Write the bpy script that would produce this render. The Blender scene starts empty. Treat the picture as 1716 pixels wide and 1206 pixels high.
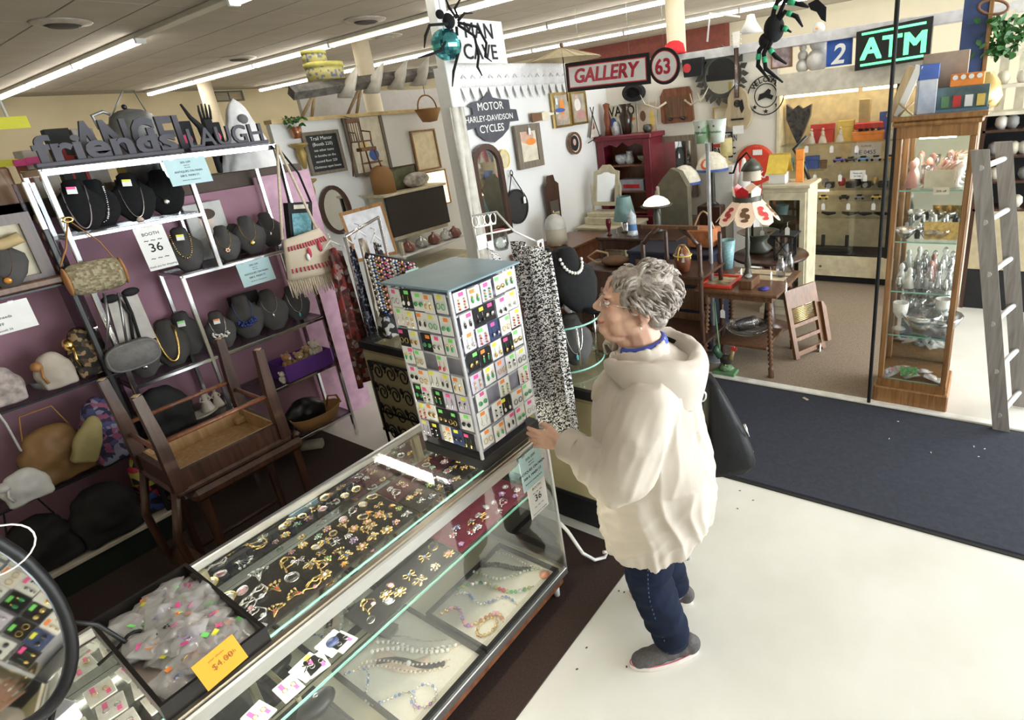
import bpy, bmesh, math, random
from mathutils import Vector, Matrix, noise
random.seed(11)
scene = bpy.context.scene
col = scene.collection
PI = math.pi
V = Vector
# camera
HC = 2.2
FPX, YAW, PITCH, ROLL, PCX, PCY = 951.8603, 0.627096, 0.354102, -0.111240, 993.2022, 536.9811
_f = V((math.cos(PITCH)*math.cos(YAW), math.cos(PITCH)*math.sin(YAW), -math.sin(PITCH)))
_r0 = _f.cross(V((0, 0, 1))).normalized()
_u0 = _r0.cross(_f)
_r = _r0*math.cos(ROLL) + _u0*math.sin(ROLL)
_u = -_r0*math.sin(ROLL) + _u0*math.cos(ROLL)
cd = bpy.data.cameras.new('camera')
cam = bpy.data.objects.new('camera', cd)
col.objects.link(cam)
cam.matrix_world = Matrix(((_r.x, _u.x, -_f.x, 0), (_r.y, _u.y, -_f.y, 0), (_r.z, _u.z, -_f.z, HC), (0, 0, 0, 1)))
cd.sensor_fit = 'HORIZONTAL'
cd.sensor_width = 36.0
cd.lens = 36.0*FPX/1716
cd.shift_x = -(PCX-858)/1716
cd.shift_y = (PCY-603)/1716
cd.clip_start = 0.05
scene.camera = cam
# light and exposure
vs = scene.view_settings
vs.view_transform = 'Standard'
vs.look = 'None'
vs.gamma = 1.0
vs.use_curve_mapping = False
vs.exposure = 0.8
w = bpy.data.worlds.new('daylight')
scene.world = w
w.use_nodes = True
w.node_tree.nodes['Background'].inputs[0].default_value = (0.86, 0.93, 1.0, 1)
w.node_tree.nodes['Background'].inputs[1].default_value = 1.0
TUBE_POWER = 9.0
def area_light(name, loc, target, sx, sy, power, color):
 l = bpy.data.lights.new(name, 'AREA')
 l.shape = 'RECTANGLE'; l.size = sx; l.size_y = sy; l.energy = power; l.color = color
 o = bpy.data.objects.new(name, l); col.objects.link(o)
 o.location = loc
 o.rotation_euler = (V(target)-V(loc)).to_track_quat('-Z', 'Y').to_euler()
 return o
area_light('window_daylight', (5.2, -4.9, 1.65), (4.6, 0, 1.0), 9.0, 2.5, 640, (0.9, 0.95, 1.0))
# pixel helpers (1716 x 1206 frame)
def ray(x, y):
 return _r*((x-PCX)/FPX) + _u*((PCY-y)/FPX) + _f
def at(x, y, axis, val):
 d = ray(x, y); i = 'xyz'.index(axis)
 t = (val - (0, 0, HC)[i])/d[i]
 return V((0, 0, HC)) + d*t
# materials
MATS = {}
def _base(name):
 m = bpy.data.materials.new(name); m.use_nodes = True
 nt = m.node_tree
 return m, nt, nt.nodes['Principled BSDF']
def mat(name, c, rough=0.5, metal=0.0, var=0.12, scale=12.0, bump=0.0, bscale=None, emit=None, spec=None, coat=0.0, c2=None, detail=4.0, stretch=None, trans=0.0, sheen=0.0):
 if name in MATS: return MATS[name]
 m, nt, b = _base(name)
 b.inputs['Roughness'].default_value = rough
 b.inputs['Metallic'].default_value = metal
 if spec is not None: b.inputs['Specular IOR Level'].default_value = spec
 if coat: b.inputs['Coat Weight'].default_value = coat; b.inputs['Coat Roughness'].default_value = 0.1
 if trans: b.inputs['Transmission Weight'].default_value = trans
 if sheen: b.inputs['Sheen Weight'].default_value = sheen
 tc = nt.nodes.new('ShaderNodeTexCoord')
 mp = nt.nodes.new('ShaderNodeMapping')
 if stretch: mp.inputs['Scale'].default_value = stretch
 nt.links.new(tc.outputs['Object'], mp.inputs[0])
 n = nt.nodes.new('ShaderNodeTexNoise')
 n.inputs['Scale'].default_value = scale; n.inputs['Detail'].default_value = detail
 nt.links.new(mp.outputs[0], n.inputs['Vector'])
 r = nt.nodes.new('ShaderNodeValToRGB')
 d = c2 if c2 else [min(1, x*(1+var)) for x in c[:3]]
 a = c[:3] if c2 else [x*(1-var) for x in c[:3]]
 r.color_ramp.elements[0].position = 0.34; r.color_ramp.elements[1].position = 0.66
 r.color_ramp.elements[0].color = (*a, 1); r.color_ramp.elements[1].color = (*d, 1)
 nt.links.new(n.outputs[0], r.inputs[0])
 nt.links.new(r.outputs[0], b.inputs['Base Color'])
 if emit:
  b.inputs['Emission Strength'].default_value = emit
  nt.links.new(r.outputs[0], b.inputs['Emission Color'])
 if bump:
  bp = nt.nodes.new('ShaderNodeBump'); bp.inputs['Strength'].default_value = bump
  bp.inputs['Distance'].default_value = 0.01
  n2 = nt.nodes.new('ShaderNodeTexNoise'); n2.inputs['Scale'].default_value = bscale or scale*4
  n2.inputs['Detail'].default_value = 6
  nt.links.new(mp.outputs[0], n2.inputs['Vector'])
  nt.links.new(n2.outputs[0], bp.inputs['Height']); nt.links.new(bp.outputs[0], b.inputs['Normal'])
 MATS[name] = m
 return m
def wood(name, c1, c2, rough=0.4, scale=3.0, axis='z', coat=0.2):
 if name in MATS: return MATS[name]
 m, nt, b = _base(name)
 b.inputs['Roughness'].default_value = rough
 b.inputs['Coat Weight'].default_value = coat; b.inputs['Coat Roughness'].default_value = 0.25
 tc = nt.nodes.new('ShaderNodeTexCoord'); mp = nt.nodes.new('ShaderNodeMapping')
 s = [9.0, 9.0, 9.0]; s['xyz'.index(axis)] = 0.8
 mp.inputs['Scale'].default_value = s
 nt.links.new(tc.outputs['Object'], mp.inputs[0])
 n = nt.nodes.new('ShaderNodeTexNoise'); n.inputs['Scale'].default_value = scale
 n.inputs['Detail'].default_value = 6; n.inputs['Distortion'].default_value = 1.6
 nt.links.new(mp.outputs[0], n.inputs['Vector'])
 r = nt.nodes.new('ShaderNodeValToRGB')
 r.color_ramp.elements[0].position = 0.33; r.color_ramp.elements[1].position = 0.68
 r.color_ramp.elements[0].color = (*c1, 1); r.color_ramp.elements[1].color = (*c2, 1)
 nt.links.new(n.outputs[0], r.inputs[0]); nt.links.new(r.outputs[0], b.inputs['Base Color'])
 bp = nt.nodes.new('ShaderNodeBump'); bp.inputs['Strength'].default_value = 0.12; bp.inputs['Distance'].default_value = 0.004
 nt.links.new(n.outputs[0], bp.inputs['Height']); nt.links.new(bp.outputs[0], b.inputs['Normal'])
 MATS[name] = m
 return m
def glass(name, tint=(0.97, 0.99, 0.98), refl=0.08, rough=0.02, fmax=0.75):
 if name in MATS: return MATS[name]
 m = bpy.data.materials.new(name); m.use_nodes = True; nt = m.node_tree; nt.nodes.clear()
 o = nt.nodes.new('ShaderNodeOutputMaterial'); mx = nt.nodes.new('ShaderNodeMixShader')
 t = nt.nodes.new('ShaderNodeBsdfTransparent'); t.inputs[0].default_value = (*tint, 1)
 g = nt.nodes.new('ShaderNodeBsdfGlossy'); g.inputs['Roughness'].default_value = rough
 lw = nt.nodes.new('ShaderNodeLayerWeight'); lw.inputs['Blend'].default_value = 0.25
 mr = nt.nodes.new('ShaderNodeMapRange'); mr.inputs['To Min'].default_value = refl; mr.inputs['To Max'].default_value = fmax
 nt.links.new(lw.outputs['Fresnel'], mr.inputs['Value'])
 nt.links.new(mr.outputs[0], mx.inputs[0]); nt.links.new(t.outputs[0], mx.inputs[1]); nt.links.new(g.outputs[0], mx.inputs[2])
 nt.links.new(mx.outputs[0], o.inputs[0])
 MATS[name] = m
 return m
def emis(name, c, s):
 if name in MATS: return MATS[name]
 m, nt, b = _base(name)
 b.inputs['Base Color'].default_value = (*[min(1, x) for x in c], 1)
 b.inputs['Emission Color'].default_value = (*c, 1); b.inputs['Emission Strength'].default_value = s
 b.inputs['Roughness'].default_value = 0.4
 MATS[name] = m
 return m
def cells(name, cols, scale=20.0, rough=0.7, metal=0.0, stretch=None, rnd=1.0, dist='EUCLIDEAN', bump=0.0, sheen=0.0):
 if name in MATS: return MATS[name]
 m, nt, b = _base(name)
 b.inputs['Roughness'].default_value = rough; b.inputs['Metallic'].default_value = metal
 if sheen: b.inputs['Sheen Weight'].default_value = sheen
 tc = nt.nodes.new('ShaderNodeTexCoord'); mp = nt.nodes.new('ShaderNodeMapping')
 if stretch: mp.inputs['Scale'].default_value = stretch
 v = nt.nodes.new('ShaderNodeTexVoronoi'); v.inputs['Scale'].default_value = scale
 v.inputs['Randomness'].default_value = rnd; v.distance = dist
 nt.links.new(tc.outputs['Object'], mp.inputs[0]); nt.links.new(mp.outputs[0], v.inputs['Vector'])
 sp = nt.nodes.new('ShaderNodeSeparateColor'); nt.links.new(v.outputs['Color'], sp.inputs[0])
 r = nt.nodes.new('ShaderNodeValToRGB'); r.color_ramp.interpolation = 'CONSTANT'
 el = r.color_ramp.elements
 while len(el) < len(cols): el.new(0.5)
 for i, c in enumerate(cols):
  el[i].position = i/len(cols); el[i].color = (*c, 1)
 nt.links.new(sp.outputs[0], r.inputs[0]); nt.links.new(r.outputs[0], b.inputs['Base Color'])
 if bump:
  bp = nt.nodes.new('ShaderNodeBump'); bp.inputs['Strength'].default_value = bump; bp.inputs['Distance'].default_value = 0.01
  nt.links.new(v.outputs['Distance'], bp.inputs['Height']); nt.links.new(bp.outputs[0], b.inputs['Normal'])
 MATS[name] = m
 return m
def stripes(name, c1, c2, scale=40.0, axis='X', dist=2.0, rough=0.7, split=0.5, dscale=2.0, soft=0.02, metal=0.0, stretch=None):
 if name in MATS: return MATS[name]
 m, nt, b = _base(name)
 b.inputs['Roughness'].default_value = rough; b.inputs['Metallic'].default_value = metal
 tc = nt.nodes.new('ShaderNodeTexCoord'); wv = nt.nodes.new('ShaderNodeTexWave')
 wv.bands_direction = axis; wv.inputs['Scale'].default_value = scale
 wv.inputs['Distortion'].default_value = dist; wv.inputs['Detail Scale'].default_value = dscale
 mp = nt.nodes.new('ShaderNodeMapping')
 if stretch: mp.inputs['Scale'].default_value = stretch
 nt.links.new(tc.outputs['Object'], mp.inputs[0]); nt.links.new(mp.outputs[0], wv.inputs['Vector'])
 r = nt.nodes.new('ShaderNodeValToRGB')
 r.color_ramp.elements[0].position = max(0, split-soft); r.color_ramp.elements[1].position = min(1, split+soft)
 r.color_ramp.elements[0].color = (*c1, 1); r.color_ramp.elements[1].color = (*c2, 1)
 nt.links.new(wv.outputs['Fac'], r.inputs[0]); nt.links.new(r.outputs[0], b.inputs['Base Color'])
 MATS[name] = m
 return m
WHITE = mat('white_paint', (0.80, 0.80, 0.78), 0.55, var=0.04)
PAPER = mat('white_card', (0.86, 0.86, 0.84), 0.7, var=0.03)
BLACK = mat('black_plastic', (0.015, 0.015, 0.017), 0.35, var=0.1)
BLACKM = mat('black_matte', (0.012, 0.012, 0.013), 0.8, var=0.2)
VELVET = mat('black_velvet', (0.006, 0.006, 0.007), 0.95, var=0.3, scale=60)
CHROME = mat('chrome', (0.78, 0.79, 0.82), 0.14, 1.0, var=0.03)
ALU = mat('brushed_aluminium', (0.66, 0.66, 0.64), 0.32, 1.0, var=0.06, stretch=(2, 40, 40))
GOLD = mat('gold', (0.86, 0.60, 0.22), 0.26, 1.0, var=0.15, scale=60)
SILVER = mat('silver', (0.72, 0.72, 0.72), 0.25, 1.0, var=0.15, scale=60)
BRASS = mat('brass', (0.70, 0.52, 0.22), 0.3, 1.0, var=0.1)
PEARL = mat('pearl', (0.86, 0.83, 0.77), 0.25, 0.0, var=0.05, coat=0.5)
GLASS = glass('clear_glass')
GEDGE = mat('glass_edge', (0.25, 0.55, 0.45), 0.15, var=0.1)
MIRROR = mat('mirror', (0.85, 0.87, 0.86), 0.03, 1.0, var=0.01)
DWOOD = wood('dark_walnut', (0.035, 0.014, 0.008), (0.085, 0.034, 0.018), 0.38)
MWOOD = wood('mid_brown_wood', (0.10, 0.045, 0.02), (0.20, 0.095, 0.045), 0.4)
RWOOD = wood('reddish_wood', (0.14, 0.045, 0.02), (0.26, 0.10, 0.045), 0.35)
OAK = wood('golden_oak', (0.20, 0.09, 0.028), (0.36, 0.18, 0.062), 0.42)
LWOOD = wood('pale_pine', (0.50, 0.36, 0.20), (0.66, 0.50, 0.31), 0.55)
CREAM = mat('cream_paint', (0.70, 0.62, 0.42), 0.55, var=0.06)
NEON = {'pink': mat('neon_pink', (0.95, 0.12, 0.38), 0.7, var=0.03), 'orange': mat('neon_orange', (0.98, 0.30, 0.06), 0.7, var=0.03),
  'yellow': mat('neon_yellow', (0.90, 0.88, 0.08), 0.7, var=0.03), 'green': mat('neon_green', (0.25, 0.85, 0.20), 0.7, var=0.03)}
RED = mat('red_paint', (0.55, 0.03, 0.03), 0.4, var=0.1)
INK = mat('black_ink', (0.02, 0.02, 0.025), 0.8, var=0.05)
# mesh builder
class MB:
 def __init__(s, T=None):
  s.v = []; s.f = []; s.mi = []; s.sm = []; s.T = T; s.k = 0
 def add(s, vs, fs, smooth=False):
  b = len(s.v)
  if s.T is not None: vs = [s.T @ V(p) for p in vs]
  s.v += [V(p) for p in vs]
  for f in fs:
   s.f.append([b+i for i in f]); s.mi.append(s.k); s.sm.append(smooth)
  return s
 def box(s, a, b, bev=0.0):
  x0, y0, z0 = [min(p, q) for p, q in zip(a, b)]; x1, y1, z1 = [max(p, q) for p, q in zip(a, b)]
  bev = min(bev, 0.45*min(x1-x0, y1-y0, z1-z0))
  if bev <= 0:
   vs = [(x0,y0,z0),(x1,y0,z0),(x1,y1,z0),(x0,y1,z0),(x0,y0,z1),(x1,y0,z1),(x1,y1,z1),(x0,y1,z1)]
   return s.add(vs, [(0,3,2,1),(4,5,6,7),(0,1,5,4),(1,2,6,5),(2,3,7,6),(3,0,4,7)])
  vs = []
  xs, ys, zs = (x0, x1), (y0, y1), (z0, z1)
  sg = (1, -1)
  idx = {}
  for i in (0, 1):
   for j in (0, 1):
    for k in (0, 1):
     X, Y, Z = xs[i], ys[j], zs[k]; dx, dy, dz = sg[i]*bev, sg[j]*bev, sg[k]*bev
     idx[i,j,k,'x'] = len(vs); vs.append((X, Y+dy, Z+dz))
     idx[i,j,k,'y'] = len(vs); vs.append((X+dx, Y, Z+dz))
     idx[i,j,k,'z'] = len(vs); vs.append((X+dx, Y+dy, Z))
  F = []
  for i in (0, 1): F.append([idx[i,0,0,'x'], idx[i,1,0,'x'], idx[i,1,1,'x'], idx[i,0,1,'x']][::(1 if i else -1)])
  for j in (0, 1): F.append([idx[0,j,0,'y'], idx[1,j,0,'y'], idx[1,j,1,'y'], idx[0,j,1,'y']][::(-1 if j else 1)])
  for k in (0, 1): F.append([idx[0,0,k,'z'], idx[1,0,k,'z'], idx[1,1,k,'z'], idx[0,1,k,'z']][::(1 if k else -1)])
  for j in (0, 1):
   for k in (0, 1): F.append([idx[0,j,k,'y'], idx[1,j,k,'y'], idx[1,j,k,'z'], idx[0,j,k,'z']])
  for i in (0, 1):
   for k in (0, 1): F.append([idx[i,0,k,'x'], idx[i,1,k,'x'], idx[i,1,k,'z'], idx[i,0,k,'z']])
  for i in (0, 1):
   for j in (0, 1): F.append([idx[i,j,0,'x'], idx[i,j,1,'x'], idx[i,j,1,'y'], idx[i,j,0,'y']])
  for i in (0, 1):
   for j in (0, 1):
    for k in (0, 1): F.append([idx[i,j,k,'x'], idx[i,j,k,'y'], idx[i,j,k,'z']])
  return s.add(vs, F)
 def cbox(s, c, size, bev=0.0, rot=None):
  h = [q/2 for q in size]
  T0 = s.T
  L = Matrix.Translation(c)
  if rot is not None:
   from mathutils import Euler
   L = L @ Euler(rot).to_matrix().to_4x4()
  s.T = L if T0 is None else T0 @ L
  s.box([-q for q in h], h, bev); s.T = T0
  return s
 def tube(s, pts, r, n=8, closed=False, caps=True, smooth=True, flat=1.0, up=None):
  pts = [V(p) for p in pts]; N = len(pts)
  rr = r if isinstance(r, (list, tuple)) else [r]*N
  vs = []; prev = None
  for i, p in enumerate(pts):
   if closed: t = pts[(i+1) % N]-pts[i-1]
   else: t = pts[min(i+1, N-1)]-pts[max(i-1, 0)]
   if t.length < 1e-9: t = V((0, 0, 1))
   t.normalize()
   if prev is None:
    a = V(up) if up is not None else (V((0, 0, 1)) if abs(t.z) < 0.9 else V((1, 0, 0)))
    u = (a - t*a.dot(t)).normalized()
   else:
    u = (prev - t*prev.dot(t))
    u = u.normalized() if u.length > 1e-6 else prev
   prev = u; wv = t.cross(u)
   for k in range(n):
    a = 2*PI*k/n
    vs.append(p + u*math.cos(a)*rr[i]*flat + wv*math.sin(a)*rr[i])
  fs = []
  for i in range(N if closed else N-1):
   j = (i+1) % N
   for k in range(n):
    l = (k+1) % n
    fs.append((i*n+k, i*n+l, j*n+l, j*n+k))
  s.add(vs, fs, smooth)
  if caps and not closed:
   b = len(s.v)-N*n
   s.f.append([b+k for k in range(n)][::-1]); s.mi.append(s.k); s.sm.append(False)
   s.f.append([b+(N-1)*n+k for k in range(n)]); s.mi.append(s.k); s.sm.append(False)
  return s
 def cyl(s, p0, p1, r0, r1=None, n=12, smooth=True, caps=True):
  return s.tube([p0, p1], [r0, r0 if r1 is None else r1], n, smooth=smooth, caps=caps)
 def lathe(s, prof, c=(0, 0, 0), n=16, smooth=True, sx=1.0, sy=1.0, cap=True, a0=0.0, a1=2*PI):
  full = abs(a1-a0-2*PI) < 1e-6
  m = n if full else n+1
  vs = []
  for (r, z) in prof:
   for k in range(m):
    a = a0+(a1-a0)*k/n
    vs.append((c[0]+r*math.cos(a)*sx, c[1]+r*math.sin(a)*sy, c[2]+z))
  fs = []
  for i in range(len(prof)-1):
   for k in range(n):
    l = (k+1) % m
    fs.append((i*m+k, i*m+l, (i+1)*m+l, (i+1)*m+k))
  if cap and full:
   if prof[0][0] > 1e-6: fs.append(tuple(range(m))[::-1])
   if prof[-1][0] > 1e-6: fs.append(tuple((len(prof)-1)*m+k for k in range(m)))
  return s.add(vs, fs, smooth)
 def ball(s, c, r, nu=10, nv=7, smooth=True, rot=None):
  rx, ry, rz = r if isinstance(r, (list, tuple)) else (r, r, r)
  vs = [(0, 0, -rz)]
  for i in range(1, nv):
   t = PI*i/nv
   for k in range(nu):
    a = 2*PI*k/nu
    vs.append((rx*math.sin(t)*math.cos(a), ry*math.sin(t)*math.sin(a), -rz*math.cos(t)))
  vs.append((0, 0, rz)); last = len(vs)-1
  fs = [(0, 1+(k+1) % nu, 1+k) for k in range(nu)]
  for i in range(nv-2):
   for k in range(nu):
    l = (k+1) % nu
    fs.append((1+i*nu+k, 1+i*nu+l, 1+(i+1)*nu+l, 1+(i+1)*nu+k))
  fs += [(1+(nv-2)*nu+k, 1+(nv-2)*nu+(k+1) % nu, last) for k in range(nu)]
  L = Matrix.Translation(c)
  if rot is not None:
   from mathutils import Euler
   L = L @ Euler(rot).to_matrix().to_4x4()
  return s.add([L @ V(p) for p in vs], fs, smooth)
 def prism(s, poly, o, u, v, d, smooth=False):
  o, u, v, d = V(o), V(u), V(v), V(d); n = len(poly)
  a = [o+u*x+v*y for x, y in poly]; b = [p+d for p in a]
  fs = [tuple(range(n))[::-1], tuple(range(n, 2*n))]
  fs += [(i, (i+1) % n, n+(i+1) % n, n+i) for i in range(n)]
  if d.dot(u.cross(v)) < 0: fs = [f[::-1] for f in fs]
  return s.add(a+b, fs, smooth)
 def ring(s, outer, inner, o, u, v, d):
  o, u, v, d = V(o), V(u), V(v), V(d); n = len(outer)
  A = [o+u*x+v*y for x, y in outer]; B = [o+u*x+v*y for x, y in inner]
  vs = A+B+[p+d for p in A]+[p+d for p in B]
  fs = []
  for i in range(n):
   j = (i+1) % n
   fs += [(i, n+i, n+j, j), (2*n+i, 2*n+j, 3*n+j, 3*n+i), (i, j, 2*n+j, 2*n+i), (n+i, 3*n+i, 3*n+j, n+j)]
  return s.add(vs, fs)
 def sheet(s, fn, nu, nv, thick=0.0, smooth=True):
  P = [[V(fn(i/nu, j/nv)) for i in range(nu+1)] for j in range(nv+1)]
  vs = [p for r_ in P for p in r_]; m = nu+1
  fs = [(j*m+i, j*m+i+1, (j+1)*m+i+1, (j+1)*m+i) for j in range(nv) for i in range(nu)]
  if thick:
   K = len(vs); nn = []
   for j in range(nv+1):
    for i in range(nu+1):
     a = P[j][min(i+1, nu)]-P[j][max(i-1, 0)]; b = P[min(j+1, nv)][i]-P[max(j-1, 0)][i]
     q = a.cross(b); q = q.normalized() if q.length > 1e-9 else V((0, 0, 1))
     nn.append(q)
   vs = vs+[p-q*thick for p, q in zip(vs, nn)]
   fs2 = [tuple(K+k for k in f[::-1]) for f in fs]
   edge = [j*m for j in range(nv+1)][::-1]
   bd = list(range(m)) + [j*m+nu for j in range(1, nv+1)] + [nv*m+i for i in range(nu-1, -1, -1)] + [j*m for j in range(nv-1, 0, -1)]
   fs = fs+fs2+[(bd[(i+1) % len(bd)], bd[i], K+bd[i], K+bd[(i+1) % len(bd)]) for i in range(len(bd))]
  return s.add(vs, fs, smooth)
 def mesh(s, name, mats, org=(0, 0, 0)):
  me = bpy.data.meshes.new(name)
  o = V(org)
  me.from_pydata([tuple(p-o) for p in s.v], [], s.f)
  ms = mats if isinstance(mats, (list, tuple)) else [mats]
  for m in ms: me.materials.append(m)
  me.polygons.foreach_set('material_index', s.mi)
  me.polygons.foreach_set('use_smooth', s.sm)
  me.update()
  return me
 def build(s, name, mats, parent=None, **tags):
  if parent is not None: org = ORG.get(parent.name, V((0, 0, 0)))
  elif tags.get('org') is not None: org = V(tags['org'])
  else:
   if s.v:
    xs = [p.x for p in s.v]; ys = [p.y for p in s.v]; zs = [p.z for p in s.v]
    org = V(((min(xs)+max(xs))/2, (min(ys)+max(ys))/2, min(zs)))
   else: org = V((0, 0, 0))
  me = s.mesh(name, mats, org)
  o = bpy.data.objects.new(name, me); col.objects.link(o)
  if parent is not None: o.parent = parent
  else: o.location = org
  ORG[o.name] = org
  tags.pop('org', None)
  tag(o, **tags)
  return o
ORG = {}
def tag(o, label=None, cat=None, group=None, kind=None):
 if label: o['label'] = label
 if cat: o['category'] = cat
 if group: o['group'] = group
 if kind: o['kind'] = kind
 return o
def thing(name, label, cat, loc, rz=0.0, group=None, world=True, kind=None):
 o = bpy.data.objects.new(name, None); col.objects.link(o)
 o.empty_display_size = 0.05
 o.location = loc; o.rotation_euler = (0, 0, rz)
 ORG[o.name] = V(loc) if world else V((0, 0, 0))
 return tag(o, label, cat, group, kind)
def dup(root, loc, rz=0.0, label=None, group=None, scale=None):
 r = root.copy(); col.objects.link(r); r.location = loc; r.rotation_euler = (0, 0, rz)
 if scale is not None: r.scale = scale if isinstance(scale, (list, tuple)) else (scale,)*3
 if label: r['label'] = label
 if group: r['group'] = group
 for ch in list(root.children):
  c = ch.copy(); col.objects.link(c); c.parent = r
  for g in ch.children:
   d = g.copy(); col.objects.link(d); d.parent = c
 return r
_FC = {}
def text_geo(s, size=1.0, depth=0.0, offset=0.0, shear=0.0, spacing=1.0, align='LEFT', res=3):
 key = (s, depth, offset, shear, spacing, align, res)
 if key not in _FC:
  c = bpy.data.curves.new('t', 'FONT'); c.body = s; c.size = 1.0; c.extrude = depth; c.offset = offset
  c.shear = shear; c.space_character = spacing; c.align_x = align; c.resolution_u = res
  o = bpy.data.objects.new('t', c); col.objects.link(o)
  me = bpy.data.meshes.new_from_object(o.evaluated_get(bpy.context.evaluated_depsgraph_get()))
  _FC[key] = ([tuple(v.co) for v in me.vertices], [tuple(p.vertices) for p in me.polygons])
  bpy.data.objects.remove(o); bpy.data.curves.remove(c); bpy.data.meshes.remove(me)
 vs, fs = _FC[key]
 return [(x*size, y*size, z*size) for x, y, z in vs], fs
def text(mb, s, o, u, v, size, depth=0.0, sx=1.0, bold=0.0, **kw):
 o, u, v = V(o), V(u), V(v); n = u.cross(v)
 vs, fs = text_geo(s, size, depth/max(size, 1e-6), **kw)
 if 'M' in s and kw.get('offset'): bold = max(bold, kw.pop('offset')); vs, fs = text_geo(s, size, depth/max(size, 1e-6), **kw)
 for k in ((-1, 0, 1) if bold else (0,)):
  for j in ((-1, 1) if bold else (0,)): mb.add([o+u*(x*sx+k*bold*size)+v*(y+j*bold*size*.6)+n*(z+.0002*k+.0001*j) for x, y, z in vs], fs)
 return mb
def rect(w, h, x0=0, y0=0):
 return [(x0, y0), (x0+w, y0), (x0+w, y0+h), (x0, y0+h)]
def oval(rx, ry, n=28, cx=0, cy=0):
 return [(cx+rx*math.cos(2*PI*k/n), cy+ry*math.sin(2*PI*k/n)) for k in range(n)]
UX, UY, UZ = V((1, 0, 0)), V((0, 1, 0)), V((0, 0, 1))
# == setting
def pj(p):
 d = V(p)-V((0, 0, HC)); z = d.dot(_f)
 if z < 0.05: return None
 return PCX+FPX*d.dot(_r)/z, PCY-FPX*d.dot(_u)/z, z
def inframe(p, m=60):
 q = pj(p)
 return q is not None and -m < q[0] < 1716+m and -m < q[1] < 1206+m
RX0, RX1, RY0, RY1, CEIL = -4.5, 13.6, -5.0, 16.9, 3.68
TILE = mat('vinyl_tile', (0.70, 0.685, 0.62), 0.32, var=0.05, scale=3.0, bump=0.02, bscale=60, c2=(0.77, 0.755, 0.70))
mb = MB().box((RX0, RY0, -0.08), (RX1, RY1, 0.0))
mb.build('floor', TILE, kind='structure')
CEILM = mat('ceiling_tile', (0.42, 0.375, 0.315), 0.9, var=0.05, scale=2.0, bump=0.05, bscale=120)
GRID = mat('ceiling_joint', (0.30, 0.27, 0.22), 0.8)
ceil = MB().box((RX0, RY0, CEIL), (RX1, RY1, CEIL+0.1)).build('ceiling', GRID, kind='structure')
cellx, celly = 0.61, 1.22
tm = MB().box((-cellx/2+.007, -celly/2+.007, -0.014), (cellx/2-.007, celly/2-.007, 0.0), 0.004).mesh('ceiling_panel', CEILM)
cand = []
nx, ny = int((RX1-RX0)/cellx), int((RY1-RY0)/celly)
for i in range(nx):
 for j in range(ny):
  c = V((RX0+0.2+(i+.5)*cellx, RY0+0.1+(j+.5)*celly, CEIL))
  if c.x+cellx/2 > RX1 or c.y+celly/2 > RY1: continue
  q = pj(c)
  vis = q is not None and -120 < q[0] < 1836 and -120 < q[1] < 220
  cand.append((0 if vis else 1, q[2] if q else 99, c))
cand.sort(key=lambda t: (t[0], t[1]))
rest = MB()
for k, (a, d, c) in enumerate(cand):
 if k < 300:
  o = bpy.data.objects.new('ceiling_panel', tm); col.objects.link(o); o.parent = ceil
  o.location = c - ORG[ceil.name]
 else:
  rest.box((c.x-cellx/2+.007, c.y-celly/2+.007, CEIL-0.014), (c.x+cellx/2-.007, c.y+celly/2-.007, CEIL))
rest.build('ceiling_panels_beyond', CEILM, ceil, kind='stuff')
WALLC = mat('cream_wall', (0.66, 0.565, 0.375), 0.8, var=0.03, scale=2)
WALLF = mat('pale_cream_wall', (0.76, 0.69, 0.52), 0.8, var=0.03, scale=2)
MB().box((RX0, RY1, 0), (RX1, RY1+0.15, CEIL)).build('wall_left', WALLC, kind='structure')
MB().box((RX1, RY0, 0), (RX1+0.15, RY1, CEIL)).build('wall_far', WALLF, kind='structure')
MB().box((RX0-0.15, RY0, 0), (RX0, RY1, CEIL)).build('wall_near', WALLF, kind='structure')
fw = MB()
fw.box((RX0, RY0-0.15, 0), (RX1, RY0, 0.45)); fw.box((RX0, RY0-0.15, 2.9), (RX1, RY0, CEIL))
for x in (RX0, -1.3, 3.1, 7.6, RX1-0.3): fw.box((x, RY0-0.15, 0.45), (x+0.3, RY0, 2.9))
fw.build('wall_front', WALLF, kind='structure')
for k, (x0, x1) in enumerate(((-4.2, -1.3), (-1.0, 3.1), (3.4, 7.6), (7.9, 13.3))):
 wn = MB().box((x0+.06, RY0-.09, .51), (x1-.06, RY0-.08, 2.84)).build('window_%d' % (k+1), GLASS, kind='structure')
 f = MB()
 f.ring(rect(x1-x0, 2.45, x0, .45), rect(x1-x0-.12, 2.33, x0+.06, .51), (0, RY0-.12, 0), UX, UZ, (0, .08, 0))
 f.build('window_frame', ALU, wn)
MB().box((RX1-0.25, 5.2, 3.2), (RX1-.002, 9.5, CEIL-.001)).build('trim_1', mat('maroon_paint', (0.20, 0.05, 0.035), 0.7), kind='structure')
p = at(384, 161, 'y', RY1-0.02)
vt = thing('wall_vent', 'dark metal vent grille high on the cream wall at the back', 'vent', (p.x, RY1-.04, p.z))
VENT = mat('dark_vent', (0.12, 0.10, 0.08), 0.6)
f = MB().ring(rect(.74, .26, -.37, -.13), rect(.66, .19, -.33, -.095), (p.x, RY1-.001, p.z), UX, UZ, (0, -.03, 0)).build('frame', VENT, vt)
for k in range(6): MB().box((p.x-.33, RY1-.025, p.z-.085+k*.032), (p.x+.33, RY1-.002, p.z-.073+k*.032)).build('slat', VENT, vt)
MB().box((p.x-.012, RY1-.03, p.z-.1), (p.x+.012, RY1-.002, p.z+.1)).build('mullion', VENT, vt)
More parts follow.
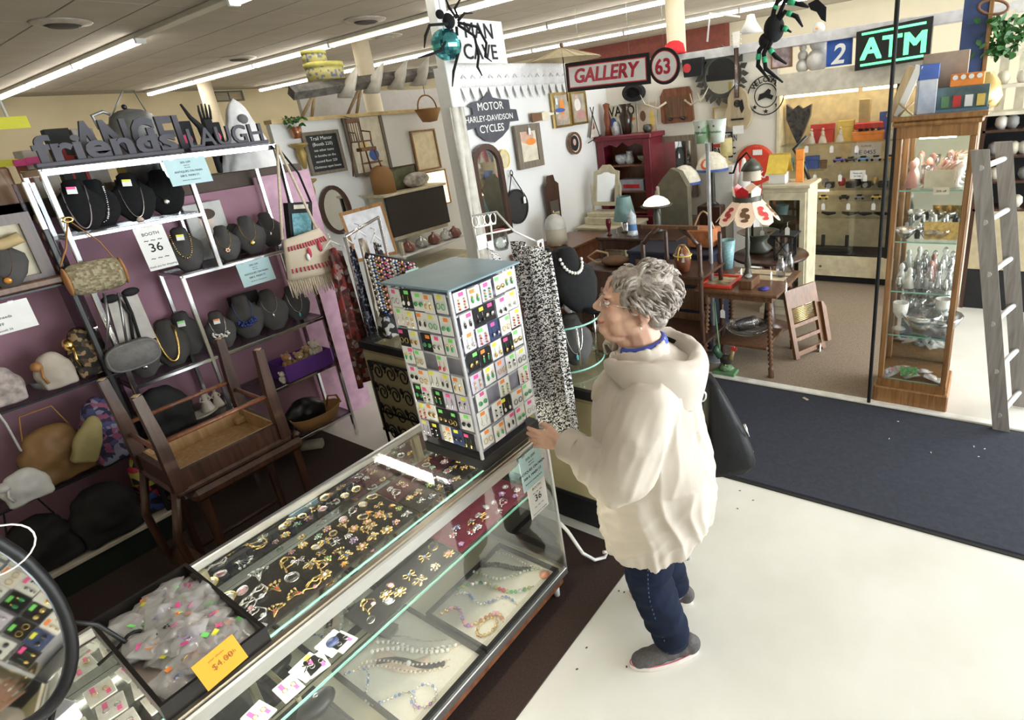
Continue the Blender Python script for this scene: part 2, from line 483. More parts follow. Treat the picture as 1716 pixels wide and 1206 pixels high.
# steel columns
COLM = mat('cream_column', (0.78, 0.68, 0.50), 0.6, var=0.03)
for k, (x, y, lb) in enumerate(((6.5, 14.4, 'cream round column near the vent grille, farthest back'), (6.5, 8.75, 'cream round column rising behind the yellow hat boxes'), (6.95, 3.33, 'cream column behind the red cap above the antler wall'))):
 c = thing('column', lb, 'column', (x, y, 0), group='cream steel columns')
 r = .14 if k < 2 else .115
 MB().cyl((x, y, 0.02), (x, y, CEIL-.02), r, n=20).build('shaft', COLM, c)
 MB().box((x-r*1.3, y-r*1.3, 0), (x+r*1.3, y+r*1.3, .02)).build('base_plate', COLM, c)
 MB().box((x-r*1.3, y-r*1.3, CEIL-.03), (x+r*1.3, y+r*1.3, CEIL-.015)).build('cap_plate', COLM, c)
# fluorescent strips
TUBE = emis('fluorescent_tube', (1.0, 0.97, 0.90), TUBE_POWER)
TUBED = emis('fluorescent_tube_weak', (1.0, 0.92, 0.78), 1.1)
HOUS = mat('light_housing', (0.55, 0.53, 0.47), 0.5, var=0.04)
L8 = 2.44
def fixture_meshes(t):
 h = MB().box((-.06, 0.005, -.055), (.06, L8-.005, .0), .006).mesh('housing', HOUS)
 tb = MB().cyl((0, .03, -.085), (0, L8-.03, -.085), .019, n=8).mesh('tube', t)
 so = MB().box((-.055, 0.006, -.112), (.055, .028, -.05), .004).mesh('lamp_holder', WHITE)
 return h, tb, so
FM = {0: fixture_meshes(TUBE), 1: fixture_meshes(TUBED)}
ORD = ['nearest the back wall', 'second from the back wall', 'third from the back wall', 'fourth from the back wall', 'fifth from the back wall', 'sixth from the back wall', 'seventh from the back wall', 'eighth from the back wall']
rows = [(-1.75, 'over the shop front'), (0.85, 'nearest row'), (3.47, 'row over the jewellery shelves'), (6.12, 'row above the yellow hat boxes'), (8.7, 'row behind the spider sign'), (11.25, 'farthest row')]
for ri, (x, where) in enumerate(rows):
 for k in range(8):
  y = 16.3-L8*(k+1)
  if y < -4: continue
  mode = 0
  if ri == 2 and k == 3: mode = 2          # one strip with its tubes out
  if ri == 3 and k == 3: mode = 1          # a weak one
  if ri == 0 or (ri == 1 and k < 6) or (ri == 2 and k > 4): mode = 2                        # the rows nearest the camera are switched off
  o = thing('ceiling_light', {0: 'lit fluorescent strip light, %s, %s' % (where, ORD[k]), 1: 'dimly glowing fluorescent strip light above the hanging beam', 2: 'unlit bare strip light housing at the top left' if ri == 2 and k == 3 else 'switched-off strip light, %s, %s' % (where, ORD[k])}[mode], 'light', (x, y, CEIL-.015), world=False, group='fluorescent strips, '+where if mode == 0 or k > 3 or ri < 2 else None)
  h, tb, so = FM[mode % 2]
  for nm, me, lc in (('housing', h, (0, 0, 0)), ('lamp_holder', so, (0, 0, 0)), ('lamp_holder', so, (0, L8-.034, 0))) + ((('tube', tb, (-.033, 0, 0)), ('tube', tb, (.033, 0, 0))) if mode != 2 else ()):
   c = bpy.data.objects.new(nm, me); col.objects.link(c); c.parent = o; c.location = lc
DIFM = mat('diffuser_metal', (0.42, 0.38, 0.33), 0.45, 0.3); DIFD = mat('diffuser_dark', (0.06, 0.05, 0.045), 0.8)
for (px, py, lb, dk) in ((103, 38, 'round ceiling air diffuser in the top left corner', 1), (612, 33, 'dark round ceiling diffuser above the weak strip light', 1), (645, 60, 'pale round ceiling diffuser by the column', 0), (400, 97, 'dark round ceiling diffuser left of the cream column', 1)):
 p = at(px, py, 'z', CEIL-.02)
 d = thing('ceiling_diffuser', lb, 'diffuser', (p.x, p.y, CEIL-.03), group='ceiling diffusers')
 MB().lathe([(.02, -.05), (.13, -.045), (.15, -.03), (.12, -.015), (.02, -.012)], (p.x, p.y, CEIL-.02), 20).build('cone', DIFD if dk else DIFM, d)
 MB().lathe([(.16, -.03), (.26, -.012), (.28, 0.004), (.2, 0.004), (.16, -.012)], (p.x, p.y, CEIL-.02), 24, cap=False).build('outer_ring', DIFM, d)
# floor coverings
CARP = mat('dark_brown_carpet', (0.040, 0.022, 0.017), 0.95, var=0.25, scale=120, bump=0.3, bscale=300)
MB().box((RX0+.05, 1.30, 0.0), (1.975, 6.1, .008)).build('carpet_runner', CARP, label='dark brown carpet under the long jewellery counter', cat='carpet')
SPECK = mat('speckled_carpet', (0.20, 0.150, 0.105), 0.95, var=0.3, scale=160, bump=0.4, bscale=300, c2=(0.36, 0.285, 0.21))
MB().box((4.09, 0.36, 0.0), (6.9, 4.25, .008)).build('carpet', SPECK, label='speckled brown carpet of the furniture booth', cat='carpet')
NAVY = mat('navy_mat', (0.024, 0.027, 0.042), 0.9, var=0.15, scale=40, bump=0.25, bscale=260, c2=(0.032, 0.036, 0.055))
m_ = thing('floor_mat', 'long dark navy entrance mat lying across the white floor', 'mat', (3.4, 0, 0))
MB().box((2.80, -4.4, .001), (3.98, 2.6, .012), .004).build('pile', NAVY, m_)
MB().ring([(2.775, -4.42), (4.005, -4.42), (4.005, 2.62), (2.775, 2.62)], [(2.80, -4.4), (3.98, -4.4), (3.98, 2.6), (2.80, 2.6)], (0, 0, 0.0005), UX, UY, (0, 0, .006)).build('rubber_edge', BLACKM, m_)
MB().box((4.02, -4.0, 0.0), (4.085, 4.2, .012), .003).build('trim_2', mat('white_threshold', (0.82, 0.81, 0.76), 0.4), kind='structure')
LIT = mat('wood_splinter', (0.55, 0.40, 0.28), 0.8)
for (x, y, s) in ((1350, 668, .05), (1505, 706, .012), (1490, 735, .01), (1560, 758, .012), (1632, 748, .014), (1650, 752, .012), (1262, 756, .012), (1640, 765, .01), (1440, 560, .012)):
 p = at(x, y, 'z', .013)
 if y == 560: continue
 MB().cbox((p.x, p.y, .014), (s*.4, s, .003), .0008, (0, 0, .3+x)).build('litter_scrap', LIT if s > .02 else PAPER, label='pale splinter lying on the navy mat' if s > .02 else 'tiny paper scrap lying on the navy mat', cat='scrap', group=None if s > .02 else 'scraps on the mat')
for k, (x, y) in enumerate(((983, 1085), (967, 1121), (1046, 992), (1037, 990), (1050, 1117), (1240, 822), (1236, 852), (1262, 838))):
 p = at(x, y, 'z', .001); MB().cbox((p.x, p.y, .002), (.010, .006, .003), .001, (0, 0, x)).build('floor_crumb', DIFD, label='tiny dark crumb lying on the white floor', cat='crumb', group='crumbs on the white floor')
# booth walls
WW = mat('white_booth_wall', (0.82, 0.82, 0.81), 0.6, var=0.03, scale=1.5)
WB = mat('cream_booth_wall', (0.80, 0.765, 0.68), 0.6, var=0.03, scale=1.5)
MB().box((3.98, 4.30, 0), (6.80, 4.38, 2.70)).build('wall_partition', WW, kind='structure')
MB().box((6.80, 2.06, 0), (6.90, 4.38, 2.62)).build('wall_back', WB, kind='structure')
MB().box((3.30, 6.20, 0), (6.20, 6.28, 2.40)).build('wall_chalkboard', WW, kind='structure')
MB().box((3.30, 6.15, 2.40), (6.20, 6.30, 2.44)).build('trim_3', mat('yellow_pine', (0.62, 0.47, 0.22), 0.6), kind='structure')
MB().box((5.9, 9.9, 0), (9.2, 10.0, 2.95)).build('wall_grey', mat('grey_panel_wall', (0.42, 0.40, 0.38), 0.8, var=0.04), kind='structure')
# == long glass jewellery counter
CY0, CY1, CX0, CX1, CT = 1.47, 2.045, -1.3, 1.60, 0.935
DECK = mat('counter_deck', (0.62, 0.58, 0.42), 0.5, var=0.05)
GTOP = glass('counter_glass', (0.985, 0.997, 0.99), 0.02, 0.01, 0.35)
GSHELF = glass('shelf_glass', (0.985, 0.997, 0.99), 0.02, 0.01, 0.3)
ct = thing('display_counter', 'long aluminium-framed glass jewellery counter in the foreground', 'counter', (0.2, 1.75, 0))
MB().box((CX0, CY0+.02, .075), (CX1-.02, CY1-.02, .135), .004).build('base_board', RWOOD, ct)
MB().box((CX0, CY0+.005, .135), (CX1-.006, CY1-.005, .155)).build('deck', DECK, ct)
MB().box((CX0, CY0, .128), (CX1, CY0+.016, .166), .003).build('bottom_rail', ALU, ct)
MB().box((CX1-.016, CY0+.016, .128), (CX1, CY1, .166), .003).build('bottom_rail', ALU, ct)
for x, y in ((CX1-.05, CY0+.05), (CX1-.05, CY1-.06), (0, CY0+.05), (0, CY1-.06)):
 MB().cyl((x, y, 0.008), (x, y, .08), .014, .018, 10).build('foot', WHITE, ct)
MB().box((CX0, CY0+.002, .166), (CX1-.004, CY0+.008, .90)).build('front_pane', GTOP, ct)
MB().box((CX1-.009, CY0+.01, .166), (CX1-.003, CY1-.01, .90)).build('end_pane', GTOP, ct)
MB().box((CX0, CY0+.01, CT-.012), (CX1-.006, CY1-.012, CT-.004)).build('top_pane', GTOP, ct)
r = MB()
r.box((CX0, CY0-.022, CT-.05), (CX1+.002, CY0+.026, CT), .006)
r.build('front_rail', ALU, ct)
MB().box((CX0, CY0-.006, CT-.003), (CX1, CY0+.010, CT+.004), .002).build('rail_bead', mat('rail_warm', (0.70, 0.62, 0.48), 0.3, 1.0), ct)
MB().box((CX0, CY1-.02, CT-.03), (CX1, CY1+.004, CT+.002), .004).build('back_rail', ALU, ct)
MB().box((CX1-.022, CY0, CT-.04), (CX1+.004, CY1, CT+.002), .004).build('end_rail', ALU, ct)
for y in (CY0+.001, CY1-.016):
 MB().box((CX1-.012, y, .16), (CX1+.001, y+.014, CT-.03), .002).build('corner_post', ALU, ct)
MB().box((CX0, CY1-.012, .17), (CX1-.02, CY1-.008, CT-.04)).build('mirror_door', mat('counter_mirror', (0.80, 0.83, 0.80), 0.04, 1.0, var=0.01), ct)
MB().cyl((CX0+.05, CY0+.024, CT-.062), (CX1-.05, CY0+.024, CT-.062), .009, n=8).build('added_fill_tube', emis('curio_and_fill_light', (1.0, .93, .78), 45.0), ct)  # unseen tube added behind the rail to brighten the trays and jewellery
SU, SM = 0.78, 0.615
def gshelf(z, y0, y1, x0, x1):
 o = MB().box((x0, y0+.004, z-.007), (x1, y1, z)).build('glass_shelf', GSHELF, ct)
 MB().box((x0, y0, z-.008), (x1, y0+.004, z+.0005)).build('shelf_edge', GEDGE, o)
gshelf(SU, 1.69, 2.03, CX0+.02, CX1-.03)
gshelf(SM, 1.55, 2.03, CX0+.02, CX1-.03)
STD = mat('shelf_standard', (0.45, 0.41, 0.28), 0.35, 0.8)
for x in (0.42, 1.32, -.5):
 MB().box((x, 2.008, .17), (x+.022, 2.03, CT-.03), .002).build('shelf_standard', STD, ct)
 for z, y in ((SU, 1.72), (SM, 1.58)):
  MB().box((x+.004, y, z-.03), (x+.016, 2.01, z-.0085), .002).build('shelf_bracket', STD, ct)
MAROON = mat('maroon_velvet', (0.09, 0.010, 0.020), 0.95, var=0.2, scale=60)
BEIGEP = mat('beige_pad', (0.58, 0.53, 0.40), 0.9, var=0.06)
def pad(x0, x1, y0, y1, z, m, lb):
 MB().box((x0, y0, z+.001), (x1, y1, z+.010), .004).build('display_pad', m, label=lb, cat='pad')
pad(.40, 1.06, 1.715, 2.0, SU, VELVET, 'black velvet pad covered in gold brooches, upper glass shelf')
pad(1.065, 1.53, 1.86, 2.0, SU, MAROON, 'maroon velvet pad at the back of the upper glass shelf')
pad(1.065, 1.53, 1.715, 1.855, SU, VELVET, 'black velvet pad on the upper shelf under the earring tower')
pad(.68, 1.10, 1.562, 1.72, SM, VELVET, 'black velvet pad on the lower glass shelf')
pad(1.105, 1.54, 1.562, 1.80, SM, MAROON, 'maroon velvet pad on the lower glass shelf')
# small jewellery prototypes (unit about 4 cm)
def jewel_meshes():
 P = {}
 stones = {'r': mat('red_stone', (0.55, 0.02, 0.05), 0.1, coat=1), 'g': mat('green_stone', (0.05, 0.35, 0.12), 0.1, coat=1), 'b': mat('blue_stone', (0.08, 0.20, 0.55), 0.1, coat=1),
   'p': mat('pink_stone', (0.80, 0.35, 0.42), 0.15, coat=1), 'c': mat('crystal_stone', (0.85, 0.87, 0.90), 0.05, 0.6), 'o': mat('orange_enamel', (0.85, 0.25, 0.03), 0.2, coat=1), 'v': mat('violet_stone', (0.35, 0.15, 0.50), 0.1, coat=1), 'k': mat('jet_stone', (0.01, 0.01, 0.012), 0.1, coat=1)}
 def flower(metal, st, n=7):
  m = MB()
  for k in range(n):
   a = 2*PI*k/n
   m.ball((.011*math.cos(a), .011*math.sin(a), .003), (.0085, .0055, .003), 6, 4, rot=(0, 0, a))
  m.k = 1; m.ball((0, 0, .005), .0055, 8, 5)
  return m.mesh('flower', [metal, stones[st]])
 def butterfly(metal, st):
  m = MB()
  for s in (-1, 1):
   m.ball((s*.012, .007, .004), (.012, .008, .002), 8, 4, rot=(0, s*.3, s*.6))
   m.ball((s*.009, -.008, .004), (.009, .006, .002), 8, 4, rot=(0, s*.3, -s*.7))
   m.tube([(0, .008, .005), (s*.004, .016, .006), (s*.007, .02, .006)], .0007, 4)
  m.k = 1; m.ball((0, 0, .005), (.0022, .012, .0028), 6, 5)
  for s in (-1, 1): m.ball((s*.013, .008, .0062), .0028, 6, 4)
  return m.mesh('butterfly', [metal, stones[st]])
 def cameo(metal, st):
  m = MB(); m.lathe([(.0, 0), (.014, 0), (.0155, .002), (.0145, .004), (.011, .0035)], n=16, sy=1.25)
  m.k = 1; m.lathe([(.0115, .003), (.008, .006), (0, .0072)], n=14, sy=1.25)
  return m.mesh('cameo', [metal, stones[st]])
 def cluster(metal, st, n=13):
  m = MB(); rn = random.Random(n)
  for k in range(n):
   a = k*2.4; r_ = .0038*math.sqrt(k); m.k = k % 2
   m.ball((r_*math.cos(a), r_*math.sin(a), .003+.004*(1-k/n)), .0036, 6, 4)
  return m.mesh('cluster', [metal, stones[st]])
 def spray(metal, st):
  m = MB()
  for k in range(5):
   a = -1.0+k*.5
   m.tube([(0, -.018, .002), (.006*math.sin(a), 0, .005), (.02*math.sin(a), .016*math.cos(a)+.004, .003)], [.0008, .0012, .0005], 5)
   m.ball((.02*math.sin(a), .016*math.cos(a)+.004, .004), (.0055, .0035, .002), 6, 4, rot=(0, 0, a))
  m.k = 1; m.ball((0, -.004, .006), .0035, 6, 4)
  return m.mesh('spray', [metal, stones[st]])
 def bow(metal, st):
  m = MB()
  for s in (-1, 1):
   m.tube([(0, 0, .004), (s*.012, .009, .006), (s*.019, 0, .005), (s*.012, -.007, .005), (0, 0, .004)], .0022, 6)
   m.tube([(0, 0, .004), (s*.006, -.012, .004), (s*.012, -.019, .003)], [.002, .0025, .001], 6)
  m.k = 1; m.ball((0, 0, .006), .004, 8, 5)
  return m.mesh('bow', [metal, stones[st]])
 def chain(metal, st):
  m = MB(); pts = []
  for k in range(22):
   a = k/21*2*PI*1.6
   pts.append((.026*math.sin(a)*(1-.2*k/21), .018*math.cos(a*.8)+.008*math.sin(k), .003+.002*(k % 3)))
  m.tube(pts, .0021, 5); m.k = 1; m.ball((.01, -.012, .005), (.006, .007, .003), 8, 5)
  return m.mesh('chain', [metal, stones[st]])
 def star(metal, st):
  m = MB()
  for k in range(8):
   a = 2*PI*k/8
   m.tube([(0, 0, .003), (.017*math.cos(a), .017*math.sin(a), .002)], [.0035, .0006], 5)
  m.k = 1; m.ball((0, 0, .004), .0065, 8, 5)
  return m.mesh('star', [metal, stones[st]])
 def pair(metal, st):
  m = MB()
  for s in (-1, 1):
   m.tube([(s*.008+.005*math.cos(a), .006*math.sin(a), .003) for a in [2*PI*k/10 for k in range(10)]], .0013, 5, closed=True)
   m.k = 1; m.ball((s*.008, -.008, .003), .003, 6, 4); m.k = 0
  return m.mesh('pair', [metal, stones[st]])
 for mt, mn in ((GOLD, 'gold'), (SILVER, 'silver')):
  for kind, fn, sts in (('flower', flower, 'rcp'), ('butterfly', butterfly, 'obc'), ('cameo', cameo, 'pck'), ('cluster', cluster, 'cgv'), ('spray', spray, 'rc'), ('bow', bow, 'cb'), ('chain', chain, 'cp'), ('star', star, 'co'), ('pair', pair, 'kv')):
   for st in sts: P[mn, kind, st] = fn(mt, st)
 return P
JM = jewel_meshes()
SNAME = dict(r='red', g='green', b='blue', p='pink', c='crystal', o='orange', v='violet', k='jet black')
KNAME = dict(flower='flower brooch', butterfly='butterfly brooch', cameo='oval cameo brooch', cluster='round cluster brooch', spray='leaf spray brooch', bow='bow brooch', chain='coiled chain necklace', star='starburst brooch', pair='pair of hoop earrings')
def jewel(key, p, rz, s, place):
 me = JM[key]
 o = bpy.data.objects.new(KNAME[key[1]].replace('pair of ', '').replace(' ', '_'), me); col.objects.link(o)
 o.location = p; o.rotation_euler = (0, 0, rz); o.scale = (s, s, s)
 tag(o, '%s %s with %s centre %s' % (key[0], KNAME[key[1]], SNAME[key[2]], place), 'necklace' if key[1] == 'chain' else 'earrings' if key[1] == 'pair' else 'brooch', 'jewellery '+place)
 return o
rj = random.Random(5)
gk = [k for k in JM if k[0] == 'gold' and k[1] != 'pair']; sk = [k for k in JM if k[0] == 'silver' and k[1] != 'pair']
def scatter(x0, x1, y0, y1, z, nx, ny, place, smin, smax, gold=.75, keys=None, jit=.35, rot=None):
 for i in range(nx):
  for j in range(ny):
   x = x0+(x1-x0)*(i+.5+rj.uniform(-jit, jit)*.8)/nx; y = y0+(y1-y0)*(j+.5+rj.uniform(-jit, jit)*.8)/ny
   k = rj.choice(keys or (gk if rj.random() < gold else sk))
   jewel(k, (x, y, z), rj.uniform(-.7, .7)+(rot or 0), rj.uniform(smin, smax), place)
scatter(.42, .66, 1.73, 1.99, SU+.0105, 4, 3, 'on the left of the black upper pad', 1.25, 1.7, .7, [k for k in JM if k[1] in ('chain', 'cameo', 'spray')])
scatter(.66, 1.05, 1.725, 1.995, SU+.0105, 8, 5, 'on the middle of the black upper pad', .9, 1.35, .72)
scatter(1.075, 1.52, 1.87, 1.99, SU+.0105, 9, 2, 'on the maroon upper pad', .85, 1.15, .4)
scatter(1.075, 1.52, 1.72, 1.85, SU+.0105, 9, 2, 'on the black pad under the tower', .9, 1.3, .6)
scatter(.70, 1.09, 1.57, 1.70, SM+.0105, 6, 2, 'on the black lower pad', .9, 1.5, .7)
scatter(1.12, 1.53, 1.57, 1.70, SM+.0105, 8, 2, 'on the maroon lower pad', .85, 1.2, .15)
scatter(.70, 1.5, 1.74, 1.98, SM+.0105, 9, 2, 'in the shade of the lower glass shelf', .9, 1.2, .5, jit=.2)
CARDM = mat('pearly_card', (0.78, 0.78, 0.72), 0.35, var=0.08, scale=90)
def shelfcards(x0, x1, y0, y1, z, nx, ny, place):
 for i in range(nx):
  for j in range(ny):
   x = x0+(x1-x0)*(i+.5)/nx; y = y0+(y1-y0)*(j+.5)/ny; a = rj.uniform(-.2, .2)
   t = thing('jewellery_card', 'white jewellery card with neon price stickers %s' % place, 'card', (x, y, z), a, group='white cards '+place, world=False)
   MB().box((-.032, -.042, 0), (.032, .042, .006), .002).build('card', CARDM, t)
   MB().cbox((-.012, .02, .0068), (.012, .026, .001)).build('price_sticker', NEON[rj.choice(['pink', 'pink', 'orange'])], t)
   MB().cbox((.016, -.02, .0068), (.01, .02, .001)).build('price_sticker', NEON['pink'], t)
   m = MB()
   for s in (-.012, .014): m.tube([(s+.007*math.cos(q), -.004+.009*math.sin(q), .009) for q in [2*PI*k/8 for k in range(8)]], .0014, 4, closed=True)
   m.build('earrings', rj.choice([GOLD, SILVER]), t)
shelfcards(-.28, .38, 1.72, 2.0, SU+.001, 8, 3, 'left on the upper shelf')
shelfcards(.10, .66, 1.565, 1.69, SM+.001, 6, 1, 'left on the lower shelf')
# felt-lined trays of necklaces on the deck
FELT = mat('white_felt', (0.80, 0.78, 0.68), 0.95, var=0.04, scale=80)
def tray(x0, x1, y0, y1, z, lb, h=.035, m=FELT, wall=BLACKM):
 t = thing('jewellery_tray', lb, 'tray', ((x0+x1)/2, (y0+y1)/2, z))
 MB().box((x0+.006, y0+.006, z), (x1-.006, y1-.006, z+.012)).build('lining', m, t)
 MB().ring([(x0, y0), (x1, y0), (x1, y1), (x0, y1)], [(x0+.011, y0+.011), (x1-.011, y0+.011), (x1-.011, y1-.011), (x0+.011, y1-.011)], (0, 0, z), UX, UY, (0, 0, h)).build('rim', wall, t)
tray(.675, 1.05, 1.482, 1.985, .156, 'white felt tray of pearl and black ribbon necklaces, lower left in the counter')
tray(1.06, 1.55, 1.482, 1.86, .156, 'white felt tray of coloured bead necklaces by the counter end')
tray(.16, .60, 1.482, 1.99, .156, 'dark felt tray at the near end of the counter deck', m=VELVET)
def beads(name, lb, pts, r, mats, cat='necklace', clasp=None, closed=False):
 t = thing(name, lb, cat, tuple(pts[0]))
 ms = mats if isinstance(mats, list) else [mats]
 m = MB(); r = r*1.45
 P = [V(p) for p in pts]
 for a, b in zip(P[:-1], P[1:]):
  n = max(1, int((b-a).length/(r*2.0)))
  for k in range(n):
   m.k = rj.randrange(len(ms)); m.ball(a.lerp(b, k/n), r*rj.uniform(.85, 1.1), 6, 4)
 m.build('beads', ms, t)
 MB().tube(P, r*.25, 4).build('string', GOLD, t)
 return t
def loop(cx, cy, z, rx, ry, n=18, a0=0.3, a1=5.9, rot=0.0, wob=0.0):
 out = []
 for k in range(n+1):
  a = a0+(a1-a0)*k/n
  x, y = rx*math.cos(a), ry*math.sin(a)+wob*math.sin(3*a)
  out.append((cx+x*math.cos(rot)-y*math.sin(rot), cy+x*math.sin(rot)+y*math.cos(rot), z))
 return out
def wavy(x0, y0, x1, y1, z, amp=.02, n=16, ph=0, w=2.0):
 d = V((x1-x0, y1-y0, 0)); q = V((-d.y, d.x, 0)).normalized()
 return [V((x0, y0, z))+d*(k/n)+q*amp*math.sin(ph+w*PI*k/n) for k in range(n+1)]
zt = .172
st = [MATS[n] for n in ('blue_stone', 'crystal_stone', 'violet_stone')]
beads('bead_necklace', 'grey-blue crystal bead necklace looped at the front of the near felt tray', wavy(.70, 1.93, .74, 1.55, zt+.006, .05, 20, 0, 3), .0045, st+[SILVER])
beads('bead_necklace', 'iridescent crystal bracelet ring on the near felt tray', loop(.80, 1.57, zt+.005, .045, .05, 14, 0, 6.28), .005, st)
beads('bead_necklace', 'blush pearl strand folded on the near felt tray', wavy(.74, 1.90, .93, 1.57, zt+.006, .015, 20, .5, 2), .0045, [mat('blush_pearl', (0.80, 0.66, 0.54), 0.3)])
beads('bead_necklace', 'second blush pearl strand beside the black ribbon', wavy(.76, 1.91, .955, 1.59, zt+.006, .013, 20, .5, 2), .0045, [mat('blush_pearl', (0.80, 0.66, 0.54), 0.3)])
beads('bead_necklace', 'white baroque pearl necklace above the black ribbon', wavy(.82, 1.92, 1.0, 1.62, zt+.007, .012, 16, 0, 2), .0075, [PEARL])
beads('bead_necklace', 'second white baroque pearl necklace above the black ribbon', wavy(.85, 1.93, 1.02, 1.60, zt+.007, .016, 16, 1, 2), .0065, [PEARL, MATS['crystal_stone']])
beads('bead_necklace', 'fine silver chain necklace with round pendant, near felt tray back', wavy(.88, 1.95, 1.02, 1.68, zt+.004, .01, 18, 0, 2), .0026, [SILVER])
rb = thing('ribbon_choker', 'black ribbon choker with a pearl across the near felt tray', 'necklace', (.86, 1.72, zt))
pts = wavy(.80, 1.86, .935, 1.60, zt+.006, .012, 12, 0, 2)
MB().tube(pts, .014, 6, flat=.18, up=(0, 0, 1)).build('ribbon', VELVET, rb); MB().ball((.86, 1.73, zt+.012), .011, 10, 6).build('pendant', PEARL, rb)
rb2 = MB().tube(wavy(.80, 1.88, .90, 1.66, zt+.003, .02, 10, 1, 2), .03, 6, flat=.08, up=(0, 0, 1)).build('ribbon_scarf', mat('blush_ribbon', (0.75, 0.58, 0.46), 0.7), label='pale blush ribbon lying under the black choker', cat='ribbon')
am = [mat('amber_bead', (0.45, 0.16, 0.05), 0.15, coat=1), MATS['violet_stone'], GOLD, MATS['pink_stone']]
gr = [MATS['green_stone'], mat('olive_bead', (0.35, 0.40, 0.08), 0.15, coat=1), MATS['red_stone'], MATS['crystal_stone']]
beads('bead_necklace', 'amber and brass bead necklace at the front of the far felt tray', wavy(1.10, 1.80, 1.20, 1.52, zt+.007, .04, 20, 0, 3), .0065, am)
beads('bead_necklace', 'brass charm bracelet coiled on the far felt tray', loop(1.15, 1.57, zt+.006, .05, .035, 14, 0, 6.0), .006, [BRASS, GOLD])
beads('bead_necklace', 'clear blue bead necklace in the middle of the far felt tray', wavy(1.20, 1.82, 1.31, 1.53, zt+.006, .025, 18, .5, 3), .0055, [MATS['crystal_stone'], MATS['blue_stone'], SILVER])
beads('bead_necklace', 'green and red bead necklace near the coral pendant', wavy(1.24, 1.84, 1.42, 1.53, zt+.006, .03, 18, 0, 2), .007, gr)
beads('bead_necklace', 'pale green bead necklace curled at the tray corner', wavy(1.33, 1.84, 1.49, 1.56, zt+.006, .025, 18, 2, 2), .0055, [mat('pale_green_bead', (0.55, 0.65, 0.45), 0.2, coat=1), PEARL])
beads('bead_necklace', 'dark twisted metal necklace at the back of the far felt tray', wavy(1.40, 1.84, 1.50, 1.60, zt+.008, .008, 16, 0, 2), .009, [mat('gunmetal', (0.08, 0.08, 0.085), 0.3, 0.9)])
beads('bead_necklace', 'thin pearl strand along the end of the far felt tray', wavy(1.50, 1.84, 1.525, 1.55, zt+.005, .01, 16, 0, 2), .004, [PEARL])
MB().lathe([(0, 0), (.024, 0), (.024, .005), (.0, .009)], (1.50, 1.53, zt+.002), 16).build('coral_pendant', mat('coral', (0.85, 0.36, 0.22), 0.4), label='round coral disc pendant in the corner of the far felt tray', cat='pendant')
def smallbox(p, s, m, lb, name='gift_box', cat='box', lidm=None, rz=0.2):
 t = thing(name, lb, cat, p, rz, world=False)
 MB().box((-s[0]/2, -s[1]/2, 0), (s[0]/2, s[1]/2, s[2]*.7), .004).build('body', m, t)
 MB().box((-s[0]/2-.003, -s[1]/2-.003, s[2]*.7), (s[0]/2+.003, s[1]/2+.003, s[2]), .004).build('lid', lidm or m, t)
 return t
p = at(655, 1050, 'z', .20); smallbox((p.x-.02, p.y, .187), (.06, .08, .03), BLACK, 'small black ring box with yellow tag on the felt tray edge')
for (px, py, z, kind) in ((557, 1075, SM, 'navy round pendant on a white card, lower shelf'), (515, 1115, SM, 'silver cross necklace on a white card, lower shelf')):
 p = at(px, py, 'z', z+.01)
 t = thing('pendant_card', kind, 'card', (p.x, p.y, z+.001), .1, world=False)
 MB().box((-.04, -.045, 0), (.04, .045, .006), .002).build('card', PAPER, t)
 if 'navy' in kind: MB().lathe([(0, .006), (.02, .006), (.02, .011), (0, .013)], n=16).build('pendant', mat('navy_enamel', (0.03, 0.05, 0.16), 0.3), t)
 else:
  m = MB(); m.cbox((0, 0, .008), (.05, .006, .004), .001, (0, 0, .6)); m.cbox((0, 0, .008), (.035, .006, .004), .001, (0, 0, 2.2)); m.build('cross', SILVER, t)
  MB().cbox((.02, .03, .007), (.02, .016, .001)).build('price_sticker', NEON['yellow'], t)
p = at(530, 1180, 'z', .22)
b = thing('trinket_egg', 'glossy black oval trinket box near the frame bottom', 'trinket box', (p.x, p.y, .188))
MB().ball((p.x, p.y, .22), (.075, .05, .034), 16, 10).build('body', BLACK, b); MB().ball((p.x+.01, p.y+.005, .253), (.012, .01, .005), 8, 5).build('clasp', SILVER, b)
# signs taped to the counter front
CARDB = mat('pale_blue_card', (0.50, 0.70, 0.74), 0.75, var=0.03)
def price_card(name, o, u, v, w_, h_, m, lines, lb, tape=True, th=.0015, ink=INK):
 o, u, v = V(o), V(u).normalized(), V(v).normalized(); n = u.cross(v)
 t = thing(name, lb, 'sign', tuple(o))
 MB().prism(rect(w_, h_), o, u, v, n*th).build('card', m, t)
 b = MB()
 for s, x, y, sz, al in lines:
  text(b, s, o+n*(th+.0006)+u*(x*w_)+v*(y*h_), u, v, sz*h_, align=al, res=2, offset=.012)
 b.build('lettering', ink, t)
 if tape:
  for x in (.2, .8): MB().prism(rect(.02, .012, x*w_-.01, h_-.008), o+n*(th+.0003), u, v, n*.0004).build('tape', glass('tape', (.95, .95, .95), .1, .3), t)
 return t
BLUEL = [('20% OFF', .5, .80, .10, 'CENTER'), ('items in', .5, .70, .065, 'CENTER'), ('this area', .5, .62, .06, 'CENTER'), ('ANTIQUES ON MAIN', .5, .46, .105, 'CENTER'), ('308 E. MAIN ST.', .5, .30, .105, 'CENTER'), ('thanks for shopping here', .5, .15, .065, 'CENTER')]
c0 = at(868, 768, 'y', CY0-.026); c1 = at(917, 745, 'y', CY0-.026); c2 = at(880, 825, 'y', CY0-.026)
price_card('counter_sign', (c0.x, CY0-.026, c2.z), (1, 0, 0), (0, 0, 1), .135, .165, CARDB, BLUEL, 'pale blue printed notice taped to the counter front rail')
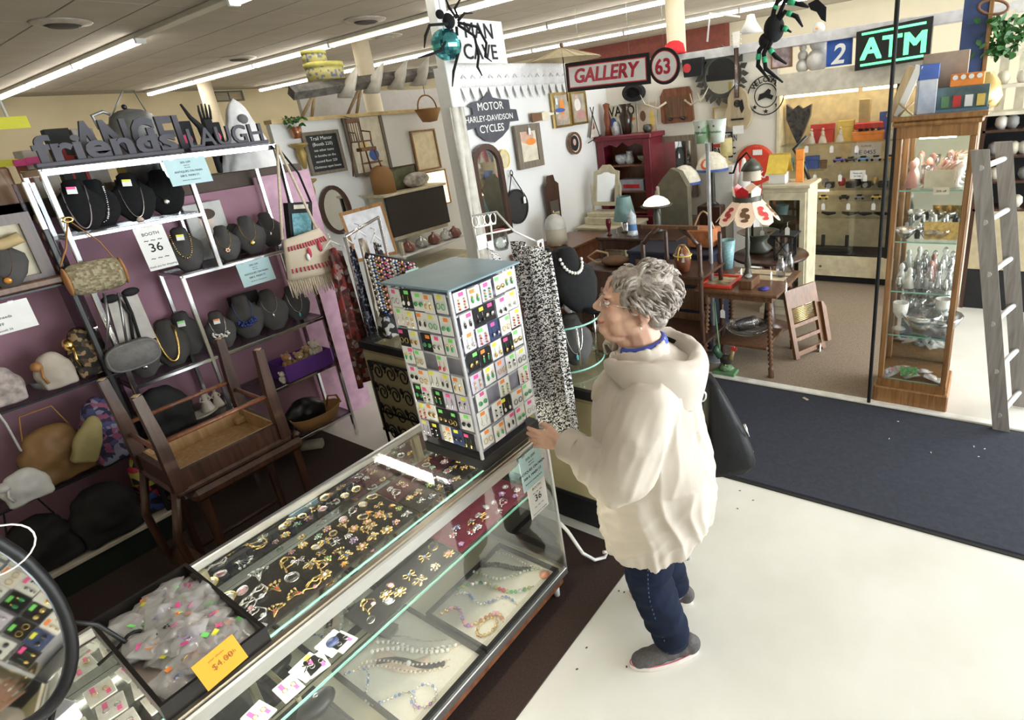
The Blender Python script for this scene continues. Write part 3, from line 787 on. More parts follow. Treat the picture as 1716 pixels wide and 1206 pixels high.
ORN = [('36', .5, .42, .28, 'CENTER'), ('BOOTH', .5, .80, .10, 'CENTER'), ('~ ~ ~', .5, .64, .16, 'CENTER'), ('~ ~ ~', .5, .22, .16, 'CENTER'), ('thank you for shopping', .5, .06, .06, 'CENTER')]
price_card('counter_sign', (c0.x+.02, CY0-.024, c2.z-.15), (1, 0, 0), (0, 0, 1), .115, .16, PAPER, ORN, 'white card numbered 36 with flourishes below the blue notice')
# black tray of bagged jewellery on the counter top
BT = (.14, .395, 1.485, 1.985, CT-.003)
t = thing('bag_tray', 'shallow black tray heaped with plastic bags of jewellery', 'tray', (.27, 1.73, CT-.003))
BLK = mat('black_lacquer', (0.018, 0.016, 0.015), 0.3)
MB().box((BT[0]+.006, BT[2]+.006, BT[4]), (BT[1]-.006, BT[3]-.006, BT[4]+.012)).build('lining', mat('pinkish_lining', (0.62, 0.50, 0.44), 0.9), t)
MB().ring([(BT[0], BT[2]), (BT[1], BT[2]), (BT[1], BT[3]), (BT[0], BT[3])], [(BT[0]+.01, BT[2]+.01), (BT[1]-.01, BT[2]+.01), (BT[1]-.01, BT[3]-.01), (BT[0]+.01, BT[3]-.01)], (0, 0, BT[4]), UX, UY, (0, 0, .055)).build('rim', BLK, t)
def plastic(name):
 m = bpy.data.materials.new(name); m.use_nodes = True; nt = m.node_tree; nt.nodes.clear()
 o = nt.nodes.new('ShaderNodeOutputMaterial'); mx = nt.nodes.new('ShaderNodeMixShader'); mx2 = nt.nodes.new('ShaderNodeMixShader')
 tr = nt.nodes.new('ShaderNodeBsdfTransparent'); tr.inputs[0].default_value = (.96, .96, .97, 1)
 g = nt.nodes.new('ShaderNodeBsdfGlossy'); g.inputs['Roughness'].default_value = .12
 d = nt.nodes.new('ShaderNodeBsdfDiffuse'); d.inputs[0].default_value = (.97, .95, .93, 1)
 mx.inputs[0].default_value = .7; mx2.inputs[0].default_value = .38
 nt.links.new(g.outputs[0], mx.inputs[1]); nt.links.new(d.outputs[0], mx.inputs[2])
 nt.links.new(tr.outputs[0], mx2.inputs[1]); nt.links.new(mx.outputs[0], mx2.inputs[2]); nt.links.new(mx2.outputs[0], o.inputs[0])
 MATS[name] = m
 return m
PLAST = plastic('clear_bag_plastic')
def bag_proto(seed, jm, sticker):
 rn = random.Random(seed)
 sx, sy = rn.uniform(.03, .042), rn.uniform(.042, .055)
 def film(u, v):
  x, y = (u-.5)*2*sx, (v-.5)*2*sy
  e = (1-(2*u-1)**4)*(1-(2*v-1)**4)
  n_ = noise.noise(V((x*45+seed, y*45, 0)))
  return (x+.004*n_, y+.004*noise.noise(V((y*40, x*40, seed))), .004+.012*e+.012*n_*(.4+e))
 m1 = MB().sheet(film, 9, 11).sheet(lambda u, v: (film(u, v)[0], film(u, v)[1], min(.002, film(u, v)[2]*.2)), 4, 4)
 m2 = MB()
 for k in range(9):
  a = rn.uniform(0, 6.3); r_ = rn.uniform(0, .018); m2.k = k % 2
  if k < 3: m2.tube([(r_*math.cos(a)+.012*math.cos(q), r_*math.sin(a)+.014*math.sin(q), .007+.002*k) for q in [2*PI*j/10 for j in range(9)]], .0022, 5)
  else: m2.ball((r_*math.cos(a), r_*math.sin(a)-.004, .008), rn.uniform(.003, .007), 6, 4)
 m3 = MB().cbox((rn.uniform(-.01, .01), sy*.62, .018), (.016, .010, .001), 0, (.2, .1, rn.uniform(-.3, .3)))
 return m1.mesh('film', PLAST), m2.mesh('contents', jm), m3.mesh('price_sticker', sticker)
SG = [(GOLD, MATS['crystal_stone']), (SILVER, MATS['jet_stone']), (MATS['blue_stone'], PEARL), (BRASS, MATS['amber_bead']), (MATS['violet_stone'], SILVER), (MATS['pink_stone'], GOLD)]
BP = [bag_proto(k, list(SG[k % 6]), NEON[['orange', 'pink', 'yellow', 'orange', 'pink', 'green'][k % 6]]) for k in range(6)]
BPN = ['gold and crystal jewellery', 'silver and black jewellery', 'blue stones and pearls', 'brass and amber beads', 'violet stones and silver', 'pink stones and gold']
def bag(p, k, rot, s, where):
 o = bpy.data.objects.new('jewellery_bag', None); col.objects.link(o)
 o.location = p; o.rotation_euler = rot; o.scale = (s, s, s)
 tag(o, 'clear plastic bag of %s %s' % (BPN[k], where), 'bag', 'bags of %s %s' % (BPN[k], where))
 for nm, me in zip(('film', 'contents', 'price_sticker'), BP[k]):
  c = bpy.data.objects.new(nm, me); col.objects.link(c); c.parent = o
rb_ = random.Random(3)
for k in range(84):
 u, v = rb_.random(), rb_.random()
 x = BT[0]+.05+(BT[1]-BT[0]-.10)*u; y = BT[2]+.06+(BT[3]-BT[2]-.12)*v
 z = BT[4]+.016+.062*(k/84)*(1-.7*abs(2*u-1))*(1-.5*abs(2*v-1))
 bag((x, y, z), rb_.randrange(6), (rb_.uniform(-.35, .35), rb_.uniform(-.35, .35), rb_.uniform(0, 6.3)), rb_.uniform(.95, 1.25), 'heaped in the black tray')
c0 = V((.345, 1.455, CT+.012))
oc = thing('price_card', 'bright orange handwritten price card leaning on the black tray', 'sign', tuple(c0))
pA = at(349, 1158, 'y', 1.440); pB = at(416, 1100, 'y', 1.440)
u_ = (pB-pA); w_ = u_.length; u_.normalize(); v_ = V((0, .40, 1)).normalized(); v_ = (v_-u_*v_.dot(u_)).normalized()
ORC = mat('orange_card', (0.95, 0.38, 0.02), 0.7, var=0.04)
MB().prism(rect(w_, .075), pA, u_, v_, u_.cross(v_)*.0012).build('card', ORC, oc)
b = MB(); n_ = u_.cross(v_)*.002
text(b, '$4.00', pA+n_+u_*.03+v_*.03, u_, v_, .022, res=2); text(b, 'each', pA+n_+u_*(w_*.62)+v_*.034, u_, v_, .014, res=2); text(b, 'your choice', pA+n_+u_*(w_*.3)+v_*.055, u_, v_, .008, res=2)
b.build('lettering', mat('brown_ink', (0.35, 0.12, 0.02), 0.8), oc)
# black iron oval mirror at the frame's left edge
IRON = mat('black_iron', (0.012, 0.012, 0.013), 0.45, 0.3, var=0.2)
mc = at(-62, 1050, 'y', 1.74)
mn = V((.66, -.68, .30)).normalized(); mx = UZ.cross(mn).normalized(); mu = mn.cross(mx)
t = thing('table_mirror', 'black wrought iron oval mirror standing at the left edge of the counter', 'mirror', (mc.x, mc.y, CT))
RMX, RMY = .19, .27
mc = V((mc.x, mc.y, max(mc.z, CT+.24)))
MB().tube([mc+mx*RMX*math.cos(a)+mu*RMY*math.sin(a) for a in [2*PI*k/40 for k in range(40)]], .0155, 8, closed=True).build('frame', IRON, t)
MB().prism(oval(RMX-.006, RMY-.006, 36), mc-mn*.003, mx, mu, mn*.004).build('glass', MIRROR, t)
m = MB()
for k in range(9):
 a = .5+k*.13; c = mc+mx*(RMX+.017)*math.cos(a)+mu*(RMY+.017)*math.sin(a)
 m.tube([c+mx*.014*math.cos(q)+mu*.014*math.sin(q)+mn*.002*q for q in [k2*.6 for k2 in range(9)]], .0035, 5)
 m.ball(c, .006, 6, 4)
m.build('scroll_ornament', IRON, t)
m = MB()
for s in (-1, 1):
 b0 = mc+mx*s*RMX*.75-mu*RMY*.6
 m.tube([b0, b0+V((.05, -.0, -.06)), V((b0.x+.09, b0.y-.02, CT+.03)), V((b0.x+.13, b0.y-.03, CT+.022))], .0055, 6)
sp = mc+mx*RMX*.8-mu*RMY*.75; sp.z = CT+.035
m.tube([sp, sp+V((.05, .0, .012))]+[sp+V((.085, 0, 0))+V((.028*math.cos(1.9-q)*(1-q/9), 0, .028*math.sin(1.9-q)*(1-q/9))) for q in [k*.5 for k in range(14)]], .005, 6)
m.tube([mc-mu*(RMY), V((mc.x, mc.y+.02, CT+.006)), V((mc.x+.02, mc.y+.14, CT+.006))], .006, 6)
m.tube([mc-mu*(RMY), V((mc.x-.02, mc.y-.12, CT+.006))], .006, 6)
m.build('scroll_stand', IRON, t)
p = at(100, 1020, 'z', 1.05)
h = MB().tube([mc+mx*.10+mu*.11+V((.02, .0, 0))+V((.07*math.cos(q)+.03, .0, .06*math.sin(q)-.02)) for q in [-2.2+k*.28 for k in range(16)]], .0022, 6).build('bangle', PEARL, label='thin pale bangle hanging on the iron mirror frame', cat='bracelet')
p = at(85, 1190, 'z', CT+.04)
smallbox((p.x-.03, p.y-.02, CT), (.12, .09, .05), mat('silver_white_box', (0.66, 0.66, 0.70), 0.3), 'white jewellery box in the lower left corner of the counter', rz=.3)
# == side counter behind the tower
C2X0, C2X1, C2Y0, C2Y1 = 1.985, 2.50, 1.22, 3.37
s2 = thing('side_counter', 'beige-panelled side counter with glass top behind the customer', 'counter', (2.25, 2.3, 0))
BEI = mat('beige_laminate', (0.50, 0.43, 0.25), 0.55, var=0.05)
MB().box((C2X0+.05, C2Y0+.05, .008), (C2X1, C2Y1-.03, .23)).build('toe_kick', BLACKM, s2)
MB().box((C2X0, C2Y0, .25), (C2X1, C2Y1, .84)).build('panel', BEI, s2)
MB().box((C2X0-.004, C2Y0-.004, .225), (C2X1, C2Y1+.004, .25), .003).build('metal_strip', mat('dark_metal_strip', (0.10, 0.10, 0.10), 0.35, 0.8), s2)
MB().ring(rect(C2X1-C2X0+.012, C2Y1-C2Y0+.024, C2X0-.012, C2Y0-.012), rect(C2X1-C2X0-.03, C2Y1-C2Y0-.016, C2X0+.012, C2Y0+.008), (0, 0, .865), UX, UY, (0, 0, .05)).build('edge_strip', mat('black_edge_strip', (0.035, 0.035, 0.035), 0.4, 0.5), s2)
MB().box((C2X0+.004, C2Y0+.004, .84), (C2X1, C2Y1, .865)).build('top_deck', BEI, s2)
MB().box((C2X0-.006, C2Y0-.006, .915), (C2X1, C2Y1+.006, .928)).build('glass_top', GSHELF, s2)
scatter(2.02, 2.3, 1.3, 2.3, .93, 2, 6, 'lying on the side counter glass', .9, 1.3, .8)
# == earring tower
TX0, TX1, TY0, TY1, TZ0, TZ1 = 1.235, 1.575, 1.485, 1.825, CT+.004, 1.672
ACR = glass('acrylic', (0.985, 0.985, 0.992), 0.10, 0.05, 0.6)
tw = thing('earring_tower', 'square clear acrylic earring tower with grey-blue top on the counter', 'display stand', ((TX0+TX1)/2, (TY0+TY1)/2, TZ0))
MB().box((TX0, TY0, TZ0), (TX1, TY1, TZ0+.05), .004).build('base', BLACK, tw)
TOPM = mat('blue_grey_top', (0.15, 0.26, 0.31), 0.22, var=0.2, scale=3.5, c2=(0.24, 0.36, 0.42))
MB().box((TX0-.015, TY0-.015, TZ1), (TX1+.02, TY1+.02, TZ1+.008), .002).build('top_plate', TOPM, tw)
ACW = mat('acrylic_frost', (0.72, 0.73, 0.78), 0.15, 0.2, var=0.04)
for x in (TX0, TX1-.012):
 for y in (TY0, TY1-.012): MB().box((x, y, TZ0+.05), (x+.012, y+.012, TZ1), .002).build('corner_post', ACW, tw)
NR = 8
INN = mat('lilac_panel', (0.55, 0.54, 0.62), 0.4, var=0.05)
MB().box((TX0+.04, TY0+.04, TZ0+.05), (TX1-.04, TY1-.04, TZ1-.03)).build('core_panel', INN, tw)
rz_ = [(TZ0+.075)+(TZ1-TZ0-.10)*(k+1)/NR for k in range(NR)]
for z in rz_:
 MB().box((TX0+.012, TY0+.002, z), (TX1-.012, TY0+.012, z+.008), .001).build('card_rail', ACW, tw)
 MB().box((TX0+.002, TY0+.012, z), (TX0+.012, TY1-.012, z+.008), .001).build('card_rail', ACW, tw)
MB().cyl((TX0+.17, TY0+.17, TZ0-.003), (TX0+.17, TY0+.17, TZ0), .12, n=24).build('turntable', BLACK, tw)
CW, CH = .058, .072
def card_mesh(m): return MB().box((-CW/2, 0, -CH), (CW/2, .0015, 0)).mesh('card', m)
CM = {'white': card_mesh(PAPER), 'black': card_mesh(BLACKM), 'blue': card_mesh(mat('navy_card', (0.03, 0.05, 0.14), 0.7)), 'lilac': card_mesh(mat('lilac_card', (0.66, 0.62, 0.74), 0.7))}
def ear_mesh(kind, m, m2):
 b = MB()
 for s in (-.013, .013):
  if kind == 'hoop':
   b.tube([(s+.009*math.cos(q), -.004, -.045+.011*math.sin(q)) for q in [2*PI*k/10 for k in range(10)]], .0015, 5, closed=True)
  elif kind == 'drop':
   b.tube([(s, -.003, -.022), (s, -.004, -.045)], .0009, 4); b.k = 1; b.ball((s, -.006, -.052), (.005, .005, .009), 8, 6); b.k = 0
  elif kind == 'chain':
   for k in range(4): b.k = k % 2; b.ball((s, -.004, -.03-.011*k), .0045, 6, 5)
   b.k = 0
  elif kind == 'disc':
   b.lathe([(0, 0), (.009, 0), (.009, .003), (0, .004)], (0, 0, 0), 12)
   n0 = 12*4
   for i in range(len(b.v)-n0, len(b.v)):
    p = b.v[i]; b.v[i] = V((s+p.x, -.002-p.z, -.045+p.y))
  else:
   b.k = 1; b.ball((s, -.004, -.03), .0045, 6, 5); b.k = 0; b.ball((s, -.004, -.044), (.006, .003, .012), 6, 5)
 return b.mesh('earrings', [m, m2])
KM = [(k, m, m2, nm) for (m, m2, nm) in ((GOLD, PEARL, 'gold'), (SILVER, MATS['jet_stone'], 'silver'), (MATS['jet_stone'], SILVER, 'black'), (BRASS, MATS['red_stone'], 'brass and red'), (MATS['green_stone'], GOLD, 'green')) for k in ('hoop', 'drop', 'chain', 'disc', 'stud')]
EM = [(k, nm, ear_mesh(k, m, m2)) for k, m, m2, nm in KM]
STM = {c: MB().box((-.011, -.0012, -.007), (.011, -.0002, .007)).mesh('price_sticker', NEON[c]) for c in NEON}
WM = MB().box((-.001, -.0012, -.0), (.001, -.0002, .0)).mesh('blank', PAPER)
rt = random.Random(21)
rowname = ['lowest', 'second lowest', 'third lowest', 'fourth lowest', 'fourth highest', 'third highest', 'second highest', 'top']
def earcard(p, rz, where):
 cm = rt.choices(['white', 'black', 'blue', 'lilac'], [10, 2.2, .5, 1.2])[0]; k, nm, em = rt.choice(EM); sc = rt.choice(list(NEON))
 o = thing('earring_card', '%s card of %s %s earrings, %s sticker, %s' % (cm, nm, k, sc, where), 'earring card', p, rz, group='earring cards, '+where, world=False)
 for nmx, me, lc in (('card', CM[cm], (0, 0, 0)), ('earrings', em, (0, 0, 0)), ('price_sticker', STM[sc], (rt.uniform(-.015, .015), 0, -.012))):
  c = bpy.data.objects.new(nmx, me); col.objects.link(c); c.parent = o; c.location = lc
for r_ in range(NR):
 z = rz_[r_]+.012
 for side in (0, 1):
  for k in range(5):
   q = .012+.034+k*(.34-.092)/4+rt.uniform(-.006, .006)
   dz = rt.uniform(-.006, .004)
   if rt.random() < .06: continue
   off = .004+.004*(k % 2)
   if side == 0: earcard((TX0+q, TY0-off, z+dz), rt.uniform(-.08, .08), rowname[r_]+' tower row, front side')
   else: earcard((TX0-off, TY0+q, z+dz), -PI/2+rt.uniform(-.08, .08), rowname[r_]+' tower row, left side')
# == zebra print scarf hanging from a white iron shelf frame
ZEB = stripes('zebra_print', (0.012, 0.012, 0.014), (0.80, 0.78, 0.74), 26.0, 'DIAGONAL', 9.0, 0.75, 0.52, 3.5, 0.06)
sc = thing('zebra_scarf', 'long black and white animal print scarf hanging behind the earring tower', 'scarf', (1.93, 1.86, .1))
top = [at(812, 402, 'y', 2.05), at(905, 410, 'y', 1.95)]
def scarf(u, v):
 a = at(862+50*u, 405+18*u, 'y', 1.74-.18*u)
 d_ = V((-.02*v, -.05*u*v, 0))
 return a+d_*1.6+V((.03*math.sin(15*u+2*v)+.05*v*(u-.4), .026*math.cos(17*u+3*v), -.92*v-.05*u*v+.04*math.sin(6*u)*v))
MB().sheet(scarf, 26, 22, .003).build('tail', ZEB, sc)
def scarf2(u, v):
 a = at(815+95*u, 415+25*math.sin(PI*u), 'y', 2.08)
 return (a.x+.02*math.sin(15*u), a.y-.08*v+.01*math.sin(20*u), a.z-.13*v-.06*math.sin(PI*u)*v)
MB().sheet(scarf2, 20, 8, .003).build('gathered_top', ZEB, sc)
WI = mat('white_iron', (0.80, 0.79, 0.74), 0.5, var=0.05)
ir = thing('iron_rack', 'white openwork iron tag rack behind the earring tower', 'rack', (1.95, 2.15, .928))
pa, pb, pc, pd = at(792, 362, 'y', 2.2), at(832, 355, 'y', 2.2), at(830, 374, 'y', 2.2), at(795, 382, 'y', 2.2)
m = MB()
m.tube([pa, pb, pc, pd], .006, 6, closed=True)
for k in range(4):
 c = pa.lerp(pc, .5)+(pb-pa)*(-.38+.25*k); m.tube([c+V((.022*math.cos(q), 0, .03*math.sin(q))) for q in [2*PI*j/10 for j in range(10)]], .004, 5, closed=True)
m.tube([pb, at(862, 388, 'y', 2.1), at(900, 405, 'y', 2.0)], .006, 6)
m.tube([pd, at(800, 420, 'y', 2.2), V((2.05, 2.2, .93))], .006, 6)
m.tube([at(800, 395, 'y', 2.2), at(855, 384, 'y', 2.15)], .005, 6)
m.tube([at(822, 372, 'y', 2.2), V((2.12, 2.2, .93))], .006, 6)
m.build('frame', WI, ir)
p = at(908, 422, 'y', 1.98)
m = MB().ring(rect(.052, .135, -.026, -.0675), rect(.036, .119, -.018, -.0595), (p.x, p.y, p.z), UX, UZ, (0, .006, 0))
for k in range(3): m.tube([V((p.x+.016*math.cos(q), p.y+.003, p.z-.04+.04*k+.018*math.sin(q))) for q in [2*PI*j/8 for j in range(8)]], .0035, 5, closed=True)
m.build('scroll_panel', WI, ir)
m = MB(); m.tube([at(806, 425, 'y', 2.12), at(818, 450, 'y', 2.1), at(845, 455, 'y', 2.08), at(875, 440, 'y', 2.05), at(880, 418, 'y', 2.03)], .004, 6); m.build('bead_string', PEARL, label='white bead string draped over the scarf', cat='necklace')
for (px, py, w_, h_, m_, lb) in ((808, 405, .07, .075, PAPER, 'white price tag hanging on the iron rack'), (822, 412, .05, .05, mat('blush_tag', (0.82, 0.68, 0.62), 0.7), 'pale pink paper tag beside the iron rack')):
 p = at(px, py, 'y', 2.15)
 MB().prism(rect(w_, h_, -w_/2, -h_/2), p, UX, UZ, (0, .002, 0)).build('price_tag', m_, label=lb, cat='tag')
p = at(838, 400, 'y', 2.2)
g = thing('glass_jar', 'clear glass candle jar on the white iron rack', 'jar', (p.x, p.y, p.z-.06)); MB().lathe([(.0, 0), (.035, 0), (.045, .03), (.042, .10), (.04, .1), (.042, .03), (.03, .006), (0, .006)], (p.x, p.y, p.z-.06), 16).build('jar', GLASS, g)
MB().lathe([(.0, 0), (.036, 0), (.036, .012), (0, .014)], (p.x, p.y, p.z+.04), 16).build('lid', mat('red_glass', (0.4, 0.05, 0.06), 0.2), g)
# == round glass two-tier stand with necklace busts
cx, cy = 2.215, 1.80
rs = thing('round_glass_stand', 'two-tier round glass stand on chrome posts beside the customer', 'display stand', (cx, cy, .93))
for z in (.945, 1.185):
 o = MB().lathe([(0, z), (.20, z), (.20, z+.008), (0, z+.008)], (cx, cy, 0), 36, smooth=False).build('glass_disc', GSHELF, rs)
 MB().lathe([(.201, z-.001), (.204, z), (.204, z+.008), (.201, z+.009)], (cx, cy, 0), 36, cap=False).build('disc_edge', GEDGE, o)
for a in (.4, 2.5, 4.2, 5.6): MB().cyl((cx+.17*math.cos(a), cy+.17*math.sin(a), .93), (cx+.17*math.cos(a), cy+.17*math.sin(a), 1.186), .008, n=10).build('post', CHROME, rs)
def bust_mesh(h=.25, w_=.225, lean=.40):
 prof = [(-.20, .0), (-.38, .18), (-.49, .42), (-.47, .60), (-.30, .74), (-.22, .82), (-.20, .95), (-.11, 1.0), (.11, 1.0), (.20, .95), (.22, .82), (.30, .74), (.47, .60), (.49, .42), (.38, .18), (.20, 0)]
 m = MB(); n = len(prof)
 def row(y, f): return [V((x*w_*f, y+lean*(zz*h), zz*h)) for x, zz in prof]
 A = row(-.012, .92); B = row(-.03, .62); C = row(.035, .9)
 cA = V((0, -.045+lean*.45*h, .45*h))
 vs = A+B+C+[cA]
 fs = [(i, (i+1) % n, n+(i+1) % n, n+i) for i in range(n)]+[(n+i, n+(i+1) % n, 3*n) for i in range(n)]
 fs += [((i+1) % n, i, 2*n+i, 2*n+(i+1) % n) for i in range(n)]+[tuple(range(2*n, 3*n))[::-1]]
 m.add(vs, fs, True)
 return m
BUSTG = mat('grey_bust', (0.07, 0.066, 0.064), 0.8, var=0.1)
BM = {'black': bust_mesh().mesh('form', VELVET), 'grey': bust_mesh().mesh('form', BUSTG)}
def neck_curve(h=.25, w_=.20, lean=.40, drop=.35, spread=.8):
 pts = []
 for k in range(15):
  t_ = k/14*2-1
  x = t_*w_*.23*spread/.8*(1 if abs(t_) > .5 else 1); zz = .86-(1-t_*t_)*(.86-drop)
  x = w_*.24*math.sin(t_*PI/2)*spread/.8
  y = -.047+lean*zz*h+.02*abs(t_)
  pts.append((x, y, zz*h))
 return pts
NKM = {}
def nk(key, r_, mats, pend=None, drop=.35, chunky=False):
 m = MB(); pts = [V(p) for p in neck_curve(drop=drop)]
 if chunky:
  for a, b in zip(pts[:-1], pts[1:]):
   n = max(1, int((b-a).length/(2*r_)))
   for j in range(n): m.k = rt.randrange(2) if len(mats) > 1 else 0; m.ball(a.lerp(b, j/n), r_, 6, 5)
 else: m.tube(pts, r_, 5)
 q = pts[7]
 if pend:
  m.k = len(mats)-1
  if pend == 'flower':
   for j in range(6): m.ball((q.x+.011*math.cos(j*PI/3), q.y-.004, q.z-.014+.011*math.sin(j*PI/3)), (.009, .004, .009), 6, 5)
  elif pend == 'disc': m.ball((q.x, q.y-.004, q.z-.016), (.017, .006, .017), 12, 8)
  elif pend == 'drop': m.ball((q.x, q.y-.004, q.z-.02), (.008, .006, .017), 8, 6)
  elif pend == 'bar': m.tube([(q.x, q.y-.003, q.z), (q.x, q.y-.004, q.z-.07)], .004, 6)
  elif pend == 'bib':
   for j in range(34):
    a = rt.uniform(-1, 1); m.ball((q.x+.05*a, q.y-.006, q.z+.02-.035*rt.random()+.02*a*a), .0075, 6, 5)
 return m.mesh('necklace', mats)
NKM['pearl'] = nk('pearl', .0075, [PEARL], chunky=True, drop=.62); NKM['silver_bar'] = nk('sb', .0025, [SILVER, SILVER], 'bar', .72)
NKM['gold_flower'] = nk('gf', .002, [GOLD, mat('rose_gold', (0.85, 0.55, 0.42), 0.3, 1.0)], 'flower'); NKM['gold_disc'] = nk('gd', .002, [GOLD, GOLD], 'disc')
NKM['gold_chain'] = nk('gc', .0055, [GOLD, BRASS], drop=.30, chunky=True); NKM['gold_rope'] = nk('gr', .0085, [GOLD], drop=.12)
NKM['white_bib'] = nk('wb', .003, [SILVER, PEARL], 'bib'); NKM['blue_bib'] = nk('bb', .003, [mat('blue_cord', (.05, .07, .2), .6), mat('blue_bead', (0.03, 0.06, 0.25), 0.3)], 'bib')
NKM['fine'] = nk('fi', .0016, [SILVER, SILVER], 'drop', .45); NKM['turquoise'] = nk('tq', .003, [SILVER, mat('turquoise', (0.10, 0.55, 0.62), 0.4)], 'drop', .25)
NKM['silver_disc'] = nk('sd', .002, [BLACK, SILVER], 'disc', .35); NKM['copper'] = nk('cp', .0035, [mat('mauve_chain', (0.42, 0.33, 0.36), 0.4, .6)], None, .05); NKM['amber'] = nk('am', .0025, [mat('brown_cord', (.12, .05, .03), .7), mat('amber_pendant', (0.62, 0.26, 0.04), 0.25, .3)], 'disc', .2)
NKM['long_silver'] = nk('ls', .004, [SILVER, mat('shell_drop', (0.55, 0.42, 0.34), 0.3)], 'disc', .08); NKM['charm'] = nk('ch', .005, [SILVER, PEARL], chunky=True, drop=.1)
def bust(p, rz, s, colr, neck, lb, tagc=None):
 o = thing('necklace_bust', lb, 'bust', p, rz, world=False); o.scale = (s, s, s)
 f = bpy.data.objects.new('form', BM[colr]); col.objects.link(f); f.parent = o
 if neck:
  c = bpy.data.objects.new('necklace', NKM[neck]); col.objects.link(c); c.parent = o
 if tagc:
  m = MB().cbox((.0, -.005, .2), (.04, .003, .035), 0, (-.2, .1, .2)); m.build('price_tag', PAPER, o)
  MB().cbox((.0, -.0085, .212), (.034, .001, .012), 0, (-.2, .1, .2)).build('price_sticker', NEON[tagc], o)
 return o
FACE = math.atan2(-1.8, -2.2)+PI/2      # turned towards the camera
bust((2.30, 1.93, 1.195), FACE+.1, 1.25, 'black', 'silver_bar', 'black velvet bust with silver bar necklace on the round glass stand')
bust((2.33, 1.74, 1.195), FACE+.5, 1.3, 'black', 'pearl', 'black velvet bust with white pearl necklace beside the customer')
bust((2.17, 1.70, .955), FACE+.05, .95, 'grey', 'turquoise', 'grey bust with turquoise drop necklace on the lower glass disc')
bust((2.27, 1.92, .955), FACE, .8, 'black', 'fine', 'small black bust at the back of the lower glass disc')
WICK = stripes('wicker', (0.16, 0.10, 0.055), (0.36, 0.25, 0.15), 90, 'Z', 3, .8, .5, 3, .3)
b = thing('wicker_case', 'brown wicker clutch bag lying behind the glass stand', 'bag', (2.40, 1.62, .93))
MB().box((2.36, 1.50, .93), (2.50, 1.72, 1.06), .02).build('body', WICK, b); MB().box((2.355, 1.495, 1.06), (2.505, 1.725, 1.085), .01).build('flap', WICK, b)
bw = MB().ball((2.32, 1.66, 1.20), (.03, .06, .02), 10, 6, rot=(0, .3, .4)).ball((2.34, 1.58, 1.20), (.03, .06, .02), 10, 6, rot=(0, -.3, -.3)); bw.build('velvet_bow', VELVET, label='black velvet bow on the upper glass disc', cat='bow')
# == the customer
WO = V((1.62, .98, 0)); WF = V((-.552, .834, 0)).normalized(); WL = V((-WF.y, WF.x, 0))
def W(f, l, z): return WO+WF*f+WL*l+V((0, 0, z))
def remesh(mb, voxel, smooth=4, disp=None, name='m', fac=.5):
 me = mb.mesh(name, [])
 o = bpy.data.objects.new('tmp', me); col.objects.link(o)
 m = o.modifiers.new('r', 'REMESH'); m.mode = 'VOXEL'; m.voxel_size = voxel; m.use_smooth_shade = True
 if smooth:
  s = o.modifiers.new('s', 'SMOOTH'); s.factor = fac; s.iterations = smooth
 r = bpy.data.meshes.new_from_object(o.evaluated_get(bpy.context.evaluated_depsgraph_get()))
 bpy.data.objects.remove(o); bpy.data.meshes.remove(me)
 out = MB()
 if disp:
  vs = [v.co + v.normal*disp(v.co, v.normal) for v in r.vertices]
 else: vs = [v.co.copy() for v in r.vertices]
 out.v = vs; out.f = [list(p.vertices) for p in r.polygons]; out.mi = [0]*len(out.f); out.sm = [True]*len(out.f)
 bpy.data.meshes.remove(r)
 return out
def caps(mb, pts, rs, n=12):
 P = [W(*p) for p in pts]
 for p, r_ in zip(P, rs): mb.ball(p, r_, n, 8)
 for (a, b, ra, rb_) in zip(P[:-1], P[1:], rs[:-1], rs[1:]): mb.tube([a, b], [ra, rb_], n)
def ell(mb, c, r_, rot=(0, 0, 0), n=16):
 from mathutils import Euler
 T0 = mb.T
 R3 = Matrix(((WF.x, WL.x, 0), (WF.y, WL.y, 0), (0, 0, 1))).to_4x4()
 mb.T = Matrix.Translation(W(*c)) @ R3 @ Euler(rot).to_matrix().to_4x4()
 mb.ball((0, 0, 0), r_, n, 12); mb.T = T0
pw = thing('person', 'person with short grey hair in a beige hooded jacket reaching for the earring tower', 'person', tuple(WO))
SKIN = mat('skin', (0.66, 0.385, 0.275), 0.5, var=0.06, scale=30, c2=(0.72, 0.44, 0.325), bump=.05, bscale=300)
SKIN.node_tree.nodes['Principled BSDF'].inputs['Subsurface Weight'].default_value = 0.08
SKIN.node_tree.nodes['Principled BSDF'].inputs['Subsurface Radius'].default_value = (0.01, 0.004, 0.002)
b = MB()
ell(b, (-.025, 0, 1.585), (.098, .077, .092))
ell(b, (.035, 0, 1.60), (.072, .066, .070))
ell(b, (.045, 0, 1.525), (.078, .060, .080), (0, .15, 0))
ell(b, (.02, 0, 1.50), (.075, .062, .060))
for s in (-1, 1):
 ell(b, (.075, s*.036, 1.530), (.036, .026, .034)); ell(b, (.095, s*.028, 1.598), (.020, .026, .010))
 ell(b, (.055, s*.040, 1.480), (.045, .024, .035)); ell(b, (.02, s*.052, 1.488), (.045, .018, .036))
ell(b, (.112, 0, 1.462), (.028, .030, .022)); ell(b, (.075, 0, 1.437), (.050, .044, .024))
caps(b, [(.104, 0, 1.590), (.122, 0, 1.570), (.140, 0, 1.553)], [.011, .012, .0135], 10)
ell(b, (.130, .012, 1.546), (.012, .009, .009)); ell(b, (.130, -.012, 1.546), (.012, .009, .009))
ell(b, (.122, 0, 1.506), (.020, .026, .011)); ell(b, (.121, 0, 1.488), (.018, .022, .009)); ell(b, (.112, 0, 1.520), (.018, .026, .016))
caps(b, [(-.045, 0, 1.30), (-.02, 0, 1.40), (.0, 0, 1.48)], [.075, .066, .062]); ell(b, (.04, 0, 1.415), (.042, .045, .04))
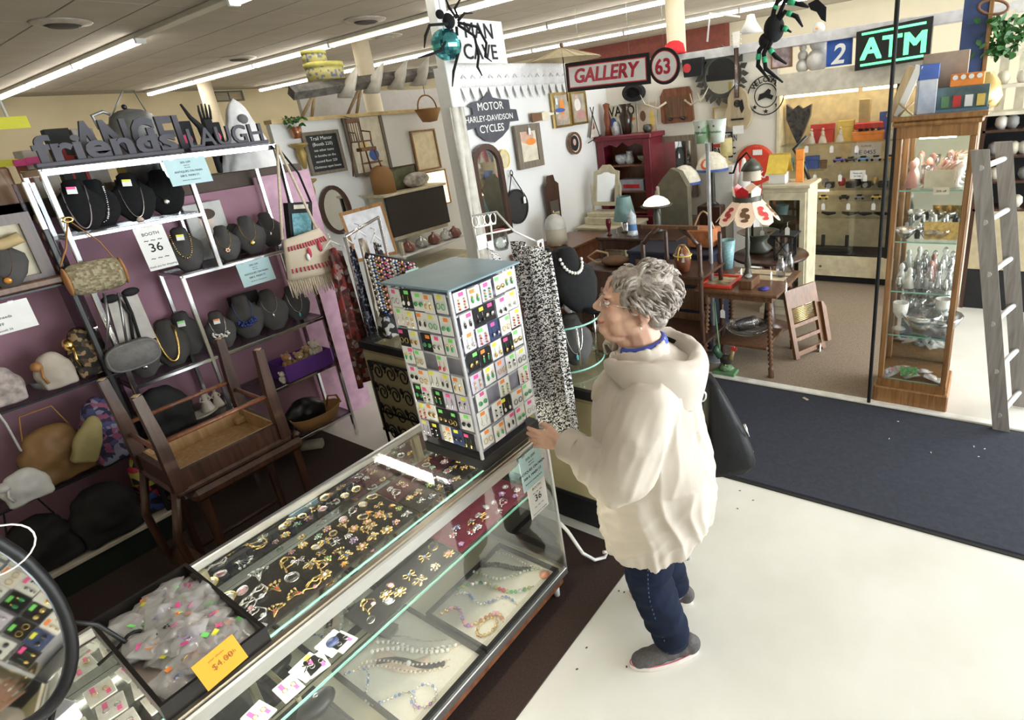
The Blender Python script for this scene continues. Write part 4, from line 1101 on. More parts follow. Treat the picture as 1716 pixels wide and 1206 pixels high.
for s in (-1, 1):
 ell(b, (-.020, s*.079, 1.525), (.017, .007, .031), (0, .25, s*.35)); ell(b, (-.012, s*.077, 1.497), (.010, .006, .012))
 ell(b, (-.030, s*.084, 1.530), (.011, .006, .028), (0, .25, s*.5))
caps(b, [(-.03, 0, .82), (-.02, 0, 1.0), (-.03, 0, 1.2), (-.045, 0, 1.3)], [.13, .12, .12, .08])
caps(b, [(-.03, .08, 1.28), (-.02, .16, 1.27), (.09, .235, 1.04), (.22, .12, 1.02), (.335, .004, 1.022)], [.06, .055, .045, .038, .029])
caps(b, [(-.03, -.08, 1.28), (-.02, -.16, 1.27), (.02, -.24, 1.03), (.14, -.235, .88)], [.06, .055, .045, .032])
caps(b, [(-.02, .07, .85), (.045, .10, .44), (-.045, .118, .09)], [.09, .055, .036])
caps(b, [(-.02, -.07, .85), (.015, -.125, .45), (-.075, -.15, .09)], [.09, .055, .036])
caps(b, [(.14, -.235, .88), (.20, -.23, .80)], [.034, .03])
for k in range(4): caps(b, [(.185+.012*k, -.205-.02*k*.6, .80), (.20+.012*k, -.20-.02*k*.6, .76), (.19+.012*k, -.185-.02*k*.6, .735)], [.010, .009, .008], 8)
caps(b, [(.17, -.205, .83), (.205, -.18, .80), (.215, -.175, .775)], [.011, .010, .008], 8)
hd = V((.90, -.42, -.06)).normalized(); hw = V((.06, -.09, 1)).normalized(); hn = hd.cross(hw)   # local (f,l,z)
def H_(a, w_, n_): q = V((.343, -.004, 1.018))+hd*a+hw*w_+hn*n_; return (q.x, q.y, q.z)
for w_ in (-.026, -.009, .009, .026): caps(b, [H_(-.005, w_*.55, 0), H_(.045, w_, .002), H_(.082, w_*1.05, 0)], [.020, .0155, .0115], 10)
FL = [(.028, .070), (.0095, .078), (-.0095, .073), (-.028, .058)]
FINGERT = []
for k, (w_, ln) in enumerate(FL):
 s_ = 1 if hn.y < 0 else -1          # curl away from the viewer
 a0 = .082
 pts = [H_(a0, w_*1.05, 0), H_(a0+ln*.44, w_*1.25, s_*.004), H_(a0+ln*.78, w_*1.3-.004, s_*.016), H_(a0+ln*.98, w_*1.3-.010, s_*.032)]
 caps(b, pts, [.0105, .0095, .0085, .0072], 10); FINGERT.append(pts)
s_ = 1 if hn.y < 0 else -1
caps(b, [H_(.015, .024, s_*.008), H_(.045, .046, s_*.022), H_(.078, .046, s_*.036), H_(.10, .036, s_*.046)], [.0155, .012, .0105, .008], 10)
body = remesh(b, .0046, 3).build('body', SKIN, pw)
m = MB()
for pts in FINGERT:
 a, c = V(pts[2]), V(pts[3]); m.ball(W(*(c.lerp(a, .15)-hn*s_*.006)), .0042, 8, 5)
m.build('nails', mat('nail', (0.70, 0.44, 0.36), 0.3), pw)
a, c = V(FINGERT[2][0]), V(FINGERT[2][1]); q = a.lerp(c, .45); dd = (c-a).normalized(); e1 = dd.cross(V((0, 0, 1))).normalized(); e2 = dd.cross(e1)
MB().tube([W(*(q+e1*.0112*math.cos(t_)+e2*.0112*math.sin(t_))) for t_ in [2*PI*k/14 for k in range(14)]], .0016, 6, closed=True).build('ring', GOLD, pw)
m = MB()
for s in (-1, 1): ell(m, (.100, s*.031, 1.573), (.0105, .0125, .0085), n=12)
ey = m.build('eyes', mat('eye_white', (0.78, 0.76, 0.73), 0.2), pw)
m = MB()
for s in (-1, 1): ell(m, (.1075, s*.031, 1.573), (.0042, .0058, .0058), n=12)
m.build('iris', mat('iris', (0.06, 0.09, 0.12), 0.15), ey)
m = MB()
for s in (-1, 1):
 for z, r_ in ((1.582, .0036), (1.565, .0028)):
  m.tube([W(.097, s*.016, z-.003), W(.1085, s*.024, z), W(.109, s*.034, z+.0005), W(.098, s*.045, z-.004)], r_, 6)
m.build('eyelids', SKIN, pw)
m = MB()
for s in (-1, 1): m.tube([W(.116, s*.014, 1.600), W(.114, s*.030, 1.608), W(.096, s*.050, 1.600)], [.003, .0034, .001], 6)
m.build('eyebrows', mat('brow_hair', (0.30, 0.22, 0.17), 0.8), pw)
m = MB()
m.tube([W(.118, -.024, 1.499), W(.1345, -.012, 1.502), W(.1375, 0, 1.5005), W(.1345, .012, 1.502), W(.118, .024, 1.499)], [.002, .0045, .0052, .0045, .002], 8)
m.tube([W(.118, -.022, 1.497), W(.1325, -.010, 1.491), W(.1355, 0, 1.490), W(.1325, .010, 1.491), W(.118, .022, 1.497)], [.002, .0048, .0058, .0048, .002], 8)
m.build('lips', mat('lip', (0.50, 0.17, 0.15), 0.4), pw)
m = MB()
for s in (-1, 1):
 m.tube([W(.121+.004*math.cos(t_*2), s*(.034+.022*math.cos(t_)), 1.570+.0165*math.sin(t_)) for t_ in [2*PI*k/18 for k in range(18)]], .0011, 5, closed=True)
 m.tube([W(.118, s*.056, 1.575), W(.07, s*.074, 1.572), W(.0, s*.083, 1.556), W(-.028, s*.085, 1.543)], .0012, 5)
m.tube([W(.125, -.012, 1.572), W(.131, 0, 1.577), W(.125, .012, 1.572)], .0012, 5)
gl = m.build('glasses', SILVER, pw)
m = MB()
for s in (-1, 1): m.prism(oval(.021, .016, 16), W(.122, s*.034, 1.570), WL, UZ, WF*.0006)
m.build('lenses', GLASS, gl)
m = MB(); ell(m, (-.006, .086, 1.486), (.0045, .0045, .0045), n=8); m.build('earring', PEARL, pw)
rh = random.Random(8)
hb = MB()
ell(hb, (-.045, 0, 1.605), (.100, .087, .082)); ell(hb, (-.070, 0, 1.555), (.076, .080, .072)); ell(hb, (.010, 0, 1.635), (.075, .074, .048)); ell(hb, (-.065, 0, 1.50), (.050, .064, .055))
for s in (-1, 1): ell(hb, (-.035, s*.058, 1.575), (.055, .030, .052)); ell(hb, (.040, s*.060, 1.585), (.018, .014, .035))
hm = remesh(hb, .006, 4, lambda p, n: .004*noise.noise(p*55))
locks = 0; tries = 0
while locks < 330 and tries < 6000:
 tries += 1
 th = rh.uniform(0, 2*PI); ph = math.acos(rh.uniform(-.75, 1))
 f, l, z = math.sin(ph)*math.cos(th), math.sin(ph)*math.sin(th), math.cos(ph)
 p = V((-.035+.112*f, .089*l, 1.588+.096*z))
 if p.x > .035 and p.z < 1.635: continue
 if p.x > -.035 and p.z < 1.555: continue
 if p.z < 1.475: continue
 nrm = V((f/.112, l/.089, z/.096)).normalized()
 flow = V((-.9+.5*rh.uniform(-1, 1), (.5 if p.y > 0 else -.5)*rh.uniform(.2, 1.6), -.9+1.0*max(0, z)+.35*rh.uniform(-1, 1)))
 if p.x > -.01 and p.z > 1.62: flow = V((.75, .55*rh.uniform(.3, 1.3), .10*rh.uniform(-1, 1)))   # fringe swept forward and to the side
 if p.z > 1.64 and p.x < -.01: flow = V((-.7, .5*rh.uniform(-1, 1), .35))
 flow = (flow-nrm*flow.dot(nrm)).normalized()
 ln = rh.uniform(.035, .062) * (.75 if p.z < 1.53 else 1)
 side = nrm.cross(flow)*rh.uniform(-.35, .35)
 P = []
 for k in range(6):
  t_ = k/5
  P.append(W(*(p-nrm*.006+flow*ln*t_+nrm*(.018*math.sin(PI*t_*.75)+.006*t_)+side*ln*t_*t_)))
 r0 = rh.uniform(.0052, .0085)
 hm.tube(P, [r0*.8, r0, r0*.95, r0*.8, r0*.5, r0*.12], 5)
 locks += 1
HAIR = mat('grey_hair', (0.20, 0.16, 0.135), 0.5, scale=38, c2=(0.56, 0.50, 0.45), stretch=(1, 1, .6), bump=.5, bscale=260, detail=6)
hm.k = 0
hm.build('hair', HAIR, pw)
# beige hooded jacket
cb = MB()
rings = [(.585, .085, .225, .10), (.62, -.005, .218, .242), (.72, -.018, .226, .255), (.82, -.018, .226, .255), (.92, -.016, .224, .250), (1.02, -.010, .214, .240), (1.10, -.006, .208, .232), (1.18, -.010, .198, .226), (1.25, -.022, .178, .220), (1.30, -.030, .150, .205), (1.345, -.028, .118, .150), (1.375, -.015, .088, .100), (1.40, -.005, .080, .085)]
rings = rings[1:]
n = 40; vs = []; fs = []
for (z, cf, df, dl) in rings:
 for k in range(n):
  a = 2*PI*k/n; ca, sa = math.cos(a), math.sin(a)
  e = .86
  f = math.copysign(abs(ca)**e, ca)*df; l = math.copysign(abs(sa)**e, sa)*dl
  zz = z
  if z < .9:
   low = (.9-z)/.28
   zz = z - .050*low*max(0, 1-abs(a-1.25)/1.2) - .04*low*max(0, 1-abs(a-5.0)/1.2) + .060*low*max(0, -ca)
  vs.append(W(cf+f, l, zz))
for i in range(len(rings)-1):
 for k in range(n): fs.append((i*n+k, i*n+(k+1) % n, (i+1)*n+(k+1) % n, (i+1)*n+k))
fs.append(tuple(range(n))[::-1]); fs.append(tuple((len(rings)-1)*n+k for k in range(n)))
cb.add(vs, fs)
caps(cb, [(-.03, .135, 1.275), (-.01, .185, 1.245), (.045, .235, 1.14), (.088, .252, 1.035), (.13, .225, .995), (.20, .14, 1.0), (.275, .055, 1.018)], [.088, .102, .108, .100, .094, .082, .062], 18)
caps(cb, [(-.03, -.135, 1.275), (-.01, -.185, 1.245), (.015, -.235, 1.10), (.04, -.25, .99), (.13, -.245, .90)], [.085, .093, .088, .078, .060], 18)
for c, r_, ro in (((.115, .26, .965), (.075, .055, .026), (0, .3, .6)), ((.16, .215, .955), (.07, .05, .024), (0, .2, .7)), ((.06, .275, 1.06), (.05, .045, .03), (0, .6, .3)), ((.19, .17, 1.055), (.05, .045, .02), (0, .1, .7)), ((.02, .225, 1.18), (.05, .05, .05), (0, .8, 0))): ell(cb, c, r_, ro)
ell(cb, (-.12, 0, 1.27), (.10, .14, .075), (0, -.3, 0))
caps(cb, [(.100, .050, 1.345), (.098, .030, 1.372), (.090, .0, 1.36)], [.022, .014, .015], 12)
caps(cb, [(.105, .045, 1.33), (.165, .055, 1.275), (.185, .05, 1.22)], [.020, .016, .010], 12)
def crease(x): return (1-min(1, abs(x)*1.7))**1.5
def folds(p, nn):
 q = p-WO; f, l, z = q.dot(WF), q.dot(WL), q.z
 arm = (l > .155+.25*max(0, 1.0-z) and z > .90) or (f > .205 and z > .90)
 if arm:
  s_ = f*.55-z*.84; r_ = f*.84+z*.55
  d = .013*crease(noise.noise(V((s_*3.0, r_*13+s_*3, l*9))))+.004*noise.noise(V((s_*12, r_*9, l*9)))
  return d-.006
 a = math.atan2(l, f)*.24
 g = min(1.0, max(0.15, (1.28-z)*2.0))
 w_ = a*11+(z-1)*3.0+.6*noise.noise(V((a*5, z*5, 0)))
 d = .020*g*crease(noise.noise(V((w_, z*1.1, 3.0))))+.008*g*crease(noise.noise(V((a*9-(z-.9)*13, a*3+z*3, 8.0))))
 if z < .70: d += .004*math.sin(a*130)*max(0, (.70-z)/.1)*(1 if f < .05 else .4)
 return d-.010*g
coat = remesh(cb, .0075, 5, folds)
JACK = mat('beige_jacket', (0.54, 0.475, 0.405), 0.68, var=0.05, scale=5, bump=0.03, bscale=400, c2=(0.58, 0.515, 0.44))
cj = coat.build('jacket', JACK, pw)
def crv(P, t_):
 k = min(int(t_*(len(P)-1)), len(P)-2); x = t_*(len(P)-1)-k
 g = lambda i: V(P[max(0, min(len(P)-1, i))])
 p0, p1, p2, p3 = g(k-1), g(k), g(k+1), g(k+2)
 return .5*((2*p1)+(p2-p0)*x+(2*p0-5*p1+4*p2-p3)*x*x+(3*p1-p0-3*p2+p3)*x**3)
def mir(P): return P+[(f, -l, z) for f, l, z in P[-2::-1]]
HN = mir([(.088, .048, 1.372), (.045, .082, 1.385), (-.02, .088, 1.395), (-.07, .055, 1.40), (-.085, 0, 1.402)])
HR = mir([(.112, .066, 1.352), (.055, .128, 1.372), (-.045, .150, 1.372), (-.150, .120, 1.352), (-.195, 0, 1.335)])
HO = mir([(.118, .075, 1.318), (.070, .165, 1.300), (-.03, .195, 1.250), (-.145, .155, 1.175), (-.205, 0, 1.150)])
def hood(u, v):
 n_, r_, o_ = crv(HN, u), crv(HR, u), crv(HO, u)
 bk = math.sin(PI*u)
 dip = n_.lerp(r_, .55)-V((0, 0, .022+.085*bk)); bul = r_.lerp(o_, .5)+V(((r_.x+o_.x)*.5+.03, (r_.y+o_.y)*.5, .25)).normalized()*(.022+.042*bk)
 p = crv([n_, dip, r_+V((0, 0, .004)), bul, o_], v)
 k = .016*crease(noise.noise(V((u*9, v*3, 1.0))))+.008*crease(noise.noise(V((u*20, v*7, 5.0))))
 p = p+V((p.x*.4-.02, p.y*.4, .5))*k*1.6
 return W(*p)
hd_ = MB().sheet(hood, 72, 40, .008).build('hood', JACK, cj)
m = MB()
cuffp = [(.268, .062, 1.018), (.312, .022, 1.022)]
ca_, cc_ = W(*cuffp[0]), W(*cuffp[1]); ax_ = (cc_-ca_).normalized(); e1 = ax_.cross(UZ).normalized(); e2 = ax_.cross(e1)
m.tube([ca_-ax_*.02, ca_, cc_-ax_*.008, cc_, cc_-ax_*.004], [.062, .064, .0635, .058, .040], 20, caps=False)
m.build('cuff', JACK, cj)
MB().ball(W(.285, .095, .978), .008, 8, 5).build('button', mat('dark_button', (0.06, 0.05, 0.05), 0.4), cj)
m = MB()
sm = [W(.02+.10*t_, .245+.03*math.sin(3*t_), 1.29-.12*t_) for t_ in [k/8 for k in range(9)]]
m.build if False else None
m = MB(); m.tube([W(-.010+.082*math.cos(t_), .078*math.sin(t_), 1.392-.012*math.cos(t_)) for t_ in [.5+k*.36 for k in range(15)]], .013, 8, flat=1.6)
m.build('shirt_collar', mat('blue_shirt', (0.05, 0.09, 0.42), 0.7), pw)
# jeans
jb = MB()
caps(jb, [(-.02, .0, .86), (-.02, 0, .74)], [.18, .17], 18)
caps(jb, [(-.015, .085, .74), (.035, .105, .52), (.045, .105, .42), (.005, .112, .26), (-.03, .118, .12)], [.118, .098, .092, .086, .078], 18)
caps(jb, [(-.015, -.085, .74), (.010, -.12, .52), (.010, -.128, .42), (-.035, -.14, .26), (-.065, -.148, .125)], [.118, .098, .092, .086, .078], 18)
def jfold(p, nn):
 q = p-WO; f, l, z = q.dot(WF), q.dot(WL), q.z
 return .008*noise.noise(V((f*14, l*14, z*24)))+.006*noise.noise(V((f*9+z*30, l*9, z*10)))*(1 if z < .5 else .3)
jn = remesh(jb, .009, 4, jfold)
jn.v = [V((p.x, p.y, max(p.z, .062))) for p in jn.v]
JEAN = mat('dark_denim', (0.005, 0.008, 0.020), 0.8, var=0.2, scale=8, bump=.15, bscale=500, spec=.15, c2=(0.009, 0.015, 0.036))
jo = jn.build('jeans', JEAN, pw)
m = MB()
for k in range(26):
 t_ = k/25; z = .66-.56*t_; f = .02+.03*math.sin(PI*min(1, (.74-z)/.6))-.045*max(0, t_-.45)
 m.ball(W(f+.0, .105+(.098 if z > .3 else .090)-.006*t_, z), (.0022, .0022, .006), 6, 4)
m.build('side_seam', mat('seam_thread', (0.06, 0.09, 0.18), 0.7), jo)
# trainers
def shoe(heel, toe, lb):
 h = W(heel[0], heel[1], 0); t = W(toe[0], toe[1], 0); d = (t-h); ln = d.length; d.normalize(); sd = UZ.cross(d)
 def S(a, w_, z): return h+d*(a*ln)+sd*w_+V((0, 0, z))
 u = MB()
 for a, w_, r_ in ((.10, 0, (.045, .034, .048)), (.24, 0, (.055, .036, .050)), (.42, 0, (.060, .040, .042)), (.60, 0, (.060, .045, .034)), (.76, 0, (.055, .046, .028)), (.87, 0, (.036, .040, .024))):
  q = S(a, w_, r_[2]*.9+.012); T0 = Matrix.Translation(q) @ Matrix.Rotation(math.atan2(d.y, d.x), 4, 'Z'); u.T = T0; u.ball((0, 0, 0), r_, 14, 9); u.T = None
 u.ball(S(.13, 0, .082), (.034, .034, .03), 12, 8)
 up = remesh(u, .005, 4); up.v = [V((p.x, p.y, max(p.z, .016))) for p in up.v]
 so = up.build('shoe', mat('grey_shoe', (0.085, 0.075, 0.075), 0.75, var=0.2, scale=120), pw, label=lb)
 out = []
 for k in range(30):
  a = 2*PI*k/30; x = .5+.515*math.cos(a); wd = (.041+.009*math.cos(a)) * math.sin(a) * (1 if math.cos(a) < .6 else .93)
  out.append((x, wd))
 m = MB(); P0 = [S(x, w_, .001+.012*max(0, x-.8)*2) for x, w_ in out]; P1 = [S(.5+(x-.5)*.985, w_*.99, .024+.012*max(0, .35-x)+.010*max(0, x-.75)) for x, w_ in out]
 n = len(out); m.add(P0+P1, [tuple(range(n))[::-1], tuple(range(n, 2*n))]+[(i, (i+1) % n, n+(i+1) % n, n+i) for i in range(n)], False)
 m.build('sole', mat('pale_sole', (0.72, 0.66, 0.60), 0.6), so)
 m = MB(); m.tube([S(.5+(x-.5)*1.0, w_*1.01, .026+.012*max(0, .35-x)+.010*max(0, x-.75)) for x, w_ in out], .0022, 5, closed=True); m.build('piping', mat('pink_piping', (0.60, 0.10, 0.18), 0.5), so)
 m = MB()
 for k in range(4): m.tube([S(.40+.07*k, -.022, .082-.011*k), S(.42+.07*k, 0, .088-.011*k), S(.40+.07*k, .022, .082-.011*k)], .0028, 6)
 m.build('laces', mat('grey_lace', (0.05, 0.045, 0.045), 0.7), so)
 MB().cyl(W(heel[0]+.07, heel[1]*1.0+.0, .075), W(heel[0]+.075, heel[1], .13), .040, .042, 14).build('sock', PAPER, pw)
shoe((-.135, .117), (.150, .165), 'grey trainer with pink trim, nearer foot'); shoe((-.152, -.132), (.130, -.215), 'grey trainer with pink trim, farther foot')
# black shoulder bag hanging behind her
BAGM = mat('black_nylon', (0.006, 0.006, 0.007), 0.55, var=0.2, spec=.25, bump=.1, bscale=90)
hb_ = thing('handbag', 'black shoulder bag with zip pocket hanging at the back of the beige jacket', 'bag', tuple(W(-.30, -.12, .76)))
sec = [(.772, -.262, .150, .175), (.80, -.275, .162, .185), (.86, -.272, .150, .178), (.95, -.258, .118, .150), (1.05, -.240, .075, .125), (1.13, -.222, .038, .105), (1.155, -.215, .022, .09)]
m = MB(); n = 20; vs = []
for (z, cf, df, dl) in sec:
 for k in range(n):
  a = 2*PI*k/n; ca, sa = math.cos(a), math.sin(a)
  f = cf-.06+math.copysign(abs(ca)**.45, ca)*df*.62; l = -.135+math.copysign(abs(sa)**.45, sa)*dl*.62
  vs.append(W(f, l, z+(.035 if False else .05*(-(f+.32)) if z < .85 else 0)))
fs = [(i*n+k, i*n+(k+1) % n, (i+1)*n+(k+1) % n, (i+1)*n+k) for i in range(len(sec)-1) for k in range(n)]
fs += [tuple(range(n))[::-1], tuple((len(sec)-1)*n+k for k in range(n))]
m.add(vs, fs, True); m.build('body', BAGM, hb_)
m = MB(); m.tube([W(-.22, -.03, 1.13), W(-.205, .0, 1.19), W(-.19, -.02, 1.24), W(-.15, -.10, 1.335), W(-.05, -.165, 1.37), W(.03, -.16, 1.30)], .016, 6, flat=.3); m.build('strap', BAGM, hb_)
q = W(-.214, .012, 1.165); m = MB().tube([q+WF*.017*math.cos(t_)+UZ*.022*math.sin(t_) for t_ in [2*PI*k/16 for k in range(16)]], .004, 6, closed=True); m.build('strap_ring', CHROME, hb_)
MB().tube([W(-.385, -.05, .99), W(-.395, -.05, .96), W(-.405, -.06, .93)], .0055, 6).build('zip_pull', CHROME, hb_)
# == chrome shelving with the pink back
SX0, SX1, SY0, SY1 = .89, 2.08, 3.92, 4.25
PINK = mat('mauve_panel', (0.36, 0.19, 0.25), 0.75, var=0.06, scale=3)
sh = thing('shelf_unit', 'chrome étagère with glass shelves and mauve back panel holding jewellery busts', 'shelf', (1.2, 4.1, 0))
MB().box((-.6, 4.29, 0), (2.06, 4.31, 1.95)).build('back_panel', PINK, sh)
MB().box((2.06, 4.29, 0), (2.48, 4.31, 2.0)).build('back_panel', mat('pale_pink_panel', (0.56, 0.34, 0.44), 0.75), sh)
def post(x, y, z0, z1): MB().box((x-.013, y-.013, z0), (x+.013, y+.013, z1), .004).build('post', CHROME, sh)
for y in (SY0, SY1):
 post(SX0, y, .19, 2.2); post(SX1, y, 0, 2.2); post(1.53, y, 1.52, 2.2); post(1.31, y, 0, 1.52)
def rails(x0, x1, z, h=.022):
 for y in (SY0, SY1): MB().box((x0, y-.012, z-h/2), (x1, y+.012, z+h/2), .003).build('rail', CHROME, sh)
 for x in (x0, x1): MB().box((x-.011, SY0, z-h/2), (x+.011, SY1, z+h/2), .003).build('rail', CHROME, sh)
DGL = glass('smoked_shelf_glass', (0.70, 0.72, 0.72), 0.06, .03, .6)
def gsh(x0, x1, z, y0=SY0, y1=SY1): MB().box((x0, y0, z+.011), (x1, y1, z+.018)).build('glass_shelf', DGL, sh)
rails(SX0, SX1, 2.19, .036)
rails(SX0, 1.53, 1.855); gsh(SX0, 1.53, 1.855)
rails(1.31, SX1, 1.52); gsh(1.31, SX1, 1.52)
rails(SX0, SX1, .985); gsh(SX0, SX1, .985)
rails(1.31, SX1, .615); gsh(SX0, SX1, .615)
rails(1.31, SX1, .19); gsh(1.31, SX1, .19)
MB().box((SX0, SY0+.01, 2.2), (SX1, SY1, 2.212)).build('top_board', mat('dark_top_board', (0.05, 0.045, 0.05), 0.6), sh)
lu = thing('left_shelf_unit', 'dark glass shelf unit of handbags left of the chrome shelving', 'shelf', (.1, 4.1, 0))
MB().box((-.7, 3.92, 0), (.86, 4.28, .16)).build('plinth', mat('dark_green_black', (0.012, 0.018, 0.014), 0.5), lu)
MB().box((-.7, 3.90, .16), (.86, 4.28, .185), .003).build('base_board', mat('pale_board', (0.55, 0.50, 0.42), 0.6), lu)
for z in (1.105, 1.645, .62):
 MB().box((-.7, 3.92, z-.008), (.86, 4.28, z)).build('glass_shelf', DGL, lu); MB().box((-.7, 3.912, z-.009), (.86, 3.92, z+.001)).build('shelf_edge', BLACK, lu)
MB().box((.83, 3.925, .185), (.848, 4.27, 2.15)).build('side_pane', glass('dark_side_glass', (.55, .52, .54), .08, .02, .6), lu)
MB().box((.80, 3.915, .185), (.825, 3.94, 1.92), .004).build('post', BLACK, lu); MB().box((.80, 3.915, 1.92), (.825, 3.94, 2.16), .004).build('post', CHROME, lu)
LET = mat('slate_paint', (0.075, 0.072, 0.088), 0.65, var=0.1)
def words(s, p0, p1, z, hgt, dep, lb, off=.03, y=None, sx=1.0):
 t = thing('word_sign', lb, 'sign', (p0, y, z))
 MB().box((p0, y, z), (p1, y+.05, z+.022), .003).build('board', LET, t)
 vs, fs = text_geo(s, 1.0, 0, off, 0, 1.0, 'LEFT', 3)
 xs = [v[0] for v in vs]; wd = max(xs)-min(xs); k = (p1-p0-.03)/wd
 for i, ch in enumerate(s):
  pre, _ = text_geo(s[:i+1], 1.0, 0, off); cv, cf = text_geo(ch, 1.0, dep/hgt/2, off)
  rgt = max(v[0] for v in pre); cw = [v[0] for v in cv]
  x0 = rgt-max(cw)-min(xs)
  b = MB(); b.add([(p0+.015+(x0+v[0])*k, y+.02+dep/2-v[2]*hgt, z+.018+v[1]*hgt/.72) for v in cv], cf)
  b.build('letter', LET, t)
words('friends', .885, 1.555, 2.214, .135, .022, 'slate wooden word sign reading friends on top of the chrome shelving', y=3.935)
words('LAUGH', 1.59, 2.06, 2.214, .112, .022, 'slate wooden word sign reading LAUGH beside the ghost', off=.015, y=3.935)
words('ANGEL', 1.10, 1.72, 2.214, .20, .025, 'tall dark wooden letters reading ANGEL behind the friends sign', off=.03, y=4.10)
p = at(243, 255, 'y', 4.32)
k = thing('metal_kettle', 'galvanised metal pot with wire handle behind the word signs', 'pot', (p.x, 4.38, 2.0))
GAL = mat('galvanised', (0.30, 0.31, 0.31), 0.42, 0.7, var=0.25, scale=9)
q = at(243, 245, 'y', 4.38)
MB().lathe([(.0, 2.05), (.12, 2.05), (.13, 2.2), (.125, 2.42), (.11, 2.46), (.06, 2.49), (0, 2.5)], (q.x, 4.42, 0), 20).build('body', GAL, k)
MB().ball((q.x-.02, 4.42, 2.51), .016, 8, 6).build('lid_knob', BLACK, k)
MB().tube([(q.x-.12, 4.40, 2.36), (q.x-.19, 4.40, 2.40), (q.x-.20, 4.40, 2.47), (q.x-.14, 4.40, 2.49), (q.x-.11, 4.40, 2.47)], .01, 8).build('handle', GAL, k)
MB().tube([(q.x-.1, 4.42, 2.46), (q.x+.0, 4.42, 2.60), (q.x+.06, 4.42, 2.60), (q.x+.09, 4.42, 2.46)], .004, 6).build('wire_bail', GAL, k)
MB().box((.6, 4.33, 0), (2.45, 4.75, 2.05)).build('display_cabinet', mat('cabinet_brown', (0.10, 0.075, 0.06), 0.8), label='brown cabinet back standing behind the chrome shelving', cat='cabinet')  # one even dull brown over the whole cabinet
p = at(413, 240, 'y', 4.28); GH = mat('ghost_gauze', (0.74, 0.73, 0.72), 0.9, var=0.1, scale=14)
gh = thing('ghost_decoration', 'white gauze ghost decoration beside the LAUGH sign', 'decoration', (p.x, 4.28, 2.06))
def ghost(u, v):
 a = 2*PI*u; z = 2.52-.46*v; r_ = .05*math.sqrt(min(1, v*6))+.11*v+.018*math.sin(7*a+6*v)*v
 return (p.x+r_*math.cos(a)+.06*max(0, v-.3)*math.cos(a), 4.28+r_*.6*math.sin(a), z)
MB().sheet(ghost, 28, 14).build('gauze', GH, gh)
MB().ball((p.x-.0, 4.23, 2.385), (.035, .02, .032), 10, 7).build('face', mat('ghost_face', (0.16, 0.15, 0.15), .8), gh)
for (px, py, lb) in ((345, 200, 'black clawed hand decoration pointing up behind the letters'),):
 p = at(px, py, 'y', 4.30); t = thing('claw_hand', lb, 'decoration', (p.x, 4.3, 2.06))
 m = MB().box((p.x-.03, 4.28, 2.06), (p.x+.03, 4.32, 2.41), .01)
 m.build('palm', BLACKM, t)
 for k in range(4): MB().tube([(p.x-.028+.018*k, 4.29, 2.40), (p.x-.034+.022*k, 4.28, 2.45), (p.x-.034+.022*k, 4.27, 2.50-.008*abs(k-1.5))], [.009, .008, .004], 6).build('finger', BLACKM, t)
p = at(318, 195, 'y', 4.27); MB().tube([(p.x+.06, 4.27, 2.2), (p.x+.04, 4.27, 2.36), (p.x-.0, 4.27, 2.42), (p.x-.03, 4.27, 2.50)], [.028, .022, .014, .007], 8).build('black_branch', BLACKM, label='bent black branch prop behind the letters', cat='prop')
HOTP = mat('hot_pink_sign', (0.85, 0.10, 0.22), 0.7)
for (px, py, w_, h_, lb) in ((315, 235, .10, .22, 'hot pink and black sign panel behind the letters'), (362, 225, .09, .20, 'second hot pink and black sign panel near the LAUGH sign')):
 p = at(px, py, 'y', 4.28); t = thing('pink_panel', lb, 'sign', (p.x, 4.285, 2.06))
 MB().box((p.x-w_/2, 4.283, 2.06), (p.x+w_/2, 4.293, 2.06+h_+.12), .003).build('board', BLACKM, t)
 m = MB()
 for k in range(3): m.prism(oval(w_*.32, .032, 12), (p.x+.01*(k % 2), 4.282, 2.14+.075*k), UX, UZ, (0, -.002, 0))
 m.build('blobs', HOTP, t)
def obj_vase(p, prof, m, lb, name='vase', cat='vase', n=20, sx=1, sy=1): return MB().lathe(prof, p, n, sx=sx, sy=sy).build(name, m, label=lb, cat=cat)
TEAL = mat('teal_glaze', (0.22, 0.42, 0.44), 0.2, var=0.1)
p = at(165, 320, 'y', 4.5)
for k, (dz, r_) in enumerate(((0, .105), (.075, .10))): obj_vase((p.x, 4.5, 1.90+dz), [(0, 0), (r_*.7, 0), (r_, .02), (r_, .05), (r_*.85, .07), (r_*.8, .07), (r_*.8, .03), (0, .01)], TEAL, ['lower teal ceramic bowl stacked behind the black busts', 'upper teal ceramic bowl stacked behind the black busts'][k], 'bowl', 'bowl')
MB().box((.55, 4.36, 1.86), (2.4, 4.74, 1.90)).build('shelf_board', mat('brown_board', (.12, .08, .06), .7), label='brown board carrying the clutter behind the pink panel', cat='board')
rbk = random.Random(4)
BC = [(.55, .47, .33), (.62, .60, .50), (.20, .16, .12), (.35, .10, .08), (.15, .18, .28), (.70, .66, .56), (.45, .30, .12), (.08, .08, .09)]
